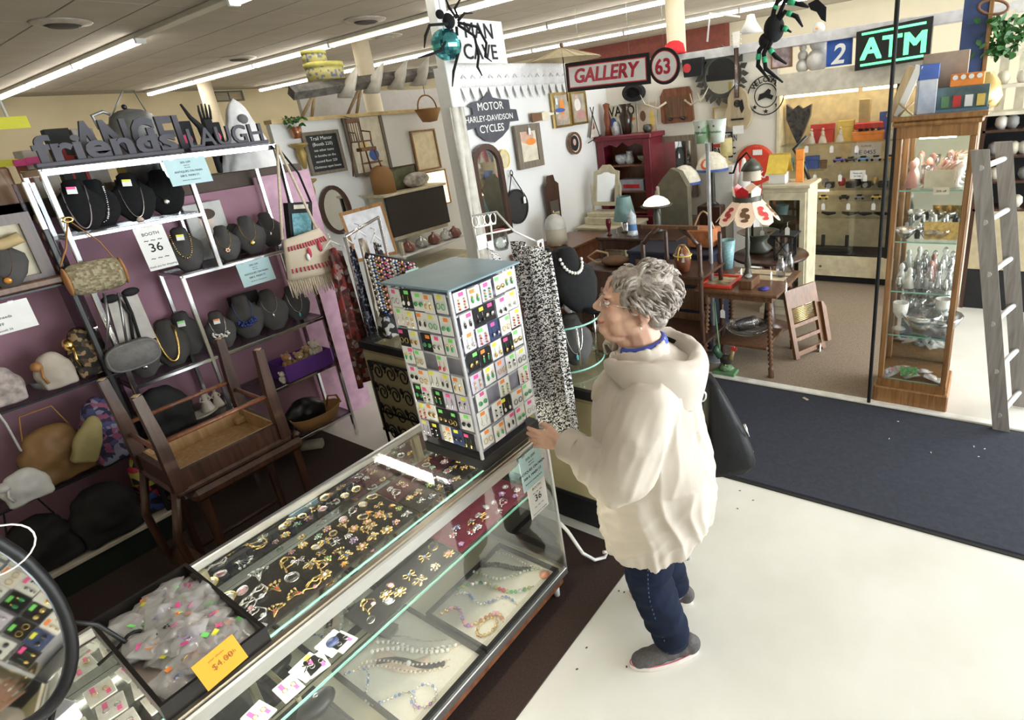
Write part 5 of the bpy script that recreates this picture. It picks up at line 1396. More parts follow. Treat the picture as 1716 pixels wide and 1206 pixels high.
def book(x, y, z, w_, d, h, c, lb, ax='x'):
 t = thing('book', lb, 'book', (x, y, z))
 m = mat('book_cover_%d' % (int(c[0]*100)*7+int(c[2]*100)), c, .6)
 a = (x, y, z); b = (x+w_, y+d, z+h)
 if ax == 'x':
  MB().box((x+w_*.12, y+.004, z+.003), (x+w_*.88, y+d-.004, z+h-.003)).build('pages', PAPER, t)
  mm = MB().box((x, y, z), (x+w_*.12, y+d, z+h)).box((x+w_*.88, y, z), (x+w_, y+d, z+h)).box((x, y-.002, z), (x+w_, y+.004, z+h))
 else:
  MB().box((x+.003, y+.004, z+h*.12), (x+w_-.003, y+d-.004, z+h*.88)).build('pages', PAPER, t)
  mm = MB().box((x, y, z), (x+w_, y+d, z+h*.12)).box((x, y, z+h*.88), (x+w_, y+d, z+h)).box((x, y-.002, z), (x+w_, y+.004, z+h))
 mm.build('cover', m, t)
for k, (px, h) in enumerate(((112, .17), (135, .165), (196, .19), (216, .2), (232, .17), (440, .22), (448, .22), (456, .24), (425, .21))):
 p = at(px, 330, 'y', 4.42); book(p.x, 4.42, 1.90, .05 if k < 2 else .028, .14, h, BC[k % 8], ['wide cream book behind the black busts', 'pale sage book behind the black busts', 'green-brown book left of the blue card', 'white book left of the blue card', 'brown book with label near the blue card', 'tan book behind the right shelf post', 'dark book behind the right shelf post', 'ochre book behind the right shelf post', 'olive book behind the right shelf post'][k])
CASEG = mat('sage_case', (0.36, 0.46, 0.40), .6)
p = at(385, 285, 'y', 4.40); MB().box((p.x-.12, 4.42, 1.90), (p.x+.17, 4.5, 2.05), .004).build('jewel_case', CASEG, label='sage green display case behind the small white busts', cat='case')
for k, px in enumerate((368, 387)):
 p = at(px, 300, 'y', 4.37); o = thing('small_bust', ['small white jewellery bust nearest the blue card', 'small white jewellery bust beside the dark figurine'][k], 'bust', (p.x, 4.375, 1.90), 0, world=False)
 f = bpy.data.objects.new('form', bust_mesh(.10, .075).mesh('form', PEARL)); col.objects.link(f); f.parent = o
for k, (px, py, w_, h_, c, lb) in enumerate(((15, 340, .35, .30, 'oak', 'golden oak post at the far left edge'), (50, 285, .10, .06, (.30, .08, .06), 'red tin box behind the left unit'), (100, 240, .11, .16, (.02, .02, .02), 'black picture box behind the friends sign'), (120, 260, .10, .10, (.45, .04, .04), 'red carton behind the friends sign'), (142, 245, .10, .20, (.62, .58, .54), 'white fabric roll behind the friends sign'), (55, 262, .12, .07, (.6, .55, .48), 'pale box on the pile behind the left unit'), (190, 225, .06, .12, (.6, .45, .1), 'yellow flower arrangement behind the ANGEL letters'))):
 p = at(px, py, 'y', 4.6)
 if c == 'oak':
  p = at(12, 310, 'y', 4.2); MB().box((p.x-.10, 4.33, 0), (p.x+.06, 4.42, 2.24), .01).build('oak_post', OAK, label=lb, cat='post'); continue
 smallbox((p.x, 4.6, 1.905), (w_, .1, max(.05, p.z+h_/2-1.905)), mat('clutter_%d' % k, c, .6), lb, 'clutter_box', rz=.1*(k-3))
for k, (px, py, cc) in enumerate(((14, 273, 'yellow'), (40, 272, 'pink'), (60, 268, 'pink'))):
 p = at(px, py, 'y', 4.5); MB().cbox((p.x, 4.5, p.z), (.09, .002, .035), 0, (.1, 0, .1)).build('note_tag', NEON[cc], label=['yellow paper tag on the clutter at far left', 'pink paper tag beside the yellow one', 'pink paper tag nearest the friends sign'][k], cat='tag')
p = at(12, 206, 'y', 8.0); MB().cbox((p.x, 8.0, p.z), (.32, .01, .11)).build('hanging_tag', NEON['yellow'], label='neon yellow sign hanging from the ceiling at the left edge', cat='sign')
MB().cyl((p.x+.02, 8.0, p.z+.05), (p.x-.0, 8.0, CEIL-.02), .012, n=8).build('hanging_rod', WHITE, label='thin white rod holding the neon yellow sign', cat='rod')
# busts on the shelves
def bust_px(px, py, y, z, s, colr, neck, lb, tagc=None, rz=-.35):
 p = at(px, py, 'z', z) if y is None else V((at(px, py, 'y', y).x, y, z))
 return bust((p.x, p.y, z), rz, s*(1.06 if z > 1.8 else 1.28), colr, neck, lb, tagc)
zA, zB, zC = 1.874, 1.539, 1.004
bust_px(148, 385, 4.02, zA, 1.0, 'black', 'copper', 'large black bust with long mauve chain, leftmost on the upper glass shelf', 'pink')
bust_px(178, 378, 4.08, zA, .95, 'black', 'charm', 'large black bust with charm necklace, upper glass shelf')
bust_px(236, 368, 4.04, zA, 1.0, 'black', 'long_silver', 'large black bust with shell pendants under the blue card', 'yellow')
bust_px(287, 360, 4.10, zA, .98, 'black', 'silver_disc', 'large black bust with small silver pendant, behind the blue card')
bust_px(320, 448, 4.0, zB, .78, 'grey', 'gold_chain', 'grey bust with gold link necklace beside the card numbered 36', 'yellow')
bust_px(385, 430, 4.0, zB, .66, 'grey', 'gold_flower', 'grey bust with rose gold flower pendant, middle shelf')
bust_px(428, 422, 4.02, zB, .74, 'grey', 'gold_disc', 'grey bust with gold disc pendant, middle shelf')
bust_px(403, 420, 4.14, zB, .60, 'grey', None, 'bare grey bust at the back of the middle shelf')
bust_px(462, 418, 4.12, zB, .70, 'grey', 'fine', 'grey bust with fine chain behind the macrame bag strap')
bust_px(254, 640, 3.99, zC, .62, 'grey', 'silver_disc', 'grey bust with big silver disc pendant, lower shelf left')
bust_px(297, 612, 4.02, zC, .82, 'grey', 'gold_rope', 'grey bust with thick gold rope necklace, lower shelf')
bust_px(322, 590, 4.12, zC, .80, 'grey', None, 'bare grey bust with green sticker, lower shelf', 'green')
bust_px(378, 580, 4.0, zC, .70, 'grey', 'white_bib', 'grey bust with white bead necklace and orange tag', 'orange')
bust_px(422, 562, 4.03, zC, .84, 'grey', 'blue_bib', 'grey bust with dark blue bib necklace, lower shelf')
bust_px(464, 545, 4.0, zC, .80, 'grey', 'fine', 'grey bust with thin drop necklace under the macrame bag')
bust_px(503, 530, 4.02, zC, .72, 'grey', 'turquoise', 'grey bust with turquoise drop, right end of the lower shelf')
p = at(410, 510, 'y', 4.2)
t = thing('picture_frame', 'dark framed photograph standing behind the lower shelf busts', 'picture', (p.x, 4.2, zC)); MB().box((p.x-.1, 4.18, zC), (p.x+.1, 4.2, zC+.26), .004).build('frame', BLACKM, t); MB().box((p.x-.06, 4.177, zC+.06), (p.x+.06, 4.181, zC+.18)).build('photo', mat('grey_photo', (.22, .2, .2), .4, var=.5, scale=30), t)
p = at(355, 400, 'y', 4.22)
t = thing('portrait_card', 'vintage portrait card of a dark-haired lady on the middle shelf', 'picture', (p.x, 4.22, zB)); MB().box((p.x-.11, 4.21, zB), (p.x+.12, 4.225, zB+.36), .003).build('card', mat('pale_grey_card', (.52, .52, .50), .6), t)
m = MB().prism(oval(.045, .05, 16), (p.x+.0, 4.209, zB+.24), UX, UZ, (0, -.001, 0)).prism(oval(.07, .05, 16), (p.x+.03, 4.2088, zB+.12), UX, UZ, (0, -.001, 0)); m.build('face', mat('portrait_skin', (.62, .50, .42), .6), t)
MB().prism(oval(.055, .035, 16), (p.x+.01, 4.2075, zB+.285), UX, UZ, (0, -.001, 0)).build('hair', mat('portrait_hair', (.06, .035, .025), .7), t)
price_card('shelf_sign', (1.42, SY0-.02, 2.035), (1, 0, -.0), (-.05, 0, 1), .22, .15, CARDB, BLUEL, 'pale blue printed notice hanging from the top bar of the chrome shelving')
price_card('shelf_sign', (1.615, SY0-.02, 1.36), (1, 0, 0), (-.05, 0, 1), .21, .155, CARDB, BLUEL, 'pale blue printed notice hanging under the middle shelf')
price_card('shelf_sign', (1.165, SY0-.02, 1.60), (1, 0, 0), (-.04, 0, 1), .145, .245, PAPER, ORN, 'white card numbered 36 with flourishes hanging under the upper shelf')
p = at(0, 545, 'y', 3.90); price_card('shelf_sign', (.33, 3.90, 1.475), (1, 0, 0), (0, 0, 1), .30, .145, PAPER, [('Gifts for all', .5, .72, .12, 'CENTER'), ('your holiday needs', .5, .50, .13, 'CENTER'), ('20% OFF', .5, .28, .13, 'CENTER'), ('booth 36', .6, .08, .10, 'CENTER')], 'white handwritten notice at the left edge of the shelving')
# handbags
def strap(pts, r_, m, parent, nm='strap', flat=.4): MB().tube(pts, r_, 6, flat=flat).build(nm, m, parent)
TAN = mat('tan_leather', (0.42, 0.20, 0.07), .5)
HOUND = cells('quilted_tweed', [(.20, .16, .09), (.38, .33, .22), (.27, .22, .13)], 75, .8, stretch=(1, 1, 1.2), rnd=.1, bump=.4)
t = thing('handbag', 'small olive checked baguette handbag hanging from the left chrome post', 'bag', (.93, 3.87, 1.52))
m = MB()
A, B_ = at(108, 462, 'y', 3.86), at(202, 442, 'y', 3.86)
def baguette(u, v):
 a = 2*PI*v; e = (1-abs(2*u-1)**6)
 c = A.lerp(B_, u); return c+V((0, -.05*math.cos(a)*(.55+.45*e), -.035+.085*math.sin(a)*(.7+.3*e)))
MB().sheet(baguette, 16, 18).build('body', HOUND, t)
for q, s in ((A, -1), (B_, 1)): MB().ball(q+V((0, -.0, -.035)), (.012, .045, .075), 12, 8).build('end_gusset', TAN, t)
pk = at(113, 368, 'y', 3.89)
strap([A+V((.0, 0, .05)), A.lerp(pk, .5), pk], .008, TAN, t); strap([B_+V((-.02, 0, .04)), B_.lerp(pk, .5)+V((.02, 0, 0)), pk], .008, TAN, t)
MB().tube([pk+V((.02*math.cos(a), -.01, .012*math.sin(a))) for a in [2*PI*k/10 for k in range(10)]], .005, 6, closed=True).build('ring', GOLD, t)
MAC = stripes('macrame', (.50, .41, .30), (.70, .61, .48), 70, 'Z', 2, .9, .45, 4, .2)
MAC2 = mat('macrame_cord', (.62, .52, .39), .9, var=.12, scale=60)
t = thing('handbag', 'cream macrame shoulder bag with red trim and long fringe', 'bag', (2.2, 3.80, 1.1))
yb = 3.80
TL, TR, BL, BR = at(473, 402, 'y', yb), at(530, 382, 'y', yb), at(482, 470, 'y', yb), at(578, 448, 'y', yb)
def mac(u, v):
 p = TL.lerp(TR, u).lerp(BL.lerp(BR, u), v); return p+V((0, -.045*math.sin(PI*u)*(.4+.6*v), 0))
MB().sheet(mac, 12, 12, .03).build('body', MAC, t)
RDT = mat('crimson_trim', (.55, .05, .09), .7)
for v0 in (.18, .72):
 for k in range(15):
  u = .05+.9*k/14; a = mac(u, v0)+V((0, -.038, 0)); b = mac(u, v0+.11)+V((0, -.038, 0)); MB().tube([a, b], .005, 5).build('trim_stitch', RDT, t)
for u, v in ((.42, .42), (.70, .36)): MB().ball(mac(u, v)+V((0, -.044, 0)), (.014, .008, .036), 8, 6).build('tassel', RDT, t)
MB().ball(mac(.36, .52)+V((0, -.044, 0)), (.013, .008, .026), 8, 6).build('tassel', PAPER, t)
m = MB()
for k in range(46):
 u = k/45; a = mac(u, .98); m.tube([a, a+V((.004*math.sin(k*2.1), -.004, -.06)), a+V((.010*math.sin(k*1.3), -.006, -.125-.015*math.sin(k*.9)))], [.006, .0055, .003], 5)
m.build('fringe', MAC2, t)
hk = at(464, 242, 'y', 3.86)
strap([TL, TL.lerp(hk, .5)+V((.0, 0, 0)), hk], .010, MAC2, t, flat=1); strap([TR, TR.lerp(hk, .5)+V((.0, 0, 0)), hk], .010, MAC2, t, flat=1)
t = thing('handbag', 'teal quilted tote with black trim hanging behind the macrame bag', 'bag', (2.2, 3.9, 1.5))
a, b, c, d = at(482, 340, 'y', 3.88), at(523, 338, 'y', 3.88), at(525, 395, 'y', 3.88), at(488, 400, 'y', 3.88)
MB().add([a, b, c, d]+[q+V((0, .06, 0)) for q in (a, b, c, d)], [(0, 1, 2, 3), (7, 6, 5, 4), (0, 4, 5, 1), (1, 5, 6, 2), (2, 6, 7, 3), (3, 7, 4, 0)]).build('body', BLACKM, t)
q = lambda u, v: a.lerp(b, u).lerp(d.lerp(c, u), v)+V((0, -.008, 0))
MB().sheet(lambda u, v: q(.1+.8*u, .3+.62*v), 6, 6).build('panel', cells('teal_quilt', [(.10, .28, .33), (.16, .36, .40)], 60, .7, bump=.3), t)
MB().sheet(lambda u, v: q(.2+.6*u, .06+.12*v), 4, 2).build('zip_pocket', mat('cream_zip', (.6, .56, .45), .5), t)
strap([a+V((.01, 0, 0)), at(472, 285, 'y', 3.9), hk+V((.0, .02, 0))], .012, BLACKM, t); strap([b+V((-.01, 0, 0)), at(500, 290, 'y', 3.9), hk+V((.0, .02, 0))], .012, BLACKM, t)
t = thing('handbag', 'grey suede oval box bag on the lower glass shelf', 'bag', (.93, 3.96, 1.04))
GS = mat('grey_suede', (.20, .19, .185), .9, var=.12, scale=40)
p = at(222, 594, 'y', 3.9)
MB().prism([(.125*math.copysign(abs(math.cos(a))**.6, math.cos(a)), .075*math.copysign(abs(math.sin(a))**.7, math.sin(a))) for a in [2*PI*k/32 for k in range(32)]], (p.x, 3.87, p.z), UX, V((.15, 0, 1)).normalized(), (0, .07, 0), True).build('body', GS, t)
MB().tube([(p.x+.122*math.copysign(abs(math.cos(a))**.6, math.cos(a)), 3.872, p.z+.073*math.copysign(abs(math.sin(a))**.7, math.sin(a))) for a in [2*PI*k/32 for k in range(32)]], .006, 6, closed=True).build('piping', GS, t)
for px in (182, 206): strap([(p.x-.1+.004*(px-182), 3.9, p.z+.07), at(px, 535, 'y', 3.9), at(px-8, 490, 'y', 3.92)], .007, mat('chain_strap', (.4, .4, .4), .3, .9), t, 'chain_strap', 1)
t = thing('boxed_scarf', 'white boxed scarf with black tassels leaning behind the grey bag', 'box', (.95, 4.05, 1.0))
a, b, c, d = at(180, 505, 'y', 4.02), at(228, 488, 'y', 4.02), at(262, 565, 'y', 4.02), at(205, 590, 'y', 4.02)
MB().add([a, b, c, d]+[q_+V((0, .03, 0)) for q_ in (a, b, c, d)], [(0, 1, 2, 3), (7, 6, 5, 4), (0, 4, 5, 1), (1, 5, 6, 2), (2, 6, 7, 3), (3, 7, 4, 0)]).build('box', mat('offwhite_box', (.55, .52, .48), .7), t)
for u0 in (.35, .55): MB().tube([a.lerp(b, u0)+V((0, -.01, 0)), a.lerp(c, .35)+V((.05*u0, -.015, 0)), d.lerp(c, u0)+V((0, -.01, .02))], .008, 6).build('black_cord', BLACKM, t)
for u0 in (.1, .8): MB().ball(a.lerp(b, u0)+V((0, -.01, .01)), (.045, .02, .025), 8, 6).build('tassel', BLACKM, t)
def softbag(p, s, m, lb, seed, flapm=None, strapm=None, rz=0, name='handbag'):
 t = thing(name, lb, 'bag', tuple(p))
 b = MB(); b.T = Matrix.Translation(V(p)+V((0, 0, s[2])))@Matrix.Rotation(rz, 4, 'Y')
 b.ball((0, 0, -s[2]*.15), (s[0], s[1], s[2]*.85), 16, 12); b.ball((0, 0, s[2]*.35), (s[0]*.75, s[1]*.8, s[2]*.6), 14, 10); b.box((-s[0]*.85, -s[1]*.8, -s[2]), (s[0]*.85, s[1]*.8, -s[2]*.2), .01)
 remesh(b, max(.008, s[0]*.09), 5, lambda q, n: s[0]*.09*noise.noise(q*16+V((seed, 0, 0)))).build('body', m, t)
 if flapm:
  f = MB(); f.T = b.T; f.ball((-s[0]*.72, -s[1]*.45, s[2]*.42), (s[0]*.30, .04, s[2]*.26), 12, 8); f.build('flap', flapm, t)
  f = MB(); f.T = b.T; f.tube([(-s[0]*.6, -s[1]*.8, s[2]*.3), (-s[0]*.7, -s[1]*.95, -s[2]*.1), (-s[0]*.6, -s[1]*.95, -s[2]*.5)], .011, 6, flat=.6); f.build('buckle_strap', flapm, t)
 if strapm:
  f = MB(); f.T = b.T; f.tube([(-s[0]*.6, 0, s[2]*.7), (-s[0]*.4, 0, s[2]*1.5), (s[0]*.4, 0, s[2]*1.5), (s[0]*.6, 0, s[2]*.7)], .009, 6, flat=.5); f.build('handle', strapm, t)
 return t
p = at(100, 640, 'y', 4.0); softbag((p.x, 4.0, 1.115), (.085, .07, .10), mat('canvas_beige', (.50, .44, .37), .85), 'beige canvas rucksack with tan straps on the left glass shelf', 1, TAN)
p = at(15, 665, 'y', 4.0); softbag((p.x, 4.0, 1.115), (.08, .07, .10), mat('pale_stripe', (.45, .38, .36), .85, var=.3, scale=30), 'pale striped cloth bag with brown ends at the left edge', 2, TAN)
LEO = cells('leopard_print', [(.03, .02, .015), (.30, .20, .10), (.08, .05, .03), (.02, .015, .012)], 55, .7)
p = at(150, 600, 'y', 4.02); softbag((p.x, 4.02, 1.115), (.09, .07, .14), LEO, 'leopard print bag with gold chain on the left glass shelf', 3, GOLD)
p = at(95, 760, 'y', 4.0); softbag((p.x, 4.0, .63), (.16, .09, .16), mat('camel_leather', (.26, .14, .05), .55), 'big camel leather shoulder bag on the left unit', 4, None, TAN)
p = at(150, 745, 'y', 3.92); softbag((p.x, 3.86, .70), (.065, .04, .13), mat('khaki_canvas', (.34, .28, .12), .8), 'khaki laced pouch bag hanging on the left unit', 5, None, None, .5)
p = at(30, 790, 'y', 3.95); t = softbag((p.x-.02, 3.72, .70), (.10, .05, .085), mat('white_leather', (.60, .58, .55), .45), 'white leather crossbody bag at the left edge', 6, mat('white_leather', (.6, .58, .55), .45)); MB().tube([at(35, 755, 'y', 3.72), at(10, 710, 'y', 3.72), at(-20, 670, 'y', 3.74)], .013, 6, flat=.4).build('strap', MATS['white_leather'], t)
NAVYP = cells('navy_paisley', [(.02, .02, .06), (.06, .06, .16), (.25, .07, .14), (.03, .025, .06), (.2, .2, .3)], 40, .8)
p = at(180, 720, 'y', 3.95); softbag((p.x, 3.96, .62), (.12, .08, .20), NAVYP, 'navy paisley scarf bag on the left unit', 7)
p = at(170, 790, 'y', 3.9); softbag((p.x-.05, 3.98, .19), (.17, .10, .17), BLACKM, 'black soft tote in the dark bottom of the left unit', 8)
p = at(40, 850, 'y', 3.9); softbag((p.x, 4.0, .19), (.16, .10, .16), BLACKM, 'black leather bag in the dark bottom left of the unit', 9, None, BLACKM)
MULTI = cells('bright_beads', [(.02, .02, .05), (.5, .03, .06), (.05, .08, .3), (.5, .45, .1), (.02, .02, .03)], 28, .5)
p = at(255, 775, 'y', 3.95); softbag((p.x, 4.03, .19), (.12, .08, .24), MULTI, 'dark bag with red, blue and yellow beads behind the upturned chair', 10)
p = at(275, 720, 'y', 3.95); softbag((p.x+.05, 4.0, .63), (.15, .09, .15), BLACKM, 'black cloth bag on the shelf behind the upturned chair', 11)
p = at(200, 870, 'y', 3.9); MB().box((p.x-.12, 3.96, .186), (p.x+.12, 4.2, .26), .02).build('folded_scarf', mat('burgundy_cloth', (.10, .015, .03), .8), label='folded burgundy cloth on the base board', cat='cloth')
obj_vase((at(88, 668, 'y', 4.05).x, 4.05, 1.115), [(0, 0), (.03, 0), (.05, .02), (.055, .05), (.05, .05), (0, .015)], mat('stone_grey', (.25, .25, .25), .6), 'small grey bowl on the left glass shelf', 'bowl', 'bowl')
FIG = mat('porcelain', (.66, .60, .52), .35)
def figurine(p, h, lb, m=FIG, group=None):
 t = thing('figurine', lb, 'figurine', tuple(p), group=group); x, y, z = p
 MB().lathe([(0, 0), (.27*h, 0), (.25*h, .1*h), (.18*h, .35*h), (.09*h, .55*h), (.13*h, .68*h), (.06*h, .78*h), (.04*h, .8*h)], p, 14).build('gown', m, t)
 MB().ball((x, y, z+.88*h), .085*h, 10, 7).build('head', mat('porcelain_skin', (.70, .52, .42), .4), t)
 for s in (-1, 1): MB().tube([(x+s*.12*h, y, z+.68*h), (x+s*.2*h, y-.05*h, z+.52*h), (x+s*.08*h, y-.12*h, z+.5*h)], .032*h, 6).build('arm', m, t)
p = at(350, 682, 'y', 4.0); figurine((p.x, 4.02, .634), .16, 'white porcelain lady figurine beside the chair leg'); figurine((p.x+.07, 4.04, .634), .13, 'smaller white porcelain figurine beside the lady')
p = at(405, 665, 'y', 4.0); figurine((p.x, 4.08, .634), .18, 'white porcelain figurine between the chair legs')
t = thing('ceramic_dish', 'white leaf-shaped dish on the glass shelf behind the chair', 'dish', (1.17, 3.97, .634)); MB().lathe([(0, 0), (.06, 0), (.10, .02), (.095, .022), (.05, .006), (0, .006)], (1.17, 3.99, .634), 18, sy=.7).build('dish', mat('cream_dish', (.58, .55, .46), .4), t)
PUR = mat('purple_card', (.12, .035, .26), .6)
px0, px1, py0, py1, pz = 1.70, 2.05, 3.90, 4.14, .634
t = thing('purple_box', 'open purple cardboard box of teddy bears on the chrome shelf', 'box', ((px0+px1)/2, (py0+py1)/2, pz))
MB().box((px0, py0, pz), (px1, py1, pz+.006)).build('bottom', PUR, t)
for nm, aa, bb in (('side', (px0, py0, pz+.006), (px1, py0+.006, pz+.12)), ('side', (px0, py1-.006, pz+.006), (px1, py1, pz+.12)), ('side', (px0, py0+.006, pz+.006), (px0+.006, py1-.006, pz+.12)), ('side', (px1-.006, py0+.006, pz+.006), (px1, py1-.006, pz+.12))): MB().box(aa, bb).build(nm, PUR, t)
def teddy(p, s, m, lb, rz=0):
 t = thing('teddy_bear', lb, 'toy', p, rz, world=False); t.scale = (s, s, s)
 b = MB().ball((0, 0, .045), (.045, .04, .05), 12, 8).ball((0, -.01, .115), (.038, .036, .035), 12, 8)
 b.build('body', m, t)
 for x in (-1, 1):
  MB().ball((x*.03, 0, .145), (.015, .008, .015), 8, 6).build('ear', m, t); MB().ball((x*.045, -.015, .06), (.018, .02, .032), 8, 6).build('arm', m, t); MB().ball((x*.032, -.04, .02), (.02, .032, .02), 8, 6).build('leg', m, t)
 MB().ball((0, -.043, .108), (.016, .012, .012), 8, 6).build('muzzle', PEARL, t); MB().ball((0, -.054, .112), .004, 6, 5).build('nose', BLACK, t)
FUR = mat('tan_fur', (.45, .28, .13), .95, var=.2, scale=60, sheen=.4); FURW = mat('cream_fur', (.66, .58, .47), .95, var=.15, scale=60, sheen=.4); FURB = mat('ginger_fur', (.38, .18, .07), .95, var=.2, scale=60, sheen=.4)
teddy((1.77, 4.0, pz+.05), .85, FURB, 'ginger teddy bear with red hat at the left of the purple box', .4); teddy((1.85, 3.97, pz+.045), .8, FUR, 'tan teddy bear lying in the middle of the purple box', -.3)
teddy((1.93, 4.02, pz+.05), .8, FUR, 'tan teddy bear right of the middle in the purple box', .6); teddy((1.98, 3.99, pz+.065), .85, FURW, 'cream teddy bear at the right of the purple box', .1)
teddy((1.69, 3.955, .20+.434), .55, FURW, 'little cream teddy bear standing outside the purple box', .2)
BSK = stripes('basket_weave', (.22, .10, .03), (.42, .22, .08), 80, 'Z', 2, .7, .5, 3, .25)
p = at(525, 700, 'y', 4.0)
t = thing('wooden_basket', 'shallow brown wooden basket with handle on the lowest shelf', 'basket', (1.86, 4.02, .21))
MB().lathe([(.0, 0), (.13, 0), (.17, .10), (.16, .10), (.125, .012), (0, .012)], (1.86, 4.0, .21), 20, sx=1.15, sy=.75).build('body', BSK, t)
MB().tube([(1.95, 4.0, .30), (1.97, 3.98, .38), (2.03, 3.97, .36), (2.05, 3.97, .29)], .008, 6).build('handle', BSK, t)
softbag((1.82, 4.08, .215), (.16, .08, .10), BLACK, 'black patent bag lying behind the wooden basket', 12)
MB().tube([at(500, 748, 'z', .04), at(540, 742, 'z', .04)], .04, 10).build('cloth_roll', mat('taupe_cloth', (.35, .31, .25), .9), label='rolled taupe cloth on the dark floor by the shelving', cat='roll')
for k, (px, py) in enumerate(((420, 740), (445, 725), (405, 760))):
 p = at(px, py, 'z', .205); obj_vase((p.x, max(p.y, 3.97), .21), [(0, 0), (.03, 0), (.012, .02), (.012, .06), (.04, .09), (.045, .13), (.042, .13), (.036, .09), (0, .065)], GLASS, ['clear glass goblet on the lowest shelf, left', 'clear glass goblet on the lowest shelf, middle', 'clear glass goblet on the lowest shelf, nearest'][k], 'goblet', 'goblet')
t = thing('jewellery_mirror', 'dark wooden dressing mirror with cream panel at the left edge', 'mirror', (.62, 3.95, 1.65))
a, b, c, d = at(-30, 368, 'y', 3.9), at(60, 352, 'y', 3.9), at(105, 490, 'y', 3.9), at(-30, 525, 'y', 3.9)
z0, z1 = 1.655, 2.02
MB().ring(rect(.36, z1-z0, .42, z0), rect(.26, z1-z0-.11, .47, z0+.06), (0, 3.93, 0), UX, UZ, (0, .04, 0)).build('frame', DWOOD, t)
MB().box((.46, 3.955, z0+.05), (.74, 3.965, z1-.04)).build('panel', mat('cream_felt', (.62, .56, .42), .9), t)
for k in range(4): MB().ball((.80, 3.94, z0+.06+.085*k), (.012, .012, .03), 8, 6).build('turned_knob', DWOOD, t)
MB().box((.40, 3.88, z0), (.82, 3.99, z0+.035), .006).build('base', MWOOD, t)
bust((.60, 3.90, z0+.036), -.3, .9, 'grey', 'amber', 'grey bust with amber pendant in front of the dressing mirror')
MB().tube([(.47+.04*k, 3.90-.012*math.sin(k), z0+.245+.012*math.sin(k*1.2)) for k in range(7)], .028, 8).build('straw_roll', mat('straw', (.45, .34, .17), .85), label='rolled straw hat brim on the dressing mirror', cat='hat')
# upturned chair on another chair
def upchair():
 t = thing('upturned_chair', 'dark wooden chair turned upside down on a second chair, legs in the air', 'chair', (.9, 3.05, .80))
 X0, X1, Y0, Y1, zs, zt_ = .64, 1.15, 2.84, 3.27, .80, 1.28
 INW = wood('raw_pine', (.30, .17, .07), (.46, .29, .13), .6)
 MB().ring(rect(X1-X0, Y1-Y0, X0, Y0), rect(X1-X0-.05, Y1-Y0-.05, X0+.025, Y0+.025), (0, 0, zs), UX, UY, (0, 0, .085)).build('apron', DWOOD, t); MB().ring(rect(X1-X0-.052, Y1-Y0-.052, X0+.026, Y0+.026), rect(X1-X0-.07, Y1-Y0-.07, X0+.035, Y0+.035), (0, 0, zs+.012), UX, UY, (0, 0, .074)).build('inner_lining', INW, t)
 MB().box((X0-.012, Y0-.012, zs-.03), (X1+.012, Y1+.012, zs), .01).build('seat', DWOOD, t)
 MB().box((X0+.026, Y0+.026, zs+.001), (X1-.026, Y1-.026, zs+.012)).build('seat_underside', INW, t)
 for x, y in ((X0+.05, Y0+.05), (X1-.05, Y0+.05), (X0+.05, Y1-.05), (X1-.05, Y1-.05)): MB().box((x-.03, y-.03, zs+.013), (x+.03, y+.03, zs+.05), .008).build('corner_block', INW, t)
 for x in (X0, X1):
  for y in (Y0, Y1):
   dx = .0; b = MB(); a0, a1 = .024, .019
   cx_, cy_ = x+(.012 if x == X0 else -.012), y+(.012 if y == Y0 else -.012)
   b.tube([(cx_, cy_, zs), (cx_, cy_, zs+.25), (cx_+(-.012 if x == X0 else .012), cy_, zt_)], [.036, .033, .026], 4, smooth=False, up=(1, 1, 0)); lg = b.build('leg', DWOOD, t)
   MB().cyl((cx_+(-.012 if x == X0 else .012), cy_, zt_), (cx_+(-.012 if x == X0 else .012), cy_, zt_+.004), .018, n=4).build('foot_end', LWOOD, lg)
 for y, z in ((Y0+.012, zs+.24), (Y1-.012, zs+.24)): MB().cyl((X0+.01, y, z), (X1-.01, y, z), .011, n=8).build('stretcher', RWOOD, t)
 for x in (X0+.012, X1-.012): MB().cyl((x, Y0+.01, zs+.19), (x, Y1-.01, zs+.19), .011, n=8).build('stretcher', RWOOD, t)
 for y in (Y0+.03, Y1-.03):
  MB().tube([(X0, y, zs-.01), (X0-.06, y, zs-.22), (X0-.05, y, zs-.45), (X0+.02, y, zs-.68)], [.026, .026, .024, .022], 8, flat=.7).build('back_post', DWOOD, t)
 MB().sheet(lambda u, v: (X0+.0-.055*math.sin(PI*v)+.02*v, Y0+.04+(Y1-Y0-.08)*u, zs-.40-.26*v), 6, 8, .015).build('back_panel', DWOOD, t)
 t2 = thing('dining_chair', 'dark dining chair carrying the upturned chair behind the counter', 'chair', (.95, 3.05, 0))
 MB().box((X0+.04, Y0-.02, .70), (X1+.06, Y1+.02, .765), .02).build('seat', DWOOD, t2)
 for x in (X0+.08, X1+.02):
  for y in (Y0+.02, Y1-.02): MB().tube([(x, y, .01), (x, y, .70)], [.018, .026], 4, smooth=False, up=(1, 1, 0)).build('leg', DWOOD, t2)
 for y in (Y0+.02, Y1-.02): MB().cyl((X0+.08, y, .25), (X1+.02, y, .25), .011, n=8).build('stretcher', DWOOD, t2)
 MB().tube([(X1+.03, Y0+.02, .76), (X1+.06, Y0+.02, .785)], .02, 6).build('peg', DWOOD, t2)
upchair()
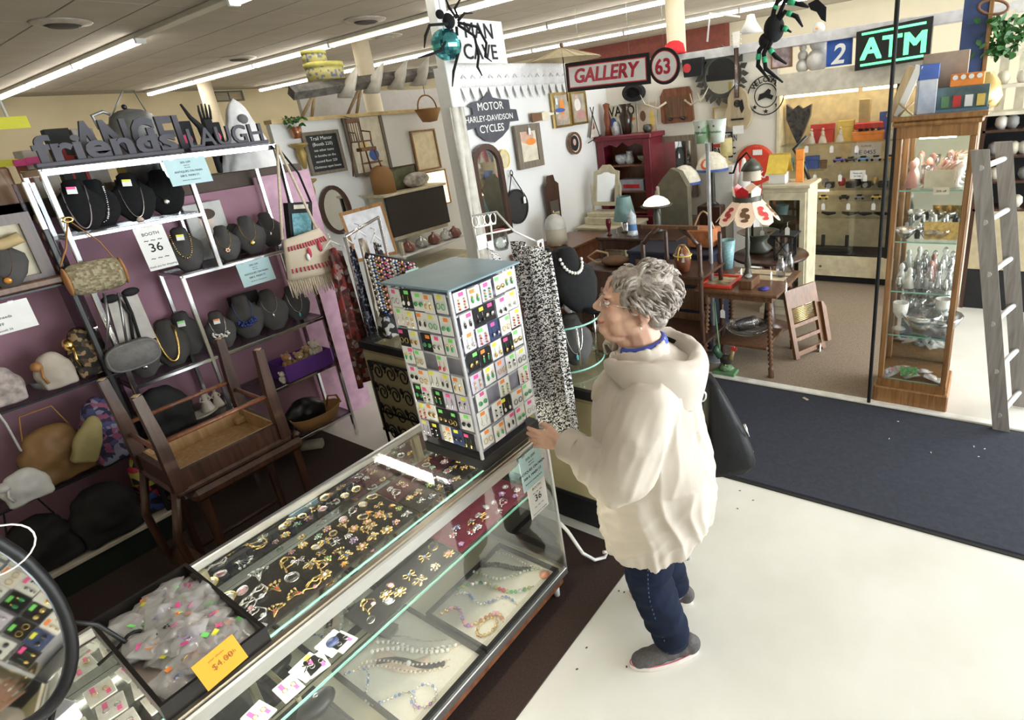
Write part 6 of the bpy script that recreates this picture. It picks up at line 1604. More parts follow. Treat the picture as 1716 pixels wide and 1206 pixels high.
# == helpers for the booths
def wr(ax, val, x0, y0, x1, y1):
 xm, ym = (x0+x1)/2, (y0+y1)/2
 c = at(xm, ym, ax, val); w_ = (at(x1, ym, ax, val)-at(x0, ym, ax, val)).length; h_ = abs(at(xm, y0, ax, val).z-at(xm, y1, ax, val).z)
 u = UX if ax == 'y' else -UY
 return c, w_, h_, u, (-UY if ax == 'y' else -UX)
def picture(ax, val, box, fm, am, lb, fw=.12, cat='picture', shape='rect', art=None, name='framed_picture', dep=.03):
 c, w_, h_, u, n = wr(ax, val, *box)
 t = thing(name, lb, cat, tuple(c-UZ*h_/2))
 f = fw*min(w_, h_)
 if shape == 'rect': A, B_ = rect(w_, h_, -w_/2, -h_/2), rect(w_-2*f, h_-2*f, -w_/2+f, -h_/2+f)
 elif shape == 'arch':
  ah = lambda w2, h2, y0_: [(-w2, y0_), (w2, y0_)]+[(w2*math.cos(PI*k/12), h2-w2+w2*math.sin(PI*k/12)) for k in range(13)]
  A, B_ = ah(w_/2, h_/2, -h_/2), ah(w_/2-f, h_/2-f, -h_/2+f)
 else: A, B_ = oval(w_/2, h_/2), oval(w_/2-f, h_/2-f)
 MB().ring(A, B_, c, u, UZ, n*dep).build('frame', fm, t)
 MB().prism(B_, c+n*.002, u, UZ, n*(dep*.4)).build('panel', am, t)
 if art:
  for k, (x, y, rx, ry, m) in enumerate(art): MB().prism(oval(rx*w_, ry*h_, 14), c+u*(x*w_)+UZ*(y*h_)+n*(dep*.4+.002+.0008*k), u, UZ, n*.0008).build('print', m, t)
 return t, c, w_, h_, u, n
def ptag(px, py, ax, val, lb=None, s=.05, m=None):
 p = at(px, py, ax, val); u = UX if ax == 'y' else -UY; n = -UY if ax == 'y' else -UX
 if ax == 'z': u, n = UX, -UY; p = p+UZ*s*.6
 t = thing('price_tag', lb or 'small white paper price tag', 'tag', tuple(p-UZ*s*.7), group=None if lb else 'white price tags on the booth goods')
 MB().prism([(-.4*s, -.7*s), (.4*s, -.7*s), (.4*s, .5*s), (.15*s, .75*s), (-.15*s, .75*s), (-.4*s, .5*s)], p+n*.012, u, UZ, n*.0012).build('card', m or PAPER, t)
 MB().tube([p+n*.012+UZ*.75*s, p+UZ*1.6*s+n*.004], .0012, 4).build('string', PAPER, t)
def lathe_part(t, nm, prof, c, m, n=20, **kw): return MB().lathe(prof, c, n, **kw).build(nm, m, t)
C_ = lambda r, g, b, nm, ro=.6, **k: mat(nm, (r, g, b), ro, **k)
CRM = C_(.72, .66, .52, 'cream_plain'); SKT = C_(.62, .40, .30, 'printed_skin'); REDP = C_(.60, .05, .05, 'printed_red'); BLUP = C_(.06, .12, .40, 'printed_blue'); NAVP = C_(.03, .04, .10, 'printed_navy'); BRNP = C_(.20, .10, .05, 'printed_brown'); GRNP = C_(.12, .25, .12, 'printed_green'); GRYP = C_(.35, .35, .35, 'printed_grey'); YELP = C_(.80, .60, .15, 'printed_yellow'); ORNP = C_(.85, .28, .05, 'printed_orange')
# == furniture booth: partition wall
pc_ = thing('white_post', 'white painted post wrapped in pale fabric at the end of the partition', 'post', (4.05, 4.26, 0))
MB().box((3.96, 4.19, 0), (4.10, 4.30, CEIL-.02), .006).build('shaft', WHITE, pc_)
MB().sheet(lambda u, v: (3.90+.17*u+.012*math.sin(20*u+3*v), 4.17+.02*math.sin(13*u+v*5), 2.35-1.55*v), 10, 14, .006).build('fabric_wrap', mat('pale_fabric', (.72, .69, .62), .9, var=.1, scale=14), pc_)
LACE = mat('white_lace', (.80, .80, .80), .85, var=.08, scale=60)
lc = thing('lace_valance', 'white lace valance with pointed scallops along the top of the partition', 'valance', (5, 4.27, 2.4))
MB().sheet(lambda u, v: (4.05+1.88*u, 4.272-.012*math.sin(60*u)*v, 2.735-.22*v), 60, 4, .004).build('band', LACE, lc)
tri = MB().prism([(-.06, 0), (.06, 0), (.02, -.10), (0, -.135), (-.02, -.10)], (0, 0, 0), UX, UZ, (0, .003, 0)).mesh('scallop', LACE)
for k in range(15):
 o = bpy.data.objects.new('scallop', tri); col.objects.link(o); o.parent = lc; o.location = V((4.11+.125*k, 4.262, 2.52))-ORG[lc.name]
 MB().tube([(4.11+.125*k-.03, 4.26, 2.60), (4.11+.125*k, 4.26, 2.63), (4.11+.125*k+.03, 4.26, 2.60)], .006, 5).build('lace_loop', LACE, lc)
t = thing('man_cave_sign', 'white board with black lettering MAN CAVE above the lace', 'sign', (4.4, 4.1, 2.72))
MB().prism([(0, 0), (.69, 0), (.68, .37), (.03, .37)], (4.02, 4.10, 2.715), UX, UZ, (0, .012, 0)).build('board', WHITE, t); MB().box((4.03, 4.112, 2.74), (4.09, 4.19, 2.80)).build('mounting_block', WHITE, t)
b = MB(); text(b, 'MAN', (4.17, 4.096, 2.93), UX, UZ, .185, sx=.95, bold=.014); text(b, 'CAVE', (4.12, 4.096, 2.75), UX, UZ, .185, sx=1.0, bold=.014); b.build('lettering', INK, t)
p = at(748, 75, 'y', 3.9)
TEALM = mat('teal_mirror_ball', (.15, .62, .70), .08, .9, var=.35, scale=7)
t = thing('mirror_ball', 'shiny teal mirrored ball hanging beside the MAN CAVE sign', 'decoration', tuple(p)); MB().ball(p, .125, 20, 14, smooth=False).build('ball', TEALM, t); MB().cyl(p+UZ*.12, (p.x, p.y, CEIL-.02), .002, n=5).build('thread', BLACK, t)
def spider(c, r_, legs, lb, m, m2=None, head=None, thread=True, lr=.009):
 t = thing('toy_spider', lb, 'decoration', tuple(c))
 MB().ball(c, (r_, r_*.85, r_*1.1), 14, 10).build('abdomen', m, t)
 h = head or c+V((-.9*r_, -.02, .9*r_)); MB().ball(h, r_*.65, 12, 8).build('head', m, t)
 for L in legs:
  o = MB().tube(L, [lr*1.3]*(len(L)-1)+[lr*.5], 7).build('leg', m, t)
  if m2: MB().tube([V(L[1]).lerp(V(L[2]), .2), V(L[1]).lerp(V(L[2]), .6)], lr*1.5, 7).build('leg_stripe', m2, o)
 if thread: MB().cyl(c, (c.x, c.y, CEIL-.02), .0018, n=5).build('thread', BLACK, t)
FUZ = mat('black_fuzz', (.008, .008, .009), .95, var=.3, scale=200, bump=.6, bscale=300)
S = lambda pts, v, ax='y': [at(x, y, ax, v) for x, y in pts]
spider(at(752, 35, 'y', 3.85), .055, [S(q, 3.82) for q in ([(750, 40), (720, 42), (713, 60), (711, 80)], [(758, 50), (738, 85), (718, 92), (700, 97)], [(765, 45), (768, 90), (760, 120), (758, 145)], [(768, 42), (795, 60), (802, 95), (800, 112), (808, 127)], [(768, 38), (800, 45), (815, 72), (813, 95), (824, 103)], [(765, 30), (752, 12), (745, -8)], [(768, 30), (762, 15), (775, -8)], [(768, 34), (778, 22), (792, 22)])], 'black fuzzy toy spider sitting on the teal mirrored ball', FUZ, None, at(737, 24, 'y', 3.85))
GRS = mat('green_stripe', (.05, .45, .22), .8)
spider(at(1297, 48, 'x', 4.6), .085, [S(q, 4.57, 'x') for q in ([(1293, 40), (1297, 18), (1303, 3), (1320, -8)], [(1300, 42), (1315, 20), (1335, 28), (1345, 45)], [(1302, 48), (1310, 45), (1326, 54)], [(1290, 60), (1272, 85), (1270, 110), (1290, 135)], [(1292, 60), (1280, 90), (1283, 115), (1312, 138)], [(1296, 62), (1288, 80), (1300, 95), (1318, 107)], [(1300, 38), (1315, 2), (1345, 8), (1355, 12)])], 'black and green striped toy spider hanging in front of the beam', FUZ, GRS, at(1284, 68, 'x', 4.6), True, .013)
p = at(1385, 12, 'x', 4.5); MB().prism([(0, 0), (-.06, .06), (-.12, .04), (-.10, .0), (-.06, -.02), (-.03, -.07), (0, -.09)], p, -UY, UZ, (-.01, 0, 0)).build('toy_bat', FUZ, label='black felt bat wing hanging at the top edge', cat='decoration')
c, w_, h_, u, n = wr('y', 4.27, 775, 155, 868, 240)
t = thing('metal_sign', 'dark grey shield and bar metal sign cut out with motorcycle lettering', 'sign', tuple(c))
SLT = mat('slate_metal', (.085, .088, .105), .5, .3)
hs = [(-.5, .06), (-.30, .10), (-.30, .22), (-.36, .26), (-.28, .33), (-.12, .36), (0, .52), (.08, .40), (.20, .36), (.38, .33), (.38, .14), (.5, .12), (.52, -.12), (.34, -.12), (.30, -.26), (.16, -.40), (0, -.50), (-.16, -.44), (-.27, -.30), (-.29, -.16), (-.48, -.20)]
MB().prism([(x*w_, y*h_) for x, y in hs], c, u, UZ, n*.012).build('plate', SLT, t)
b = MB(); text(b, 'MOTOR', c+n*.016+u*(-.22*w_)+UZ*(.16*h_), u, UZ, .105, offset=.01); text(b, 'HARLEY-DAVIDSON', c+n*.016+u*(-.455*w_)+UZ*(-.055*h_), u, UZ, .078, sx=1.0, offset=.01); text(b, 'CYCLES', c+n*.016+u*(-.24*w_)+UZ*(-.28*h_), u, UZ, .105, offset=.01); b.build('lettering', PAPER, t)
picture('y', 4.27, (797, 240, 846, 402), DWOOD, MIRROR, 'tall arched mirror in dark wood frame on the white partition', .13, 'mirror', 'arch', name='arched_mirror', dep=.04)
BRW = wood('barn_wood', (.14, .11, .08), (.25, .21, .16), .7)
picture('y', 4.27, (864, 208, 906, 282), BRW, CRM, 'framed vintage advertisement in grey barn wood', .17, art=[(-.05, .22, .28, .16, SKT), (.1, .1, .2, .08, ORNP), (0, -.38, .3, .03, REDP)])
picture('y', 4.27, (836, 250, 853, 282), YELP, C_(.66, .58, .36, 'cream_plaque'), 'round cream wooden plaque beside the arched mirror', .06, 'plaque', 'oval', name='wall_plaque', dep=.015)
t, c, w_, h_, u, n = picture('y', 4.27, (847, 316, 884, 376), BLACKM, C_(.022, .02, .018, 'dark_tin'), 'dark oval tin tray hanging from a chain', .05, 'tray', 'oval', name='oval_tray', dep=.02)
for s in (-1, 1): MB().tube([c+u*s*.3*w_+UZ*.4*h_+n*.02, at(857, 292, 'y', 4.26)], .006, 5).build('chain', IRON, t)
MB().tube([at(857, 290, 'y', 4.26)+V((.02*math.cos(a), 0, .03*math.sin(a))) for a in [2*PI*k/10 for k in range(10)]], .005, 5, closed=True).build('hook_ring', IRON, t)
picture('y', 4.27, (925, 155, 954, 214), BRASS, C_(.42, .38, .30, 'bluegrey_print', var=.4, scale=6), 'gold framed pin-up print of a lady in orange', .08, art=[(.05, .1, .13, .28, ORNP), (.08, .33, .09, .07, SKT), (0, -.2, .3, .08, SKT), (-.1, 0, .3, .06, BLUP)])
picture('y', 4.27, (955, 153, 981, 209), BRASS, C_(.40, .36, .28, 'tan_print', var=.4, scale=6), 'gold framed print of a seated lady in pale dress', .08, art=[(-.05, .1, .2, .2, PEARL), (-.08, .33, .1, .07, SKT), (.1, -.2, .32, .15, C_(.5, .28, .26, 'rose_print'))])
c, w_, h_, u, n = wr('y', 4.26, 890, 186, 926, 204)
t = thing('pointing_sign', 'wooden pointing hand sign with dark cuff', 'sign', tuple(c)); MB().prism([(-.5*w_, -.45*h_), (-.05*w_, -.35*h_), (-.05*w_, .35*h_), (-.5*w_, .4*h_)], c, u, UZ, n*.02).build('cuff', BRNP, t); MB().prism([(-.05*w_, -.4*h_), (.25*w_, -.45*h_), (.32*w_, .0), (.75*w_, .05*h_), (.75*w_, .22*h_), (.3*w_, .3*h_), (.1*w_, .45*h_), (-.05*w_, .35*h_)], c, u, UZ, n*.02).build('hand', CRM, t)
t, c, w_, h_, u, n = picture('y', 4.27, (951, 221, 972, 259), MWOOD, PEARL, 'small oval portrait with white mat and brown frame', .10, shape='oval', name='oval_portrait', art=[(0, 0, .33, .36, BLACKM), (0, .05, .12, .15, SKT)])
c = at(993, 210, 'y', 4.26); t = thing('teepee_ornament', 'small painted teepee wall ornament with crossed poles and arrow', 'ornament', tuple(c))
MB().prism([(-.10, -.14), (.11, -.14), (0, .14)], c, UX, UZ, (0, -.01, 0)).build('hide', C_(.62, .56, .48, 'hide'), t)
for x0, x1 in ((-.11, .04), (.12, -.04)): MB().cyl(c+V((x0, -.015, -.15)), c+V((x1, -.015, .22)), .006, n=5).build('pole', BLACKM, t)
MB().cyl(c+V((-.17, -.02, -.20)), c+V((.16, -.02, -.13)), .006, n=5).build('arrow', BLACKM, t); MB().prism([(-.03, -.05), (.03, -.04), (.01, .04)], c+V((0, -.012, 0)), UX, UZ, (0, -.003, 0)).build('bison_print', BRNP, t)
c = at(930, 90, 'y', 4.1); PARA = mat('parasol_paper', (.60, .50, .30), .7, var=.1, scale=8)
t = thing('paper_parasol', 'cream paper parasol hanging over the partition', 'parasol', tuple(c))
ap = V((c.x, 4.0, 2.86))
for k in range(20):
 a0, a1 = 2*PI*k/20, 2*PI*(k+1)/20; rim = lambda a: ap+V((.42*math.cos(a), .42*math.sin(a), -.13))
 MB().add([ap, rim(a0), rim(a1)], [(0, 1, 2)]).build('panel', PARA, t); MB().tube([ap+UZ*.002, rim(a0)+UZ*.002], .003, 4).build('rib', LWOOD, t)
MB().cyl(ap+UZ*.03, ap-UZ*.55, .006, n=6).build('stick', DWOOD, t); MB().ball(ap+UZ*.02, .025, 8, 6).build('cap', BRNP, t)
GX = 5.4; o_ = V((GX, 3.91, 2.40)); u = V((0, -1, -.025)).normalized(); v = V((0, -.025, 1)).normalized(); v = (v-u*v.dot(u)).normalized(); n = -UX
t = thing('gallery_sign', 'white hanging sign with red letters GALLERY and black border', 'sign', tuple(o_))
MB().prism(rect(1.02, .285), o_, u, v, V((.02, 0, 0))).build('border', BLACKM, t); MB().prism(rect(.945, .215, .037, .035), o_+n*.002, u, v, V((.004, 0, 0))).build('red_line', REDP, t); MB().prism(rect(.925, .195, .047, .045), o_+n*.004, u, v, V((.004, 0, 0))).build('face', WHITE, t)
b = MB(); text(b, 'GALLERY', o_+n*.006+u*.10+v*.085, u, v, .19, sx=1.0, offset=.01, shear=.2, bold=.026); b.build('lettering', C_(.50, .03, .06, 'deep_red', .3), t)
c = o_+u*1.18+v*.145
t2 = thing('number_sign', 'round white sign with red number 63 and black border', 'sign', tuple(c)); MB().prism(oval(.165, .165, 30), c, u, v, V((.02, 0, 0))).build('border', BLACKM, t2); MB().prism(oval(.138, .138, 30), c+n*.002, u, v, V((.004, 0, 0))).build('red_line', REDP, t2); MB().prism(oval(.13, .13, 30), c+n*.004, u, v, V((.004, 0, 0))).build('face', WHITE, t2)
b = MB(); text(b, '63', c+n*.006-u*.10-v*.065, u, v, .19, sx=.92, offset=.01, bold=.02); b.build('lettering', MATS['deep_red'], t2)
for q in (o_+u*.2+v*.28, o_+u*.8+v*.28): MB().cyl(q, (q.x, q.y, CEIL-.02), .0015, n=4).build('wire', SILVER, t)
q = c+v*.16; MB().cyl(q, (q.x, q.y, CEIL-.02), .0015, n=4).build('wire', SILVER, t2)
# == back wall of the furniture booth
MB().box((6.74, -.3, 2.60), (6.93, 3.6, 2.70), .005).build('trim_4', C_(.62, .62, .64, 'grey_white_beam'), kind='structure')
XW = 6.785
p = at(1130, 75, 'x', 6.84); t = thing('baseball_cap', 'red baseball cap sitting on the beam', 'cap', (6.84, p.y, 2.70)); MB().lathe([(.12, 0), (.125, .05), (.11, .12), (.06, .155), (0, .165)], (6.84, p.y, 2.70), 18).build('crown', C_(.70, .02, .03, 'bright_red', .7), t); MB().ball((6.76, p.y-.10, 2.712), (.07, .10, .012), 12, 6).build('brim', MATS['bright_red'], t)
picture('x', XW, (1048, 140, 1082, 170), BLACKM, BLACKM, 'dark green felt hat hanging under the GALLERY sign', .2, 'hat', 'oval', name='felt_hat', dep=.09)
c, w_, h_, u, n = wr('x', XW, 1108, 147, 1163, 206); t = thing('antler_board', 'wooden plaque with pair of antlers on the back wall', 'plaque', tuple(c))
MB().prism([(-.5*w_, -.45*h_), (-.42*w_, -.5*h_), (.42*w_, -.5*h_), (.5*w_, -.45*h_), (.45*w_, .35*h_), (.38*w_, .5*h_), (-.38*w_, .5*h_), (-.5*w_, .3*h_)], c, u, UZ, n*.03).build('board', RWOOD, t); MB().prism(rect(w_*.62, h_*.6, -.31*w_, -.33*h_), c+n*.031, u, UZ, n*.01).build('inset', MWOOD, t)
ANT = C_(.60, .52, .40, 'antler', .5)
for s in (-1, 1):
 base = c+n*.05+UZ*.05+u*s*.28*w_
 MB().tube([base, base+u*s*.10+UZ*(-.06)+n*.05, base+u*s*.26+UZ*.0+n*.07, base+u*s*.33+UZ*.12+n*.05], [.014, .014, .011, .004], 7).build('antler', ANT, t)
 for q in (.12, .22): MB().tube([base+u*s*q+UZ*-.04+n*.06, base+u*s*(q-.02)+UZ*.07+n*.07], [.009, .003], 6).build('tine', ANT, t)
 MB().ball(c+n*.05+u*s*.2*w_-UZ*.38*h_, (.03, .03, .02), 8, 6).build('hook', BLACK, t)
c, w_, h_, u, n = wr('x', XW, 1150, 98, 1184, 128); t = thing('black_bucket', 'black ice bucket with red emblem hanging on the back wall', 'bucket', tuple(c)); MB().prism([(-.42*w_, -.5*h_), (.42*w_, -.5*h_), (.5*w_, .5*h_), (-.5*w_, .5*h_)], c, u, UZ, n*.12).build('body', BLACK, t); MB().prism(oval(.05, .05, 14, -.25*w_), c+n*.121, u, UZ, n*.001).build('emblem', REDP, t)
c, w_, h_, u, n = wr('x', XW, 1178, 92, 1242, 162); t = thing('sunburst_mirror', 'round wall mirror in dark leafy metal wreath', 'mirror', tuple(c)); DGM = C_(.10, .10, .085, 'dark_leaf_metal', .45, metal=.5)
MB().prism(oval(.20, .20, 28), c, u, UZ, n*.02).build('glass', MIRROR, t); MB().ring(oval(.235, .235), oval(.195, .195), c, u, UZ, n*.035).build('rim', DGM, t)
for k in range(22):
 a = 2*PI*k/22; q = c+u*.27*math.cos(a)+UZ*.27*math.sin(a)+n*.02; d_ = u*math.cos(a)+UZ*math.sin(a); e_ = u*-math.sin(a)+UZ*math.cos(a)
 MB().prism([(-.045, 0), (-.01, .035), (.055, .012+.02*(k % 3-1)), (.01, -.035)], q, d_, e_, n*.012).build('leaf', DGM, t)
c = at(1240, 182, 'x', XW); t = thing('acoustic_guitar', 'natural wood acoustic guitar hanging on the back wall', 'guitar', (c.x, c.y, c.z-.25)); SPR = wood('spruce', (.42, .33, .20), (.55, .45, .30), .4)
gp = [(.17*(1+.0*a) if False else 0, 0)]; out = []
for k in range(40):
 a = 2*PI*k/40; z = .24*math.sin(a); wdt = (.165-.03*math.sin(a)-.028*math.cos(2*(a-PI/2)-PI)*.9)
 out.append((math.cos(a)*(.155-.035*math.sin(a))*(1-.20*math.exp(-((math.sin(a)-.15)/.28)**2)), z))
MB().prism(out, c, -UY, UZ, -UX*.08).build('body', SPR, t)
f_ = c-UX*.083; MB().prism(oval(.042, .042, 18), f_+UZ*.06, -UY, UZ, -UX*.001).build('sound_hole', BLACKM, t); MB().prism(rect(.15, .02, -.075, -.12), f_, -UY, UZ, -UX*.01).build('bridge', BLACK, t)
MB().prism([(.02, .08), (.06, .10), (.08, .0), (.05, -.05), (.03, .0)], f_, -UY, UZ, -UX*.002).build('pickguard', BLACK, t)
MB().prism(rect(.05, .52, -.025, .12), f_, -UY, UZ, -UX*.015).build('neck', DWOOD, t); MB().prism([(-.03, .64), (.03, .64), (.042, .80), (-.042, .80)], f_, -UY, UZ, -UX*.012).build('headstock', PEARL, t)
for s in (-1, 1):
 for k in range(3): MB().ball(f_+V((0, -s*.05, .67+.05*k)), .011, 6, 5).build('tuning_peg', CHROME, t)
for k in range(6): MB().cyl(f_+V((-.018, .016-.0064*k, -.11)), f_+V((-.018, .012-.0048*k, .66)), .0007, n=3).build('string', SILVER, t)
MB().prism(rect(.13, .09, -.055, -.27), f_-UX*.012, -UY, UZ, -UX*.001).build('price_note', PAPER, t)
c, w_, h_, u, n = wr('x', XW, 1262, 132, 1316, 186); c = at(1283, 160, 'x', XW); R_ = .21; t = thing('welcome_sign', 'black cut-metal welcome ring with stars', 'sign', tuple(c))
MB().ring(oval(R_, R_, 32), oval(R_-.012, R_-.012, 32), c, u, UZ, n*.006).build('outer_ring', BLACKM, t); MB().ring(oval(R_*.62, R_*.62, 28), oval(R_*.62-.01, R_*.62-.01, 28), c, u, UZ, n*.006).build('inner_ring', BLACKM, t)
for k, ch in enumerate('WELCOME'):
 a = 2.5-k*.30; d_ = u*math.cos(a)+UZ*math.sin(a); e_ = u*math.sin(a)-UZ*math.cos(a); b = MB(); text(b, ch, c+d_*(R_*.68)-e_*.025+n*.004, e_, d_, .075, .003, offset=.015); b.build('letter', BLACKM, t)
for k in range(3):
 a = -2.4+k*.85; q = c+u*R_*.8*math.cos(a)+UZ*R_*.8*math.sin(a); MB().prism([((.03 if j % 2 == 0 else .013)*math.sin(j*PI/5), (.03 if j % 2 == 0 else .013)*math.cos(j*PI/5)) for j in range(10)], q, u, UZ, n*.004).build('star', BLACKM, t)
MB().prism([(-.09, -.05), (-.07, .02), (-.02, .03), (.03, .07), (.06, .05), (.05, .01), (.09, -.01), (.07, -.05), (.0, -.02)], c, u, UZ, n*.004).build('rider', BLACKM, t)
t, c, w_, h_, u, n = picture('x', XW, (1194, 222, 1228, 264), INK, PAPER, 'black and white railway sign reading NORTHERN PACIFIC with red band', .05, 'sign', name='railway_sign')
b = MB(); text(b, 'NORTHERN', c+n*.016-u*.44*w_+UZ*.14*h_, u, UZ, .10, sx=.55, offset=.02); text(b, 'PACIFIC', c+n*.016-u*.44*w_-UZ*.38*h_, u, UZ, .12, sx=.66, offset=.02); b.build('lettering', INK, t); MB().prism(rect(w_*.9, h_*.14, -.45*w_, -.08*h_), c+n*.016, u, UZ, n*.001).build('red_band', REDP, t)
c, w_, h_, u, n = wr('x', XW-.01, 1236, 244, 1296, 310); t = thing('soda_disc', 'large round red metal sign with white letters ending in KA', 'sign', tuple(c)); MB().lathe([(0, 0), (.23, 0), (.235, .01), (.16, .028), (0, .034)], (0, 0, 0), 32)
m = MB(); m.T = Matrix.Translation(c)@Matrix.Rotation(-PI/2, 4, 'Y'); m.lathe([(0, 0), (.235, 0), (.238, .008), (.2, .018), (0, .03)], n=32); m.build('disc', C_(.66, .06, .03, 'sign_red', .35), t)
b = MB(); text(b, 'VODKA', c+n*.035-u*.20-UZ*.14, u, UZ, .11, offset=.02); b.build('lettering', PAPER, t); MB().prism(rect(.11, .06, -.02, .12), c+n*.033, u, UZ, n*.001).build('price_note', PAPER, t)
picture('x', XW, (1196, 178, 1238, 212), BRASS, CRM, 'brass framed pale print below the wreath mirror', .07, art=[(.2, -.1, .12, .1, NAVP)])
picture('x', XW, (1104, 228, 1168, 330), BRW, MIRROR, 'square mirror in rough grey wood frame behind the headboard', .13, 'mirror', name='wall_mirror')
for k, (bx, m, lb, art) in enumerate((((1012, 176, 1066, 226), CRM, 'cream poster with big dark letters VALO on the red hutch', [(-.2, -.1, .1, .2, BLUP), (.25, -.25, .15, .15, TEAL), (.3, .0, .2, .06, ORNP)]), ((1068, 172, 1101, 226), C_(.66, .56, .44, 'tan_poster'), 'tan poster with orange bottles on the red hutch', [(-.2, .1, .15, .17, BRNP), (.25, 0, .12, .25, YELP), (.1, -.3, .2, .1, ORNP)]))):
 t, c, w_, h_, u, n = picture('x', XW, bx, CRM, m, lb, .03, 'poster', name='poster', art=art, dep=.01)
 if k == 0: b = MB(); text(b, 'VALO', c+n*.008-u*.32*w_+UZ*.14*h_, u, UZ, .17, sx=.9, offset=.02); b.build('lettering', INK, t)
# == red hutch
BURG = C_(.17, .012, .025, 'burgundy_paint', .4); HX0, HX1, HY0, HY1, HZ = 6.42, 6.78, 3.50, 4.28, 1.86
t = thing('red_hutch', 'burgundy painted hutch with open shelves in the corner', 'cabinet', (6.6, 3.9, 0))
for y in (HY0, HY1-.10): MB().box((HX0, y, .85), (HX0+.025, y+.10, HZ-.06), .004).build('stile', BURG, t)
for y in (HY0, HY1-.02): MB().box((HX0+.025, y, 0), (HX1, y+.02, HZ-.06)).build('side', BURG, t)
MB().box((HX1-.015, HY0+.02, .85), (HX1, HY1-.02, HZ-.06)).build('back', RWOOD, t); MB().box((HX0-.04, HY0-.04, HZ-.06), (HX1, HY1+.01, HZ), .01).build('cornice', BURG, t)
MB().box((HX0-.02, HY0, 0), (HX0+.025, HY1, .85), .004).build('lower_front', BURG, t)
MB().prism([(0, 0), (.58, 0), (.58, -.08), (.48, -.05), (.38, -.085), (.29, -.03), (.20, -.085), (.10, -.05), (0, -.08)], (HX0+.002, HY1-.10, HZ-.06), -UY, UZ, V((.02, 0, 0))).build('scalloped_rail', BURG, t)
for z in (.87, 1.14, 1.47): MB().box((HX0+.025, HY0+.02, z), (HX1-.015, HY1-.02, z+.018)).build('shelf', RWOOD, t)
BLUW = C_(.62, .66, .70, 'blue_white_china', .3, var=.3, scale=40)
for k, (y, z, h, m, lb, pf) in enumerate(((4.02, 1.488, .15, BLUW, 'blue and white china dish on the top hutch shelf', [(0, 0), (.05, 0), (.09, .05), (.085, .12), (.08, .12), (0, .02)]), (3.90, 1.488, .16, BLUW, 'blue and white china jug on the top hutch shelf', [(0, 0), (.05, 0), (.06, .06), (.035, .12), (.045, .16), (0, .15)]), (3.68, 1.488, .10, C_(.25, .24, .18, 'olive_bowl', .4), 'olive footed bowl on the top hutch shelf', [(0, 0), (.05, 0), (.03, .02), (.09, .06), (.095, .10), (.085, .10), (0, .04)]))): obj_vase((6.60, y, z), pf, m, lb, 'china_dish', 'dish')
t = thing('boxed_model_car', 'boxed red model car on the middle hutch shelf', 'toy', (6.55, 3.85, 1.158)); MB().box((6.48, 3.66, 1.158), (6.62, 4.02, 1.30), .003).build('carton', C_(.45, .48, .58, 'carton_blue'), t); MB().box((6.474, 3.72, 1.19), (6.48, 3.96, 1.24), .002).build('car_print', C_(.7, .03, .03, 'car_red'), t)
for (y, h, pf, m, lb) in ((3.90, 0, [(0, 0), (.05, 0), (.06, .02), (.07, .12), (.09, .22), (.05, .27), (.045, .30), (.08, .36), (.07, .36), (0, .3)], C_(.03, .015, .01, 'dark_lustre', .2), 'dark lustre urn on top of the red hutch'), (4.18, 0, [(0, 0), (.05, 0), (.035, .1), (.05, .2), (.03, .3), (.045, .38), (0, .4)], C_(.25, .07, .03, 'brown_carving', .5), 'brown carved figure on top of the red hutch'), (4.05, 0, [(0, 0), (.06, 0), (.055, .1), (.03, .16), (0, .16)], BLUW, 'blue and white jar on top of the red hutch'), (3.60, 0, [(0, 0), (.04, 0), (.06, .04), (.05, .09), (0, .1)], DGM, 'small dark pot on top of the red hutch')): obj_vase((6.58, y, HZ), pf, m, lb, 'urn', 'urn')
# == furniture
def desk(name, lb, x0, x1, y0, y1, h, m, drawers=2, legs=True):
 t = thing(name, lb, 'furniture', ((x0+x1)/2, (y0+y1)/2, 0))
 MB().box((x0-.02, y0-.02, h-.035), (x1+.02, y1+.02, h), .008).build('top', m, t); MB().box((x0, y0, .12), (x1, y1, h-.035)).build('carcass', m, t)
 for x in (x0+.03, x1-.03):
  for y in (y0+.03, y1-.03): MB().cyl((x, y, 0.008), (x, y, .12), .02, .03, 8).build('leg', m, t)
 for k in range(drawers):
  z0 = .16+(h-.24)*k/drawers; d = MB().box((x0-.012, y0+.04, z0), (x0, y1-.04, z0+(h-.24)/drawers-.02), .004).build('drawer', m, t); MB().ball((x0-.02, (y0+y1)/2, z0+.1), .014, 8, 6).build('knob', BRASS, d)
 return t
desk('writing_desk', 'reddish brown wooden desk against the white partition', 4.50, 5.62, 3.74, 4.26, .80, RWOOD, 3)
VAN = C_(.62, .56, .40, 'ivory_paint', .5)
desk('vanity_chest', 'ivory painted vanity chest in the corner', 5.72, 6.30, 3.55, 4.22, .84, VAN, 3)
t = thing('vanity_mirror', 'ivory swing mirror on a little drawer stand on the vanity', 'mirror', (6.05, 3.95, .84))
MB().box((5.86, 3.66, .84), (6.18, 4.20, .93), .006).build('drawer_box', VAN, t); MB().box((5.90, 3.70, .93), (6.16, 4.18, .98), .006).build('step', VAN, t)
for y in (3.75, 4.17): MB().lathe([(.02, 0), (.012, .06), (.022, .12), (.012, .2), (.022, .3), (.008, .36), (0, .38)], (6.05, y, .98), 10).build('turned_post', VAN, t)
mo = V((6.02, 4.155, 1.05)); mv = V((.22, 0, 1)).normalized(); A = [(0, 0), (.37, 0), (.37, .42), (.30, .44), (.24, .50), (.13, .50), (.07, .44), (0, .42)]; B_ = [(.05, .05), (.32, .05), (.32, .38), (.26, .39), (.22, .41), (.15, .41), (.11, .39), (.05, .38)]
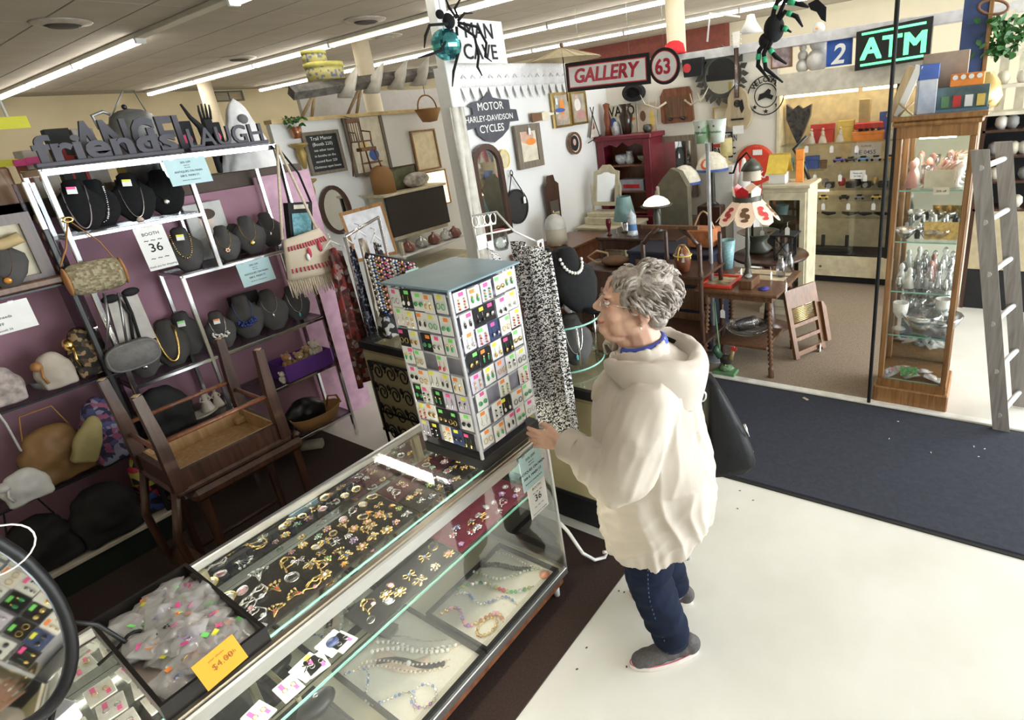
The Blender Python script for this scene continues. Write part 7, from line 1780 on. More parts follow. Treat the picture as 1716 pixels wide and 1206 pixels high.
MB().ring(A, B_, mo, -UY, mv, V((.025, 0, -.005))).build('frame', VAN, t); MB().prism(B_, mo+V((.006, 0, 0)), -UY, mv, V((.006, 0, 0))).build('glass', MIRROR, t)
c = at(935, 330, 'y', 4.15); t = thing('shaped_mirror_back', 'dark scalloped wooden wall mirror standing on the desk', 'mirror', (c.x, 4.2, .80)); MB().prism([(-.11, -.36), (.0, -.46), (.11, -.36), (.13, .16), (.07, .20), (.05, .27), (-.05, .27), (-.07, .20), (-.13, .16)], (c.x, 4.24, c.z-.02), UX, UZ, (0, -.02, 0)).build('board', DWOOD, t); MB().prism([(-.08, -.26), (.08, -.26), (.08, -.02), (-.08, -.02)], (c.x, 4.218, c.z-.02), UX, UZ, (0, -.003, 0)).build('glass', MIRROR, t)
def lamp(c, lb, base, bm, shade, sm, z0, parts=()):
 t = thing('table_lamp', lb, 'lamp', c); lathe_part(t, 'base', base, c, bm); lathe_part(t, 'shade', shade, (c[0], c[1], c[2]+z0), sm, cap=False)
 for nm, pf, m in parts: lathe_part(t, nm, pf, c, m)
 return t
FROST = C_(.62, .60, .55, 'frosted_glass', .35); FRNG = stripes('lamp_fringe', (.42, .38, .28), (.66, .61, .5), 160, 'X', 3, .9, .5, 5, .3)
lamp((4.98, 3.98, .80), 'domed frosted glass lamp with long cream fringe on the desk', [(0, 0), (.09, 0), (.09, .02), (.03, .04), (.02, .3), (0, .3)], BRASS, [(.12, .14), (.118, .18), (.10, .24), (.06, .28), (.015, .30)], FROST, .06, (('fringe', [(.118, .20), (.122, .10), (.115, .02), (.11, .02)], FRNG), ('finial', [(0, .36), (.012, .365), (.008, .39), (0, .40)], BRASS)))
TLS = C_(.20, .33, .33, 'teal_shade', .7)
lamp((5.18, 3.18, .93), 'blue-green cone shade lamp on a crystal base', [(0, 0), (.06, 0), (.03, .03), (.05, .08), (.02, .14), (0, .15)], SILVER, [(.125, .0), (.075, .25)], TLS, .13)
WARM = emis('warm_lamp_glass', (1.0, .80, .58), 1.6)
t = lamp((5.25, 2.83, .93), 'lit lamp with stepped glass shade and iron lace rim', [(0, 0), (.07, 0), (.07, .02), (.04, .05), (.045, .16), (.03, .2), (.02, .26), (0, .26)], DGM, [(.15, .0), (.12, .05), (.08, .08), (.03, .10), (0, .105)], WARM, .27, (('lace_rim', [(.155, .26), (.17, .275), (.155, .285)], DGM), ('finial', [(0, .37), (.015, .38), (.006, .42), (0, .43)], DGM)))
l = bpy.data.lights.new('lamp_bulb', 'POINT'); l.energy = 3; l.color = (1, .75, .5); l.shadow_soft_size = .03; o = bpy.data.objects.new('lamp_bulb', l); col.objects.link(o); o.parent = t; o.location = (0, 0, .31)
t = thing('side_table', 'dark wooden side table crowded with lamps', 'table', (5.2, 2.9, 0)); MB().box((4.90, 2.45, .90), (5.55, 3.40, .93), .006).build('top', DWOOD, t)
for x in (4.95, 5.5):
 for y in (2.5, 3.35): MB().cyl((x, y, .008), (x, y, .90), .02, .026, 8).build('leg', DWOOD, t)
MB().box((4.93, 2.48, .55), (5.52, 3.37, .57)).build('lower_shelf', DWOOD, t); MB().box((4.93, 2.48, .80), (5.52, 3.37, .90)).build('apron', DWOOD, t)
t = lamp((5.05, 3.02, .93), 'tall painted stein with blue and red figure beside the lit lamp', [(0, 0), (.055, 0), (.055, .02), (.048, .05), (.045, .18), (.05, .2), (.035, .22), (.01, .25), (0, .27)], BLUW, [(.05, .055), (.0475, .12)], C_(.12, .25, .5, 'stein_blue'), 0)
obj_vase((5.0, 3.28, .93), [(0, 0), (.03, 0), (.012, .02), (.014, .06), (.03, .13), (.025, .18), (0, .18)], C_(.12, .01, .015, 'ruby_glass', .1), 'ruby glass vase beside the blue-green lamp')
HB = C_(.16, .145, .10, 'olive_upholstery', .8); t = thing('headboard', 'olive upholstered headboard standing on edge', 'headboard', (5.8, 2.9, 0)); MB().prism([(-.17, 0), (.19, 0), (.19, 1.30), (.10, 1.46), (.0, 1.50), (-.10, 1.40), (-.17, 1.32)], (5.75, 2.90, .008), -UY, UZ, (.10, 0, 0)).build('padding', HB, t); MB().box((5.74, 3.05, .008), (5.86, 3.09, 1.32), .01).build('edge_board', VAN, t)
TIFC = cells('leaded_cream', [(.80, .76, .62), (.86, .83, .72), (.75, .70, .55)], 26, .2, bump=.5)
for k, (x, y, z, lb) in enumerate(((6.35, 3.02, 1.30, 'leaded glass lamp with red letter C, nearer one'), (6.55, 2.75, 1.42, 'leaded glass lamp with red letter C, farther one'))):
 t = lamp((x, y, z-.45), lb, [(0, 0), (.08, 0), (.03, .04), (.02, .4), (0, .45)], DGM, [(.20, .0), (.195, .03), (.16, .13), (.08, .20), (.02, .22)], TIFC, .40)
 lathe_part(t, 'rim', [(.202, .40), (.203, .43)], (x, y, z-.45), BLUP, cap=False)
 b = MB(); text(b, 'C', (x-.19, y+.075, z-.01), -UY, V((.45, 0, 1)).normalized(), .17, .004, offset=.03); b.build('letter', C_(.7, .12, .04, 'c_red'), t)
 st_ = thing('lamp_stand', 'dark stand under the %s leaded lamp' % ('nearer', 'farther')[k], 'stand', (x, y, 0)); MB().box((x-.15, y-.15, .008), (x+.15, y+.15, z-.45), .01).build('block', DWOOD, st_)
obj_vase((6.68, 2.62, 1.42), [(0, 0), (.06, 0), (.06, .02), (.02, .04), (.02, .1), (.075, .1), (.07, .3), (0, .3)], C_(.55, .47, .22, 'pale_yellow_shade'), 'pale yellow drum lamp beside the leaded lamps', 'drum_lamp', 'lamp')
MB().box((6.55, 2.5, .008), (6.78, 2.72, 1.42)).build('pedestal', WHITE, label='white pedestal under the yellow drum lamp', cat='pedestal')
t = thing('washstand', 'dark turned wood washstand with arched towel bar', 'stand', (4.1, 2.05, 0)); WY0, WY1, WX0, WX1 = 1.80, 2.30, 3.99, 4.40
for x in (WX0, WX1):
 for y in (WY0, WY1):
  MB().lathe([(.016, 0), (.022, .06), (.014, .10), (.022, .3), (.016, .5), (.024, .55), (.016, .6), (.022, .86), (.026, .9), (.018, .93), (.02, 1.12), (.014, 1.14)], (x, y, .008), 10).build('post', DWOOD, t)
for z in (.30, .86): MB().box((WX0-.03, WY0-.03, z), (WX1+.03, WY1+.03, z+.022), .005).build('shelf', DWOOD, t)
MB().box((WX0-.015, WY0-.0, 1.255), (WX0+.015, WY1+.0, 1.285), .004).build('towel_bar', MWOOD, t)
for y, s in ((WY0, 1), (WY1, -1)): MB().tube([(WX0, y, 1.12), (WX0, y+s*.07, 1.20), (WX0, y+s*.16, 1.265)], .018, 6).build('bracket', DWOOD, t)
t = thing('stoneware_jug', 'brown stoneware jug in a yellow rope sling on the washstand', 'jug', (4.1, 2.0, .882)); lathe_part(t, 'jug', [(0, 0), (.045, 0), (.065, .08), (.07, .13), (.055, .18), (.03, .2), (.03, .22), (0, .22)], (4.10, 2.0, .882), C_(.19, .065, .03, 'brown_glaze', .3))
for k in range(3): MB().tube([(4.10+.073*math.cos(a)*(1 if k else 1), 2.0+.073*math.sin(a), .99+.03*(k == 0)) if k == 0 else (4.10+.07*math.cos(k*1.5)*math.cos(a), 2.0+.07*math.sin(k*1.5)*math.cos(a), .99+.11*math.sin(a)) for a in [PI*(2 if k == 0 else 1)*j/12 for j in range(12 if k == 0 else 13)]], .006, 6, closed=(k == 0)).build('rope', YELP, t)
t = thing('painted_basket', 'small painted wooden basket with looped handle behind the washstand', 'basket', (4.75, 2.1, .93)); MB().box((4.66, 1.98, .93), (4.88, 2.22, 1.09), .01).build('body', C_(.45, .16, .06, 'orange_pot', .6, var=.3), t); MB().tube([(4.77, 2.0+.2*k/8, 1.08+.16*math.sin(PI*k/8)) for k in range(9)], .008, 6).build('handle', LWOOD, t)
t = desk('navy_chest', 'navy blue chest of drawers with brown drawer fronts', 4.50, 5.0, 1.95, 2.75, .92, C_(.014, .016, .04, 'navy_paint', .5), 0)
for k in range(3): d = MB().box((4.485, 2.02, .15+.24*k), (4.50, 2.68, .36+.24*k), .004).build('drawer', MWOOD, t); MB().ball((4.475, 2.35, .25+.24*k), .014, 8, 6).build('knob', BRASS, d)
t = thing('spool_table', 'square wooden table with bobbin-turned splayed legs', 'table', (4.5, 1.6, 0)); TX = (4.13, 4.83, 1.24, 1.93)
MB().box((TX[0], TX[2], .70), (TX[1], TX[3], .725), .006).build('top', MWOOD, t); MB().box((TX[0]+.06, TX[2]+.06, .64), (TX[1]-.06, TX[3]-.06, .70)).build('apron', MWOOD, t); MB().box((TX[0]+.12, TX[2]+.12, .20), (TX[1]-.12, TX[3]-.12, .22), .005).build('lower_shelf', MWOOD, t)
for x, sx_ in ((TX[0]+.08, -1), (TX[1]-.08, 1)):
 for y, sy_ in ((TX[2]+.09, -1), (TX[3]-.09, 1)):
  m = MB(); a_ = V((x, y, .66)); b_ = V((x+sx_*.04, y+sy_*.035, .008)); N = 34; pts = [a_.lerp(b_, k/N) for k in range(N+1)]
  m.tube(pts, [(.024 if k < 4 or k > 30 else .017+.009*math.cos(k*PI)) for k in range(N+1)], 8); m.build('leg', MWOOD, t)
t = thing('card_lamp', 'table lamp with petal glass shade painted with playing card kings', 'lamp', (4.5, 1.6, .725)); c = V((4.50, 1.60, .725))
lathe_part(t, 'base', [(0, 0), (.06, 0), (.06, .015), (.04, .03), (.03, .06), (.02, .09), (.03, .13), (.015, .22), (.02, .30), (.012, .48), (0, .5)], c, DGM); PET = emis('petal_glass', (.92, .70, .52), .12)
for k in range(8):
 a = 2*PI*k/8+.25; d_ = V((math.cos(a), math.sin(a), 0)); e_ = V((-math.sin(a), math.cos(a), 0)); o2 = c+UZ*.66+d_*.11; v2 = (d_*.66-UZ*.76).normalized()
 sh_ = [(-.04, 0), (.04, 0), (.075, .09), (.078, .15), (.055, .205), (0, .225), (-.055, .205), (-.078, .15), (-.075, .09)]
 pz_ = MB().prism(sh_, o2, e_, v2, e_.cross(v2)*.004).build('petal', PET, t); nn = e_.cross(v2); s_ = 1 if nn.dot(d_) > 0 else -1
 b = MB()
 for (x, y, r1, r2) in ((0, .07, .03, .02), (-.015, .11, .025, .03), (.018, .13, .022, .025), (0, .165, .03, .015)): b.prism(oval(r1, r2, 10, x, y), o2+nn*s_*.006, e_, v2, nn*s_*.001)
 b.build('king_print', REDP if k % 2 else BRNP, pz_)
lathe_part(t, 'band', [(.112, .655), (.115, .70)], c, DGM, cap=False)
for k in range(6):
 a = 2*PI*k/6; d_ = V((math.cos(a), math.sin(a), 0)); e_ = V((-math.sin(a), math.cos(a), 0)); MB().prism([(-.045, 0), (.045, 0), (.05, .05), (0, .085), (-.05, .05)], c+UZ*.70+d_*.10, e_, (UZ+d_*.15).normalized(), d_*.004).build('crown_petal', C_(.6, .02, .03, 'crown_red', .2) if k % 2 else PET, t)
obj_vase((4.77, 1.885, .725), [(0, 0), (.048, 0), (.06, .12), (.075, .26), (.067, .26), (.052, .12), (0, .01)], C_(.28, .52, .56, 'sky_blue_glaze', .35, var=.2, scale=60), 'tall pale blue speckled vase on the spool table')
t = thing('serving_tray', 'red rimmed metal tray with harvest picture on the spool table', 'tray', (4.35, 1.79, .725)); MB().box((4.21, 1.66, .726), (4.50, 1.90, .734), .003).build('picture', C_(.48, .40, .26, 'harvest_print', var=.6, scale=14), t); MB().ring(rect(.33, .28, 4.19, 1.64), rect(.27, .22, 4.22, 1.67), (0, 0, .727), UX, UY, (0, 0, .022)).build('rim', C_(.75, .07, .04, 'tray_red', .3), t)
t = thing('wooden_box', 'brown wooden box with a stone on top beside the red tray', 'box', (4.32, 1.52, .725)); MB().box((4.22, 1.47, .725), (4.42, 1.58, .795), .005).build('body', MWOOD, t); MB().ball((4.33, 1.535, .805), (.04, .03, .015), 10, 6).build('stone', GRYP, t)
MB().sheet(lambda u, v: (4.50+.28*u, 1.30+.45*v, .7265+.002*math.sin(9*u)), 8, 8).build('cloth_doily', C_(.60, .50, .35, 'ecru_cloth', .9), label='ecru cloth doily spread under the card lamp', cat='cloth')
MILK = glass('milky_glass', (.86, .87, .88), .18, .15, .5)
for k, (x, y) in enumerate(((4.62, 1.36), (4.76, 1.33))): obj_vase((x, y, .728), [(0, 0), (.036, 0), (.038, .09), (.03, .12), (.02, .145), (.024, .175), (.02, .175), (.016, .145), (.033, .09), (.03, .006), (0, .006)], MILK, ['front milk bottle of clear glass on the spool table', 'rear milk bottle of clear glass on the spool table'][k], 'milk_bottle', 'bottle')
MB().lathe([(0, 0), (.05, 0), (.052, .006), (0, .008)], (4.27, 1.39, .726), 16, sy=.8).build('blue_badge', C_(.05, .05, .35, 'cobalt'), label='blue oval badge on the spool table edge', cat='badge')
for q in ((1240, 462), (1252, 438), (1290, 468), (1315, 487)): ptag(*q, 'z', .725)
ptag(1212, 525, 'x', 4.17)
t = thing('round_table', 'dark round side table behind the spool table', 'table', (5.25, 1.65, 0)); lathe_part(t, 'top', [(0, .715), (.34, .715), (.35, .73), (.34, .745), (0, .745)], (5.25, 1.65, 0), DWOOD, 32); lathe_part(t, 'pedestal', [(.2, .008), (.06, .05), (.04, .3), (.05, .6), (.12, .715)], (5.25, 1.65, 0), DWOOD)
t = thing('metal_lantern', 'black square metal lantern with crossed bars on the round table', 'lantern', (5.12, 1.47, .745)); MB().box((5.04, 1.39, .745), (5.20, 1.55, .765), .003).build('base', BLACKM, t); MB().box((5.01, 1.36, .965), (5.23, 1.58, .98), .003).build('roof', BLACKM, t)
for x in (5.045, 5.195):
 for y in (1.395, 1.545): MB().box((x-.006, y-.006, .765), (x+.006, y+.006, .965)).build('corner_bar', BLACKM, t)
MB().box((5.05, 1.40, .766), (5.19, 1.54, .964)).build('glass', glass('lantern_glass', (.7, .72, .74), .1), t)
for s in (1, -1): MB().tube([(5.04, 1.47-s*.075, .77), (5.04, 1.47+s*.075, .96)], .004, 5).build('cross_bar', BLACKM, t)
MB().tube([(5.12, 1.42+.1*k/8, .98+.07*math.sin(PI*k/8)) for k in range(9)], .006, 6).build('handle', BLACKM, t)
MB().cyl((5.12, 1.47, .767), (5.12, 1.47, .88), .03, n=12).build('candle', GRYP, t)
obj_vase((5.3, 1.78, .745), [(0, 0), (.1, 0), (.13, .04), (.07, .1), (.12, .16), (.2, .20), (.19, .20), (0, .12)], C_(.10, .11, .085, 'dark_olive_ceramic', .3), 'dark olive pedestal bowl on the round table', 'pedestal_bowl', 'bowl')
t = thing('speaker_clock', 'wooden cased round dark clock on the round table', 'clock', (5.40, 1.62, .745)); MB().box((5.38, 1.54, .745), (5.44, 1.72, .93), .01).build('case', MWOOD, t); MB().prism(oval(.065, .065, 18), (5.379, 1.63, .84), -UY, UZ, (-.004, 0, 0)).build('dial', BLACK, t)
t = thing('beige_cabinet', 'beige painted display cabinet with glass door', 'cabinet', (5.75, 1.6, 0)); MB().box((5.60, 1.40, .06), (5.95, 1.84, 1.30)).build('carcass', VAN, t); MB().box((5.56, 1.37, 1.30), (5.97, 1.88, 1.335), .008).build('cornice', VAN, t); MB().box((5.58, 1.38, .008), (5.95, 1.86, .06)).build('plinth', VAN, t)
d = MB().ring(rect(.40, 1.16, 1.42-3.24-.0, .10), rect(.30, 1.02, 1.42-3.19, .17), (5.598, 0, 0), -UY, UZ, (-.02, 0, 0)).build('door', VAN, t); MB().prism(rect(.30, 1.02, 1.42-3.19, .17), (5.594, 0, 0), -UY, UZ, (-.004, 0, 0)).build('pane', glass('cab_glass', (.6, .6, .55), .12), d)
t = thing('birdhouse', 'white birdhouse with bright yellow roof on the beige cabinet', 'birdhouse', (5.72, 1.70, 1.335)); MB().box((5.65, 1.63, 1.335), (5.79, 1.79, 1.44), .003).build('box', WHITE, t); yl = C_(.85, .62, .10, 'yellow_roof', .6)
for s in (-1, 1): MB().add([V((5.72, 1.61, 1.60)), V((5.72, 1.81, 1.60)), V((5.72+s*.10, 1.81, 1.43)), V((5.72+s*.10, 1.61, 1.43)), V((5.73, 1.61, 1.615)), V((5.73, 1.81, 1.615)), V((5.73+s*.11, 1.81, 1.435)), V((5.73+s*.11, 1.61, 1.435))], [(0, 1, 2, 3), (7, 6, 5, 4), (0, 4, 5, 1), (2, 6, 7, 3), (1, 5, 6, 2), (0, 3, 7, 4)]).build('roof', yl, t)
smallbox((5.78, 1.53, 1.335), (.08, .07, .30), C_(.85, .27, .04, 'orange_box'), 'tall orange birdhouse beside the yellow roof', 'birdhouse', 'birdhouse')
MB().tube([V((5.9, 1.47, 1.336)), at(1345, 272, 'x', 5.9), at(1330, 250, 'x', 5.9), at(1352, 228, 'x', 5.9)], .018, 8).build('desk_lamp', BLACK, label='black folding desk lamp arm above the yellow birdhouse', cat='lamp')
t = thing('bell_lamp', 'dark hooked wall lamp with cream skirt below the red sign', 'lamp', (5.5, 1.75, 1.3)); q = at(1260, 285, 'x', 5.3); lathe_part(t, 'shade', [(.10, 0), (.07, .06), (.03, .10), (0, .11)], tuple(q), DGM); lathe_part(t, 'skirt', [(.085, -.09), (.08, 0)], tuple(q), FRNG, cap=False); MB().tube([q+V((0, 0, .1)), q+V((0, .05, .16)), q+V((0, .14, .08)), q+V((0, .18, -.02)), at(1222, 290, 'x', 5.3)], .01, 6).build('hook_arm', IRON, t); MB().cyl((q.x, q.y, .75), (q.x, q.y, q.z), .012, n=8).build('stem', IRON, t)
t = thing('pole_lamp', 'grey floor pole with green and white beer bucket shades', 'lamp', (4.36, 1.865, 0)); MB().cyl((4.36, 1.865, .02), (4.36, 1.865, 2.0), .017, n=10).build('pole', C_(.42, .43, .45, 'grey_pole', .4, metal=.5), t); lathe_part(t, 'foot', [(0, .008), (.13, .008), (.12, .02), (.02, .03)], (4.36, 1.865, 0), MATS['grey_pole'])
BKT = cells('beer_bucket', [(.62, .72, .62), (.30, .50, .30), (.70, .74, .70)], 14, .35)
for y in (1.90, 1.78):
 b_ = MB().lathe([(.052, 1.86), (.072, 2.03), (.068, 2.03), (.05, 1.87), (0, 1.87)], (4.36, y, 0), 20).build('bucket', BKT, t)
 bb = MB(); text(bb, 'Heineken', (4.290, y+.04, 1.935), -UY, UZ, .026, offset=.02); bb.prism([((.012 if j % 2 == 0 else .005)*math.sin(j*PI/5), (.012 if j % 2 == 0 else .005)*math.cos(j*PI/5)) for j in range(10)], (4.289, y, 1.985), -UY, UZ, (-.001, 0, 0)); bb.build('lettering', C_(.04, .12, .06, 'beer_green'), b_)
MB().box((6.50, 2.25, .008), (6.78, 2.50, 1.12), .02).build('white_stand', WHITE, label='white painted cabinet below the railway sign', cat='cabinet')
obj_vase((6.6, 2.38, 1.12), [(0, 0), (.09, 0), (.06, .03), (.08, .1), (.05, .2), (.02, .36), (0, .38)], WHITE, 'white ceramic lamp base on the white cabinet')
t = thing('rooster_doorstop', 'painted cast iron rooster doorstop beside the table leg', 'doorstop', (4.1, 1.66, .012)); q = V((4.11, 1.655, .008))
MB().box(q+V((-.06, -.09, 0)), q+V((.06, .10, .03)), .006).build('base', GRNP, t); MB().ball(q+V((0, 0, .05)), (.05, .07, .03), 10, 6).build('grass', C_(.16, .26, .14, 'moss', .8, var=.5, scale=60), t)
MB().ball(q+V((0, 0, .125)), (.032, .055, .045), 12, 8).build('body', C_(.04, .035, .03, 'rooster_dark', .5), t); MB().tube([q+V((0, -.035, .14)), q+V((0, -.055, .19)), q+V((0, -.06, .215))], [.028, .018, .016], 8).build('neck', C_(.30, .22, .10, 'rooster_neck', .5), t); MB().tube([q+V((0, .045, .14)), q+V((0, .09, .2)), q+V((0, .085, .24)), q+V((0, .10, .22))], [.03, .03, .02, .006], 8).build('tail', C_(.03, .09, .05, 'tail_green', .4), t)
MB().prism([(-.02, 0), (.03, 0), (.035, .03), (.02, .025), (.01, .04), (0, .028), (-.015, .035)], q+V((0, -.06, .215)), -UY, UZ, (.01, 0, 0)).build('comb', REDP, t)
for s in (-1, 1): MB().cyl(q+V((s*.012, 0, .06)), q+V((s*.012, 0, .10)), .006, n=6).build('leg', YELP, t)
MB().tube([V((4.2, 1.78, .6)), V((4.17, 1.75, .35)), V((4.13, 1.70, .02))], .007, 6).build('green_cane', GRNP, label='thin green cane leaning by the rooster', cat='cane')
obj_vase((4.48, 1.60, .222), [(0, 0), (.06, 0), (.16, .05), (.2, .09), (.195, .09), (.15, .055), (0, .01)], GLASS, 'wide clear glass bowl under the spool table', 'glass_bowl', 'bowl', 28)
t = thing('glass_pitcher', 'ribbed clear glass pitcher lying in the glass bowl', 'pitcher', (4.5, 1.6, .25)); m = MB(); m.T = Matrix.Translation((4.46, 1.68, .30))@Matrix.Rotation(1.2, 4, 'X'); m.lathe([(0, 0), (.05, 0), (.06, .1), (.055, .17), (.05, .17), (.05, .01), (0, .01)], n=18); m.build('body', MILK, t)
t = thing('washboard', 'wooden washboard with ribbed brass panel leaning on the table', 'washboard', (4.75, 1.15, 0)); a, b, c2, d = V((4.60, 1.30, .012)), V((4.96, 1.03, .012)), None, None
u2 = V((.42, -.20, 0)).normalized(); v2 = V((.0, .16, .60)).normalized(); v2 = (v2-u2*v2.dot(u2)).normalized(); o2 = V((4.55, 1.22, .012)); n2 = u2.cross(v2); th = n2*.03; RUST = wood('honey_wood', (.13, .055, .018), (.24, .11, .04), .45)
for x in (0, .335): MB().prism([(x, 0), (x+.045, 0), (x+.045, .60), (x, .60)], o2, u2, v2, th).build('side_rail', RUST, t)
for y, h in ((.02, .04), (.15, .03), (.27, .03), (.44, .16)): MB().prism(rect(.29, h, .045, y), o2, u2, v2, th).build('cross_rail', RUST, t)
MB().prism([(.38, .06), (.43, .06), (.43, .36), (.40, .42), (.38, .42)], o2, u2, v2, n2*.06).build('side_wing', RUST, t)
for k in range(9): MB().cyl(o2+u2*.045+v2*(.31+.014*k)+n2*.012, o2+u2*.335+v2*(.31+.014*k)+n2*.012, .005, n=5).build('rib', BRASS, t)
ptag(1372, 588, 'z', .01, 'white tag lying below the washboard')
for q in ((925, 370, 'y', 4.2), (1035, 395, 'x', 5.1), (1038, 405, 'x', 5.0), (1144, 432, 'x', 4.05), (1320, 387, 'x', 5.05), (1278, 392, 'x', 5.3), (931, 170, 'y', 4.24), (886, 220, 'y', 4.24), (878, 335, 'y', 4.24)): ptag(*q)
MB().tube([at(985, 430, 'x', 4.7), at(1000, 420, 'x', 4.7), at(1018, 424, 'x', 4.7), at(1020, 436, 'x', 4.7), at(1000, 440, 'x', 4.7)], .012, 6, closed=True).build('wooden_clamp', LWOOD, label='pale wooden clamp behind the black busts', cat='tool')
MB().box((4.5, 2.75, .008), (4.9, 3.4, .70), .01).build('low_chest', DWOOD, label='low dark chest behind the black busts', cat='chest')
MB().ball((4.72, 3.05, .745), (.12, .16, .05), 12, 8).build('leather_pouch', BRNP, label='dark brown leather pouch on the low chest', cat='pouch')
# == lit built-in display cabinet
t = thing('lit_display_case', 'cream built-in glass display case glowing with warm light', 'cabinet', (7.0, 1.3, 0)); DY0, DY1 = .40, 2.06; CRW = C_(.74, .66, .46, 'case_cream', .6)
MB().box((7.22, DY0, .09), (7.25, DY1, 2.2)).build('back', CRW, t); MB().box((6.78, DY0, .09), (7.22, DY1, .33)).build('drawer_front', CRW, t); MB().box((6.82, DY0, 0), (7.2, DY1, .09)).build('toe_kick', BLACKM, t)
for y in (DY0, DY1-.03): MB().box((6.78, y, .33), (7.22, y+.03, 2.2)).build('side', CRW, t)
MB().box((6.75, DY0-.05, 2.12), (7.25, DY1, 2.34), .004).build('header', C_(.60, .56, .47, 'header_grey', .6), t); MB().box((6.80, DY0+.03, .33), (7.2, DY1-.03, .345)).build('deck', BLACKM, t)
d = MB().box((6.772, 1.45, .16), (6.78, 1.62, .25), .003).build('drawer', CRW, t); MB().ball((6.765, 1.53, .205), .014, 8, 6).build('knob', DGM, d)
for a_, b_ in ((DY0+.05, 1.2), (1.25, DY1-.05)): MB().cyl((6.9, a_, 2.10), (6.9, b_, 2.10), .014, n=8).build('case_tube', emis('case_warm', (1, .80, .48), 9), t)
MB().cyl((6.9, 1.5, 1.06), (6.9, 2.0, 1.06), .010, n=8).build('case_tube', emis('case_warm', (1, .80, .48), 9), t)
for z, y0, y1 in ((1.58, DY0, DY1), (1.30, 1.52, DY1), (1.37, DY0, 1.45), (1.08, DY0, DY1), (.96, DY0, DY1), (.77, DY0, DY1)): MB().box((6.80, y0+.03, z-.008), (7.2, y1-.03, z)).build('glass_shelf', GSHELF, t)
MB().box((6.783, DY0+.03, .35), (6.787, DY1-.03, 2.1)).build('glass_door', glass('case_door_glass', (.985, .985, .98), .02, .01, .3), t)
MB().box((6.775, .84, .33), (6.80, .87, 2.12)).build('door_stile', BLACKM, t)
def toycar(p, m, lb, s=1):
 t = thing('toy_car', lb, 'toy', p, 0, world=False); t.scale = (s, s, s)
 MB().box((-.025, -.06, .012), (.025, .06, .04), .008).build('body', m, t); MB().box((-.02, -.03, .04), (.02, .035, .06), .01).build('cabin', BLACK, t)
 for x in (-.025, .025):
  for y in (-.038, .038): MB().cyl((x-.004, y, .014), (x+.004, y, .014), .014, n=8).build('wheel', BLACKM, t)
for k, (c_, nm) in enumerate((((.15, .13, .5), 'violet'), ((.05, .05, .06), 'black'), ((.2, .4, .75), 'sky blue'), ((.5, .5, .5), 'silver'), ((.85, .4, .05), 'orange'), ((.6, .05, .04), 'red'), ((.75, .75, .7), 'white'))): toycar((6.86, 1.40-.125*k, 1.371), C_(*c_, 'toy_'+nm.replace(' ', '_'), .3), nm+' toy car in the row on the lit case shelf')
for k, y in enumerate((.62, .78, .95, 1.12, 1.28, 1.5, 1.7)):
 t = thing('camera', 'dark vintage %s on the third lit case shelf, number %s from the right' % ('camera', ['one', 'two', 'three', 'four', 'five', 'six', 'seven'][k]), 'camera', (6.95, y, 1.081)); MB().box((6.90, y-.05, 1.081), (6.97, y+.05, 1.15), .01).build('body', BLACK, t); MB().cyl((6.90, y, 1.115), (6.86, y, 1.115), .026, n=12).build('lens', GRYP if k % 2 else BLACK, t)
 toycar((6.88, y+.05, .961), [GRYP, BLACK, YELP][k % 3], 'small %s model car on the fourth lit case shelf, near camera %s' % (['grey', 'black', 'yellow'][k % 3], ['one', 'two', 'three', 'four', 'five', 'six', 'seven'][k]), .9)
 MB().tube([(6.92, y-.08, .80), (6.92, y, .79), (6.9, y+.07, .81)], [.012, .022, .012], 7).build('tool', BLACKM, label='dark antique tool on the fifth lit case shelf, number %s from the right' % ['one', 'two', 'three', 'four', 'five', 'six', 'seven'][k], cat='tool')
for k, (y, w_, h, m, lb) in enumerate(((1.60, .24, .20, REDP, 'red baseball card stand on the top lit case shelf'), (1.36, .16, .22, YELP, 'yellow card box on the top lit case shelf'), (1.18, .10, .42, C_(.55, .42, .2, 'kraft'), 'tall kraft box on the top lit case shelf'), (.98, .09, .28, BLUP, 'blue boxed figure on the top lit case shelf'), (1.12, .30, .10, ORNP, 'orange toy train box on the top lit case shelf'))): smallbox((6.95-.06*(k == 4), y, 1.582), (.08, w_, h), m, lb, 'toy_box', 'box', rz=0)
t = thing('toy_locomotive', 'red toy locomotive standing on the orange box', 'toy', (6.88, 1.12, 1.683)); MB().box((6.85, .98, 1.70), (6.93, 1.26, 1.77), .012).build('body', C_(.5, .03, .03, 'loco_red', .35), t)
for k in range(4): MB().cyl((6.845, 1.02+.06*k, 1.698), (6.935, 1.02+.06*k, 1.698), .016, n=8).build('wheel', BLACKM, t)
for k, y in enumerate((1.70, 1.58, 1.40, .88)): figurine((6.87, y, 1.582), .17, 'sports bobblehead figure number %s on the top lit case shelf' % ['one', 'two', 'three', 'four'][k])
t = thing('metallic_jersey', 'shiny black pleated bag shaped like a shirt in the lit case', 'bag', (6.92, 1.87, 1.582)); MB().prism([(0, 0), (.06, .12), (.13, .30), (.14, .42), (.05, .38), (0, .42), (-.06, .38), (-.13, .44), (-.13, .28), (-.05, .10)], (6.90, 1.86, 1.582), -UY, UZ, (.06, 0, 0)).build('body', C_(.10, .10, .11, 'black_foil', .2, metal=.7, var=.6, scale=30), t)
for k, (y0, m) in enumerate(((1.18, PAPER), (.80, PAPER))): price_card('licence_plate', (7.1, y0+.14, 1.39), (0, -1, 0), (0, 0, 1), .30, .15, m, [(('PE 0455', 'UZ 7219')[k], .5, .2, .42, 'CENTER'), ('ILLINOIS', .5, .72, .18, 'CENTER')], ['licence plate PE 0455 behind the toy cars', 'licence plate at the right behind the toy cars'][k], False, .003, BLUP)
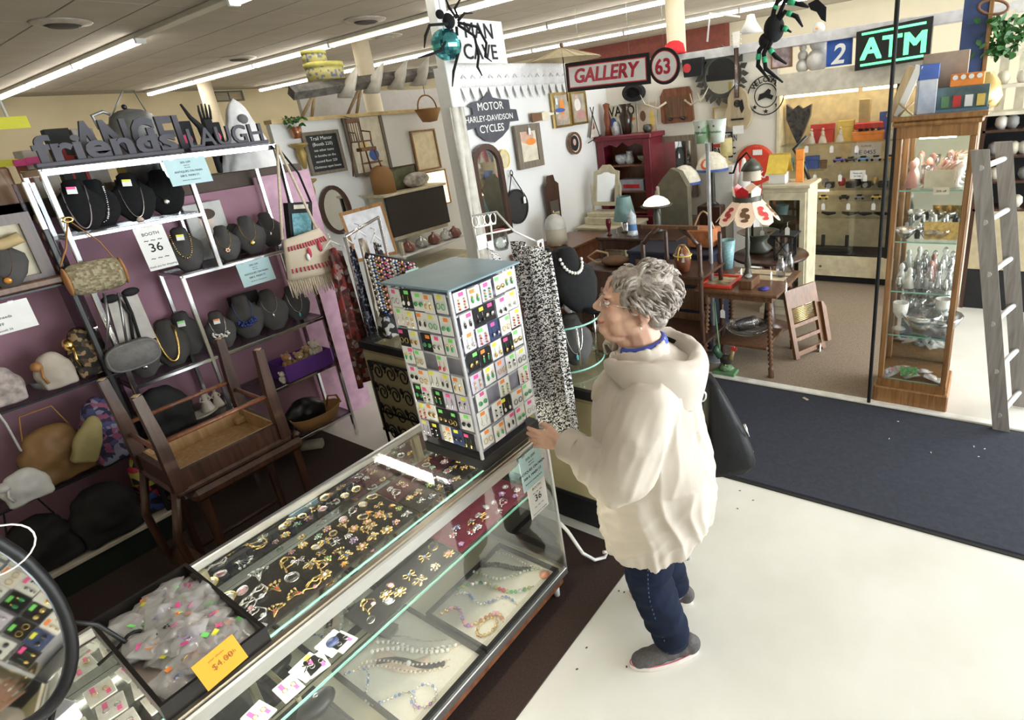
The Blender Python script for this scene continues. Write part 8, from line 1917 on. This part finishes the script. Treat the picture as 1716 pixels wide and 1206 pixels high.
t = thing('black_rack', 'black iron plate stand on the deck of the lit case', 'stand', (6.9, 1.4, .345)); MB().box((6.86, 1.22, .345), (6.95, 1.62, .41), .01).build('tray', BLACKM, t)
for y in (1.28, 1.54): MB().box((6.88, y-.02, .41), (6.91, y+.02, .55), .005).build('upright', BLACKM, t)
for k, (y, w_, h, m, lb) in enumerate(((1.96, .09, .13, TEAL, 'teal boxed toy left on the second lit case shelf'), (1.83, .10, .08, NAVP, 'navy tin on the second lit case shelf'), (1.70, .15, .14, BLUP, 'blue topped picture box on the second lit case shelf'), (1.58, .07, .09, BRNP, 'brown carved box on the second lit case shelf'))): smallbox((6.95, y, 1.302), (.07, w_, h), m, lb, 'toy_box', 'box', rz=.1*k)
for k in range(8): obj_vase((7.05+.04*(k % 2), .55+.17*k, 1.082), [(0, 0), (.03, 0), (.045, .03), (.03, .08), (.01, .09), (0, .09)], [BLACK, REDP, GRYP, BRASS][k % 4], '%s trinket behind the cameras, number %s from the right' % (['black', 'red', 'grey', 'brass'][k % 4], ['one', 'two', 'three', 'four', 'five', 'six', 'seven', 'eight'][k]), 'trinket', 'trinket')
for k in range(9): ptag(1352+14*k, 250+(k % 3)*48, 'x', 6.77)
price_card('case_notice', (6.77, 1.26, 1.20), (0, -1, 0), (0, 0, 1), .15, .09, PAPER, [('Please ask', .5, .6, .25, 'CENTER'), ('for help', .5, .25, .25, 'CENTER')], 'small white notice on the lit case glass', False)
c, w_, h_, u, n = wr('x', 6.70, 1433, 42, 1557, 112); t = thing('atm_sign', 'black box sign with glowing green letters ATM', 'sign', tuple(c)); MB().prism([(-.5*w_, -.5*h_), (.5*w_, -.42*h_), (.5*w_, .56*h_), (-.5*w_, .46*h_)], c, u, UZ, (.10, 0, 0)).build('box', BLACK, t); GRN = emis('green_neon', (.10, .80, .25), 1.5)
b = MB(); text(b, 'ATM', c+n*.004-u*.42*w_-UZ*.24*h_, u, V((0, 0, 1)), .27, sx=1.0, spacing=1.08, bold=.035); b.build('lettering', GRN, t)
for s in (-1, 1): MB().cyl(c+n*.01-u*.42*w_+UZ*s*.38*h_, c+n*.01+u*.42*w_+UZ*(s*.38+.05)*h_, .011, n=8).build('tube', GRN, t)
q = c+u*.0+UZ*h_*.5; MB().cyl(q, (q.x, q.y, CEIL-.02), .003, n=5).build('wire', BLACK, t)
SN = C_(.72, .71, .68, 'snow_felt', .9)
for k, (px, s) in enumerate(((1370, 1.0), (1345, .6))):
 p = at(px, 112, 'x', 6.9); t = thing('snowman', ['tall white felt snowman on the lit case', 'small white felt snowman on the lit case'][k], 'decoration', (6.9, p.y, 2.34))
 for z, r_ in ((.10, .12), (.27, .09), (.40, .065)): MB().ball((6.9, p.y, 2.34+z*s), (r_*s,)*3, 12, 8).build('ball', SN, t)
 MB().cyl((6.83, p.y, 2.34+.40*s), (6.76, p.y, 2.34+.40*s), .012*s, .002, 6).build('nose', ORNP, t)
picture('x', 6.8, (1293, 78, 1328, 114), BRNP, C_(.45, .35, .36, 'family_photo', var=.5, scale=12), 'framed photograph on top of the lit case', .06)
t, c, w_, h_, u, n = picture('x', 6.78, (1386, 66, 1428, 110), BLUP, C_(.03, .10, .38, 'flag_blue'), 'blue racing flag with number 2 on the lit case', .02, 'flag', name='racing_flag'); b = MB(); text(b, '2', c+n*.016-u*.08-UZ*.10, u, UZ, .26, shear=.2, offset=.02); b.build('lettering', PAPER, t)
p = at(1245, 40, 'x', 6.8); t = thing('swing_arm_lamp', 'white swing-arm desk lamp clamped to the beam', 'lamp', (6.84, p.y, 2.70)); MB().tube([at(1185, 70, 'x', 6.82), at(1190, 22, 'x', 6.82), at(1240, 28, 'x', 6.82)], .012, 6).build('arm', WHITE, t); lathe_part(t, 'shade', [(.13, -.06), (.06, .05), (.04, .12), (0, .13)], tuple(at(1258, 45, 'x', 6.82)), WHITE)
MB().cyl((4.03, .545, .012), (4.03, .545, CEIL-.02), .012, n=8).build('black_pole', BLACKM, label='thin black pole rising from floor to ceiling beside the oak curio', cat='pole')
# == oak curio cabinet
t = thing('curio_cabinet', 'tall narrow golden oak curio cabinet with glass doors', 'cabinet', (4.3, .3, 0)); OX0, OX1, OY0, OY1 = 4.095, 4.50, .088, .508
MB().box((OX0-.02, OY0-.02, .001), (OX1+.02, OY1+.02, .13), .008).build('plinth', OAK, t); MB().box((OX0, OY0, .13), (OX1, OY1, .19)).build('bottom_rail', OAK, t); MB().box((OX0, OY0, 1.83), (OX1, OY1, 1.90)).build('top_rail', OAK, t)
MB().box((OX0-.025, OY0-.025, 1.90), (OX1+.025, OY1+.025, 1.935), .01).build('cornice', OAK, t); MB().box((OX0-.045, OY0-.045, 1.935), (OX1+.045, OY1+.045, 1.962), .006).build('top_board', OAK, t)
for x in (OX0, OX1-.035):
 for y in (OY0, OY1-.035): MB().box((x, y, .19), (x+.035, y+.035, 1.83), .004).build('corner_post', OAK, t)
for z in (.195, .53, .845, 1.185, 1.515): o = MB().box((OX0+.012, OY0+.012, z-.007), (OX1-.012, OY1-.012, z)).build('glass_shelf', GSHELF, t); MB().box((OX0+.010, OY0+.04, z-.008), (OX0+.013, OY1-.04, z+.0005)).build('shelf_edge', GEDGE, o)
MB().box((OX0+.006, OY0+.035, .19), (OX0+.009, OY1-.035, 1.83)).build('front_pane', GTOP, t); MB().box((OX1-.009, OY0+.035, .19), (OX1-.005, OY1-.035, 1.83)).build('back_mirror', MATS['counter_mirror'], t)
for y in (OY0+.006, OY1-.009): MB().box((OX0+.035, y, .19), (OX1-.035, y+.003, 1.83)).build('side_pane', GTOP, t)
MB().cyl((4.3, .2, 1.815), (4.3, .4, 1.815), .010, n=8).build('lamp_tube', emis('curio_and_fill_light', (1, .93, .74), 7), t)
CRY = glass('crystal', (.93, .94, .96), .28, .05, .8); ro = random.Random(9)
KN = {'goblet': [(0, 0), (.03, 0), (.008, .015), (.008, .05), (.03, .08), (.034, .13), (.03, .13), (0, .07)], 'bowl': [(0, 0), (.03, 0), (.07, .05), (.085, .09), (.08, .09), (0, .03)], 'shaker': [(0, 0), (.02, 0), (.024, .03), (.016, .06), (.018, .075), (0, .085)], 'angel': [(0, 0), (.04, 0), (.025, .07), (.012, .10), (.022, .125), (.014, .15), (0, .16)]}
KM2 = {'goblet': (CRY, PEARL), 'bowl': (CRY, SILVER), 'shaker': (SILVER, PEARL, GRYP, BLACK), 'angel': (CRY, PEARL, C_(.7, .35, .3, 'rose_bisque', .4))}
def fill(z, kinds, nx, ny, where, s=1.0):
 for i in range(nx):
  for j in range(ny):
   k = ro.choice(kinds); m = ro.choice(KM2[k]); x = 4.15+(.30)*(i+.5)/nx; y = .13+.335*(j+.5+ro.uniform(-.2, .2))/ny
   o = MB().lathe([(r_*s, h*s) for r_, h in KN[k]], (x, y, z), 12).build('%s_ornament' % k, m, label='%s %s ornament %s' % (m.name.replace('_', ' '), k, where), cat='ornament', group='ornaments '+where)
fill(1.516, ['angel', 'goblet'], 2, 4, 'on the top curio shelf', 1.05); fill(1.186, ['shaker', 'bowl'], 3, 5, 'on the second curio shelf', .75); fill(.846, ['shaker', 'angel'], 3, 6, 'on the third curio shelf', .9); fill(.531, ['bowl', 'goblet'], 2, 3, 'on the fourth curio shelf', 1.5)
t = thing('gold_dish', 'gold rectangular dish standing on the second curio shelf', 'dish', (4.2, .2, 1.186)); MB().prism([(-.09, 0), (.09, 0), (.10, .11), (-.10, .11)], (4.17, .22, 1.19), -UY, V((.3, 0, 1)).normalized(), (.008, 0, 0)).build('plate', GOLD, t)
t = thing('paper_hands', 'pale praying hands card on the top curio shelf', 'card', (4.2, .25, 1.516)); MB().prism(rect(.16, .11, -.10, 0), (4.16, .24, 1.518), -UY, UZ, (.003, 0, 0)).build('card', CRM, t)
for k in range(3): MB().tube([(4.20, .28-.02*k, 1.52), (4.20, .25-.025*k, 1.62), (4.20, .21-.03*k, 1.67)], [.02, .016, .006], 6).build('hand', SKT, t)
for k in range(5): bag((4.17+.05*(k % 2), .17+.07*k, .20+.02*(k % 2)), k % 6, (.3, .2, k), 1.2, 'in the bottom of the oak curio')
MB().cbox((4.16, .32, .24), (.005, .11, .06), 0, (0, .4, .3)).build('embroidered_patch', C_(.12, .26, .10, 'patch_green', .9, var=.4, scale=50), label='green embroidered patch in the bottom of the oak curio', cat='patch')
price_card('shelf_label', (4.085, .28, 1.49), (0, -1, 0), (0, 0, 1), .085, .045, CRM, [('25% off', .5, .35, .4, 'CENTER')], 'small cream label on the top curio shelf edge', False)
smallbox((4.22, .38, 1.962), (.14, .10, .28), C_(.32, .38, .50, 'blue_grey_carton', .5, c2=(.6, .62, .66), scale=9), 'tall blue and white blower carton on the oak curio', 'carton', lidm=BLUP, rz=.2)
for k, (y, dz) in enumerate(((.47, .0), (.51, .02))): MB().cbox((4.15, y, 2.10), (.02, .045, .30), .003, (.35, 0, 0)).build('picture_moulding', [PAPER, LWOOD][k], label=['white length of picture moulding leaning on the curio', 'tan length of picture moulding leaning on the curio'][k], cat='moulding')
t = thing('toy_shop_house', 'painted wooden toy shop front with awnings on the oak curio', 'toy', (4.25, .17, 1.962)); MB().box((4.20, .05, 1.962), (4.32, .33, 1.975)).build('base', C_(.12, .25, .38, 'toy_blue'), t); MB().box((4.23, .06, 1.975), (4.31, .32, 2.10)).build('wall', C_(.10, .16, .17, 'toy_teal', var=.3), t); MB().box((4.225, .09, 2.10), (4.30, .26, 2.17), .004).build('upper_storey', ORNP, t)
for k in range(4): MB().cyl((4.222, .115+.04*k, 2.15), (4.215, .115+.04*k, 2.15), .014, n=10).build('awning', PAPER, t)
for k, m in enumerate((YELP, PAPER, REDP, GRNP)): MB().box((4.222, .075+.06*k, 1.985), (4.23, .115+.06*k, 2.05)).build('window', m, t)
t = thing('wooden_easel', 'small crossed wooden easel on the oak curio', 'easel', (4.12, .47, 1.962))
for s in (-1, 1): MB().tube([(4.12, .47-s*.04, 1.964), (4.12, .47+s*.04, 2.04)], .006, 6).build('leg', LWOOD, t)
MB().box((4.33, .18, 1.963), (4.36, .42, 2.30), .003).build('cardboard_sheet', C_(.42, .32, .24, 'cardboard'), label='brown cardboard sheet behind the blower carton', cat='cardboard')
obj_vase((4.40, .10, 1.962), [(0, 0), (.09, 0), (.11, .06), (.09, .14), (.05, .2), (0, .2)], BRASS, 'brass bell-shaped pot behind the toy shop', 'brass_pot', 'pot')
# == ladder leaning on the curio
LGW = wood('grey_weathered_wood', (.20, .175, .155), (.31, .285, .26), .75, 3, 'z', 0); t = thing('wooden_ladder', 'grey weathered wooden ladder leaning beside the oak curio', 'ladder', (4.2, -.2, 0))
for x, dy_ in ((3.97, 0), (4.345, -.108)): a_, b_ = V((x, -.24+dy_, .013)), V((x, .065+dy_, 1.76)); MB().add([a_+V((dx, dy, 0)) for dx, dy in ((-.014, -.045), (.014, -.045), (.014, .045), (-.014, .045))]+[b_+V((dx, dy, 0)) for dx, dy in ((-.014, -.045), (.014, -.045), (.014, .045), (-.014, .045))], [(0, 3, 2, 1), (4, 5, 6, 7), (0, 1, 5, 4), (1, 2, 6, 5), (2, 3, 7, 6), (3, 0, 4, 7)]).build('side_rail', LGW, t)
for z in (.12, .42, .73, 1.04, 1.35, 1.66): y = -.24+.305*(z/1.76); MB().cyl((3.955, y+.004, z), (4.36, y-.112, z), .017, n=10).build('rung', C_(.55, .54, .53, 'pale_rung', .6), t)
# == right-hand background
MB().box((6.2, .16, 0), (6.24, .34, CEIL-.02)).build('navy_divider', C_(.035, .06, .16, 'denim_blue_paint', .6), label='navy blue upright divider right of the ATM sign', cat='divider'); MB().box((6.19, .13, 0), (6.25, .16, CEIL-.02)).build('oak_trim', OAK, label='thin oak trim beside the navy panel', cat='trim')
t = thing('white_shelf_rack', 'cream slatted shelf rack at the right edge', 'shelf', (6.4, -.5, 0)); IVR = C_(.70, .65, .52, 'ivory_slat', .6)
for z in (2.0, 1.78): MB().box((6.3, -1.2, z), (6.6, .12, z+.03)).build('shelf', IVR, t)
for k in range(9): MB().box((6.58, -1.15+.14*k, 1.78), (6.6, -1.08+.14*k, 2.62)).build('slat', IVR, t)
for z in (2.25, 2.5): MB().box((6.56, -1.2, z), (6.58, .12, z+.05)).build('rail', IVR, t)
t = thing('dark_shelf_unit', 'dark shelf unit of white china at the right edge', 'shelf', (6.4, -.5, 0))
for z in (.95, 1.2, 1.42, 1.64): MB().box((6.3, -1.2, z), (6.62, .10, z+.02)).build('shelf', DWOOD, t)
MB().box((6.62, -1.2, .0), (6.65, .12, 1.78)).build('back', BLACKM, t); MB().box((6.3, .08, 0), (6.62, .11, 1.78)).build('side', DWOOD, t); MB().box((6.3, -1.2, .40), (6.62, .08, .95)).build('cupboard', C_(.52, .44, .28, 'tan_cupboard'), t); MB().box((6.32, -1.2, 0), (6.62, .08, .40)).build('kick', BLACKM, t)
for k in range(15):
 z = (.97, 1.22, 1.44, 1.66, 2.03)[k % 5]; y = .0-.11*(k//5)-.03*(k % 2); obj_vase((6.42, y, z), [(0, 0), (.03, 0), (.05, .04), (.045, .09), (.02, .11), (0, .11)], [PEARL, CRM, GRYP][k % 3], '%s china piece %s on the %s shelf at the right edge' % (['white', 'cream', 'grey'][k % 3], ['nearest the trim', 'second', 'third'][k//5], ['lowest', 'second', 'third', 'fourth', 'cream rack'][k % 5]), 'china_piece', 'china')
LEAF = C_(.035, .14, .03, 'ivy_leaf', .5, var=.4, scale=20)
def plant(c, n, r_, lb, m=LEAF, drop=.2, s=.03):
 t = thing('trailing_plant', lb, 'plant', tuple(c)); lm = MB().prism([(0, 0), (.5*s, .5*s), (.35*s, 1.2*s), (0, 1.7*s), (-.35*s, 1.2*s), (-.5*s, .5*s)], (0, 0, 0), UX, UY, (0, 0, .001)).mesh('leaf', m)
 for k in range(n):
  o = bpy.data.objects.new('leaf', lm); col.objects.link(o); o.parent = t; o.location = (ro.gauss(0, r_), ro.gauss(0, r_*1.4), ro.uniform(-drop, r_)); o.rotation_euler = (ro.uniform(-1.3, 1.3), ro.uniform(-1, 1), ro.uniform(0, 6.3))
 return t
t = plant(at(1680, 48, 'x', 6.25), 220, .07, 'trailing green ivy over the cream rack', s=.042); MB().tube([(0, .1, .08), (.0, 0, .14), (0, -.12, .1), (0, -.2, .16)], .008, 6).build('twig', BRNP, t)
MB().tube([at(1665+25*math.cos(a), 12+12*math.sin(a), 'x', 6.2) for a in [2*PI*k/16 for k in range(16)]], .012, 6, closed=True).build('twig_wreath', BRNP, label='brown twig wreath above the ivy', cat='wreath')
# == left booth with the chalkboard wall
YB = 6.19
t, c, w_, h_, u, n = picture('y', YB, (512, 219, 574, 292), BRW, C_(.02, .022, .022, 'slate', .7), 'black chalkboard with handwritten menu in grey wood frame', .08, 'chalkboard', name='chalkboard')
b = MB()
for k, s in enumerate(('Trail Manor', '(Booth 220)', 'see other items', 'in booths on the', 'second floor 220', 'Christmas open house')): text(b, s, c+n*.016+UZ*h_*(.30-.13*k)-u*.0, u, UZ, (.055, .05, .038, .038, .038, .036)[k], align='CENTER', res=2)
b.build('lettering', PAPER, t)
picture('y', YB, (583, 190, 648, 294), BRW, CRM, 'cream bird print in pale wood frame behind the doll chair', .07, art=[(.1, -.18, .13, .10, BLUP), (-.1, .0, .08, .05, YELP), (.0, -.3, .3, .02, BRNP)])
picture('y', YB, (692, 217, 733, 286), OAK, C_(.80, .68, .46, 'warm_print'), 'pale botanical print in gold frame lit by a lamp', .05); picture('y', YB, (715, 285, 750, 345), OAK, emis('glowing_shade', (1, .82, .52), .9), 'bright glowing panel lamp beside the post', .04, 'lamp', name='panel_lamp')
picture('y', YB, (536, 309, 588, 395), DWOOD, MIRROR, 'dark oval mirror on the chalkboard wall', .12, 'mirror', 'oval', name='oval_mirror')
for k, (px, py) in enumerate(((505, 258), (520, 318))):
 p = at(px, py, 'y', YB-.06); t = thing('wall_bracket', ['gold scroll wall bracket under the potted plant', 'gold scroll wall bracket below the first one'][k], 'bracket', tuple(p)); lathe_part(t, 'corbel', [(0, -.16), (.02, -.15), (.035, -.08), (.05, 0), (.04, .06), (.09, .09), (.09, .11), (0, .11)], p, C_(.42, .30, .10, 'old_gold', .5, metal=.4), 14)
p = at(497, 222, 'y', YB-.08); t = plant(p+UZ*.10, 40, .05, 'leafy green plant in copper pot on the gold bracket', drop=.03, s=.035); lathe_part(t, 'pot', [(0, -.16), (.04, -.16), (.06, -.04), (.05, -.04), (0, -.05)], p+UZ*.10, C_(.45, .20, .11, 'copper', .3, metal=.8), 14)
t = thing('doll_high_chair', 'small brown wooden doll high chair hanging on the wall', 'chair', tuple(at(605, 240, 'y', 5.95))); q = at(605, 238, 'y', 5.95); K = lambda x, y, z: q+V((x, y, z))
MB().box(K(-.09, -.08, 0), K(.09, .08, .015), .004).build('seat', MWOOD, t)
for x in (-.08, .08):
 MB().tube([K(x, -.07, 0), K(x*1.6, -.11, -.36)], .010, 6).build('leg', MWOOD, t); MB().tube([K(x, .07, .26), K(x, .07, 0), K(x*1.6, .11, -.36)], .010, 6).build('leg', MWOOD, t); MB().tube([K(x*1.1, .07, .12), K(x*1.2, -.07, .10), K(x*1.1, -.07, 0)], .008, 6).build('arm', MWOOD, t)
for k in range(5): MB().cyl(K(-.06+.03*k, .07, .015), K(-.06+.03*k, .07, .22), .005, n=5).build('spindle', MWOOD, t)
MB().box(K(-.09, .06, .21), K(.09, .08, .26), .005).build('crest_rail', MWOOD, t); MB().box(K(-.1, -.12, -.10), K(.1, -.02, -.06), .005).build('footboard', MWOOD, t); MB().cyl(K(0, .07, .26), K(0, .24, .30), .003, n=4).build('hanging_wire', IRON, t)
t = thing('cream_hutch', 'cream hutch with dark leaded panel and open glass shelf', 'cabinet', (4.7, 5.8, 0)); MB().box((4.05, 5.55, 0), (5.2, 6.1, .62), .01).build('lower_case', VAN, t); MB().box((4.15, 5.75, .98), (5.0, 6.1, 1.50), .01).build('upper_case', VAN, t); MB().box((4.12, 5.72, 1.03), (5.02, 5.76, 1.50), .01).build('dark_panel', C_(.025, .018, .015, 'dark_panel', .4), t); MB().box((4.1, 5.6, .80), (5.2, 6.1, .82), .004).build('glass_shelf', WHITE, t); MB().box((4.1, 5.7, 1.5), (5.05, 6.12, 1.53), .006).build('top_board', VAN, t)
for x in (4.12, 5.15): MB().box((x, 5.62, .62), (x+.03, 5.66, .98)).build('upright', VAN, t)
for k, x in enumerate((4.3, 4.5, 4.7, 4.9, 5.05)): obj_vase((x, 5.72, .82), [(0, 0), (.05, 0), (.09, .04), (.07, .10), (.02, .13), (.02, .15), (0, .15)], [C_(.25, .08, .06, 'amber_glass', .15, coat=1), CRY][k % 2], '%s glass dish on the hutch shelf, number %s from the left' % (['amber', 'clear'][k % 2], ['one', 'two', 'three', 'four', 'five'][k]), 'glass_dish', 'dish')
t = thing('bird_cage', 'round brown wicker bird cage on the cream hutch', 'cage', (4.27, 5.9, 1.53)); lathe_part(t, 'weave', [(0, 0), (.13, 0), (.13, .22), (.10, .29), (.03, .32)], (4.27, 5.9, 1.53), BSK, 18)
picture('y', 5.95, (640, 278, 700, 318), DWOOD, C_(.14, .15, .08, 'moss_print', var=.4, scale=10), 'dark green landscape print standing on the hutch', .06); MB().ball((4.72, 5.85, 1.62), (.2, .06, .09), 14, 8).build('floral_cushion', C_(.45, .42, .38, 'floral_cloth', .9, var=.5, scale=12), label='grey floral cushion on the cream hutch', cat='cushion')
t = thing('whiteboard', 'white dry-erase board in oak frame leaning by the necklaces', 'whiteboard', tuple(at(620, 420, 'y', 4.9))); a_, b_, c_, d_ = at(567, 357, 'y', 4.9), at(640, 338, 'y', 5.0), at(668, 425, 'y', 5.0), at(598, 440, 'y', 4.9); cc = (a_+b_+c_+d_)/4
MB().add([a_, b_, c_, d_]+[q_.lerp(cc, .13) for q_ in (a_, b_, c_, d_)], [(i, (i+1) % 4, 4+(i+1) % 4, 4+i) for i in range(4)]).build('frame', OAK, t); MB().add([q_.lerp(cc, .12)+V((0, .004, 0)) for q_ in (a_, b_, c_, d_)], [(0, 1, 2, 3)]).build('board', C_(.66, .65, .68, 'whiteboard_face', .2), t); MB().cyl((cc.x, 5.02, .0), cc+V((0, .06, 0)), .02, n=8).build('easel_leg', OAK, t)
t = thing('wooden_beam', 'rough grey beam wrapped in cream fabric strips above the booth', 'beam', tuple(at(490, 150, 'y', 6.0))); A, B_ = at(488, 156, 'y', 5.9), at(745, 118, 'y', 5.9); MB().tube([A, B_], .07, 4, smooth=False).build('beam', C_(.16, .145, .13, 'old_beam', .8, var=.4, scale=12), t)
for k in range(4): q = A.lerp(B_, .30+.16*k); MB().tube([q+V((-.09, -.08, -.13)), q+V((-.03, -.09, 0)), q+V((.05, -.06, .09)), q+V((.1, .05, .06))], .15, 8, flat=.10).build('fabric_strip', MATS['pale_fabric'], t)
for k in (.13, .40):
 for s in (-1, 1): q = A.lerp(B_, k); MB().cyl(q, (q.x+s*.06, 6.2, 2.44), .018, n=5).build('trestle_leg', LWOOD, t)
HAT = cells('hat_box_paper', [(.66, .58, .20), (.70, .62, .26), (.25, .26, .38), (.68, .60, .22)], 42, .6, rnd=.15)
for k, (px, r_, z0, h) in enumerate(((547, .20, 2.79, .165), (535, .125, 2.955, .115))): p = at(px, 130, 'y', 6.0); t = thing('hat_box', ['large yellow and blue spotted hat box on the beam', 'small yellow and blue spotted hat box on the larger one'][k], 'box', (p.x, 6.0, z0)); lathe_part(t, 'body', [(0, 0), (r_*.95, 0), (r_*.95, h*.8), (0, h*.8)], (p.x, 6.0, z0), HAT, 24); lathe_part(t, 'lid', [(r_, h*.72), (r_, h), (0, h)], (p.x, 6.0, z0), C_(.68, .62, .16, 'yellow_lid'), 24)
p = at(717, 185, 'y', 5.9); t = thing('wicker_basket', 'round wicker basket hanging beside the white post', 'basket', tuple(p)); MB().cyl(p+UZ*.18, (p.x, 5.9, 2.80), .004, n=5).build('wire', IRON, t); lathe_part(t, 'bowl', [(0, -.14), (.09, -.13), (.16, .02), (.15, .02), (.08, -.12)], p, BSK, 18); MB().tube([p+V((.15*math.cos(a), 0, .02+.16*math.sin(a))) for a in [PI*k/10 for k in range(11)]], .01, 6).build('handle', BSK, t)
# == clothes, beads, iron stand behind the side counter
t = thing('garment_rail', 'chrome rail carrying the hanging garments', 'rail', (2.4, 3.9, 0)); MB().cyl((2.22, 3.62, 1.56), (2.85, 4.1, 1.56), .012, n=8).build('bar', CHROME, t)
for x, y in ((2.22, 3.62), (2.85, 4.1)): MB().cyl((x, y, 0), (x, y, 1.56), .012, n=8).build('upright', CHROME, t)
def garment(px, py, wx, hz, m, lb, seed, y):
 p = at(px, py, 'y', y); t = thing('hanging_garment', lb, 'garment', (p.x, y, p.z-hz)); MB().sheet(lambda u, v: (p.x+wx*(u-.5)*(.75+.5*v)+.012*math.sin(14*u+seed), y+.03*math.sin(17*u+seed+2*v)+.15*(u-.5), p.z-.05*abs(2*u-1)*(1-v)-hz*v), 18, 16, .006).build('cloth', m, t); MB().tube([(p.x-wx*.3, y, p.z+.0), (p.x, y, p.z+.05), (p.x+wx*.3, y, p.z)], .007, 5).build('hanger', WI, t); MB().tube([(p.x, y, p.z+.05), (p.x+.01, y, p.z+.09), (p.x, y+.03, p.z+.1)], .003, 5).build('hook', CHROME, t)
garment(556, 415, .22, 1.02, cells('burgundy_paisley', [(.10, .03, .03), (.30, .05, .04), (.45, .33, .31), (.13, .06, .05)], 30, .85), 'burgundy and pink paisley garment hanging beside the macrame bag', 1, 3.72)
garment(584, 412, .14, 1.05, cells('navy_floral', [(.02, .022, .04), (.04, .05, .09), (.4, .4, .45), (.02, .02, .03)], 60, .85), 'navy floral garment hanging in the middle of the rail', 2, 3.68)
garment(604, 398, .16, 1.10, C_(.62, .54, .44, 'ivory_knit', .9, var=.12, scale=30), 'ivory long cardigan hanging at the right of the rail', 3, 3.66)
garment(630, 405, .14, .40, cells('mono_print', [(.02, .02, .02), (.6, .58, .55), (.03, .03, .03)], 40, .85), 'black and white print blouse hanging behind the necklaces', 4, 3.60)
t = thing('necklace_rack', 'black bar rack hung with bead necklaces on the side counter', 'rack', (2.2, 3.2, .928)); A, B_ = at(612, 428, 'y', 3.2), at(690, 442, 'y', 3.0); MB().cyl(A, B_, .022, n=8).build('bar', BLACK, t); MB().cyl((B_.x+.02, B_.y, .928), B_+V((.02, 0, 0)), .010, n=6).build('stem', BLACK, t)
BST = [[BLACK, SILVER], [PEARL, MATS['crystal_stone']], [MATS['blue_stone'], BLACK], [MATS['amber_bead'], GOLD], [MATS['coral'], BLACK], [MATS['violet_stone'], SILVER], [BLACKM, MATS['red_stone']], [PEARL, MATS['pink_stone']]]; BSN = ['black and silver', 'pearl and crystal', 'blue and black', 'amber and gold', 'coral and black', 'violet and silver', 'black and red', 'pearl and pink']
for k in range(16):
 q = A.lerp(B_, (k+.5)/16)+V((-.02, -.025, 0)); m = MB(); L_ = ro.uniform(.30, .46)
 for s in (0, 1):
  for j in range(int(L_/.02)): m.k = (j+s) % 2; m.ball(q+V((.016*s, -.012*s, -.02*j)), .0095, 6, 5)
 m.build('bead_strand', BST[k % 8], label='%s bead necklace hanging on the black rack, %s half' % (BSN[k % 8], 'left' if k < 8 else 'right'), cat='necklace')
p = at(690, 467, 'y', 2.95); price_card('rack_card', (p.x-.05, 2.93, p.z-.075), (1, 0, 0), (0, 0, 1), .10, .14, C_(.42, .64, .58, 'mint_card', .7), [('36', .5, .4, .2, 'CENTER')], 'mint green card hanging from the necklace rack', False)
softbag((2.12, 3.18, .93), (.10, .07, .10), cells('mono_purse', [(.015, .015, .015), (.5, .5, .48), (.02, .02, .02)], 35, .6), 'black and white patterned purse on the side counter', 14, None, BLACKM)
t = thing('iron_scroll_stand', 'black wrought iron scroll screen in front of the side counter', 'screen', (1.93, 3.0, 0))
for y in (2.72, 3.28): MB().cyl((1.95, y, .008), (1.95, y, .80), .010, n=6).build('upright', IRON, t)
for z in (.05, .42, .80): MB().cyl((1.95, 2.72, z), (1.95, 3.28, z), .008, n=6).build('crossbar', IRON, t)
for i in range(4):
 for j in range(5):
  q = V((1.945, 2.80+.13*i, .12+.155*j)); MB().tube([q+V((0, .055*math.cos(a)*(1-a/14), .065*math.sin(a)*(1-a/14))) for a in [k*.6 for k in range(18)]], .005, 5).build('scroll', IRON, t); MB().ball(q+V((-.006, .05, .05)), (.006, .018, .024), 6, 5).build('iron_leaf', IRON, t)
MB().tube([V((1.72, 1.60, .30)), V((1.73, 1.55, .24)), V((1.76, 1.50, .10)), V((1.80, 1.46, .04)), V((1.85, 1.43, .03)), V((1.86, 1.42, .06)), V((1.84, 1.43, .07))], .009, 8).build('white_scroll_leg', WI, label='curled white iron leg beside the counter end', cat='stand')
p = at(1152, 935, 'z', .0); t = thing('wooden_cane', 'brown wooden cane tip standing on the floor behind the customer', 'cane', tuple(p)); MB().tube([p+V((0, 0, .03)), at(1138, 900, 'z', .17), W(-.15, -.20, .62)], .012, 8).build('shaft', MWOOD, t); MB().cyl(p, p+V((0, 0, .035)), .016, n=10).build('rubber_tip', GRYP, t)
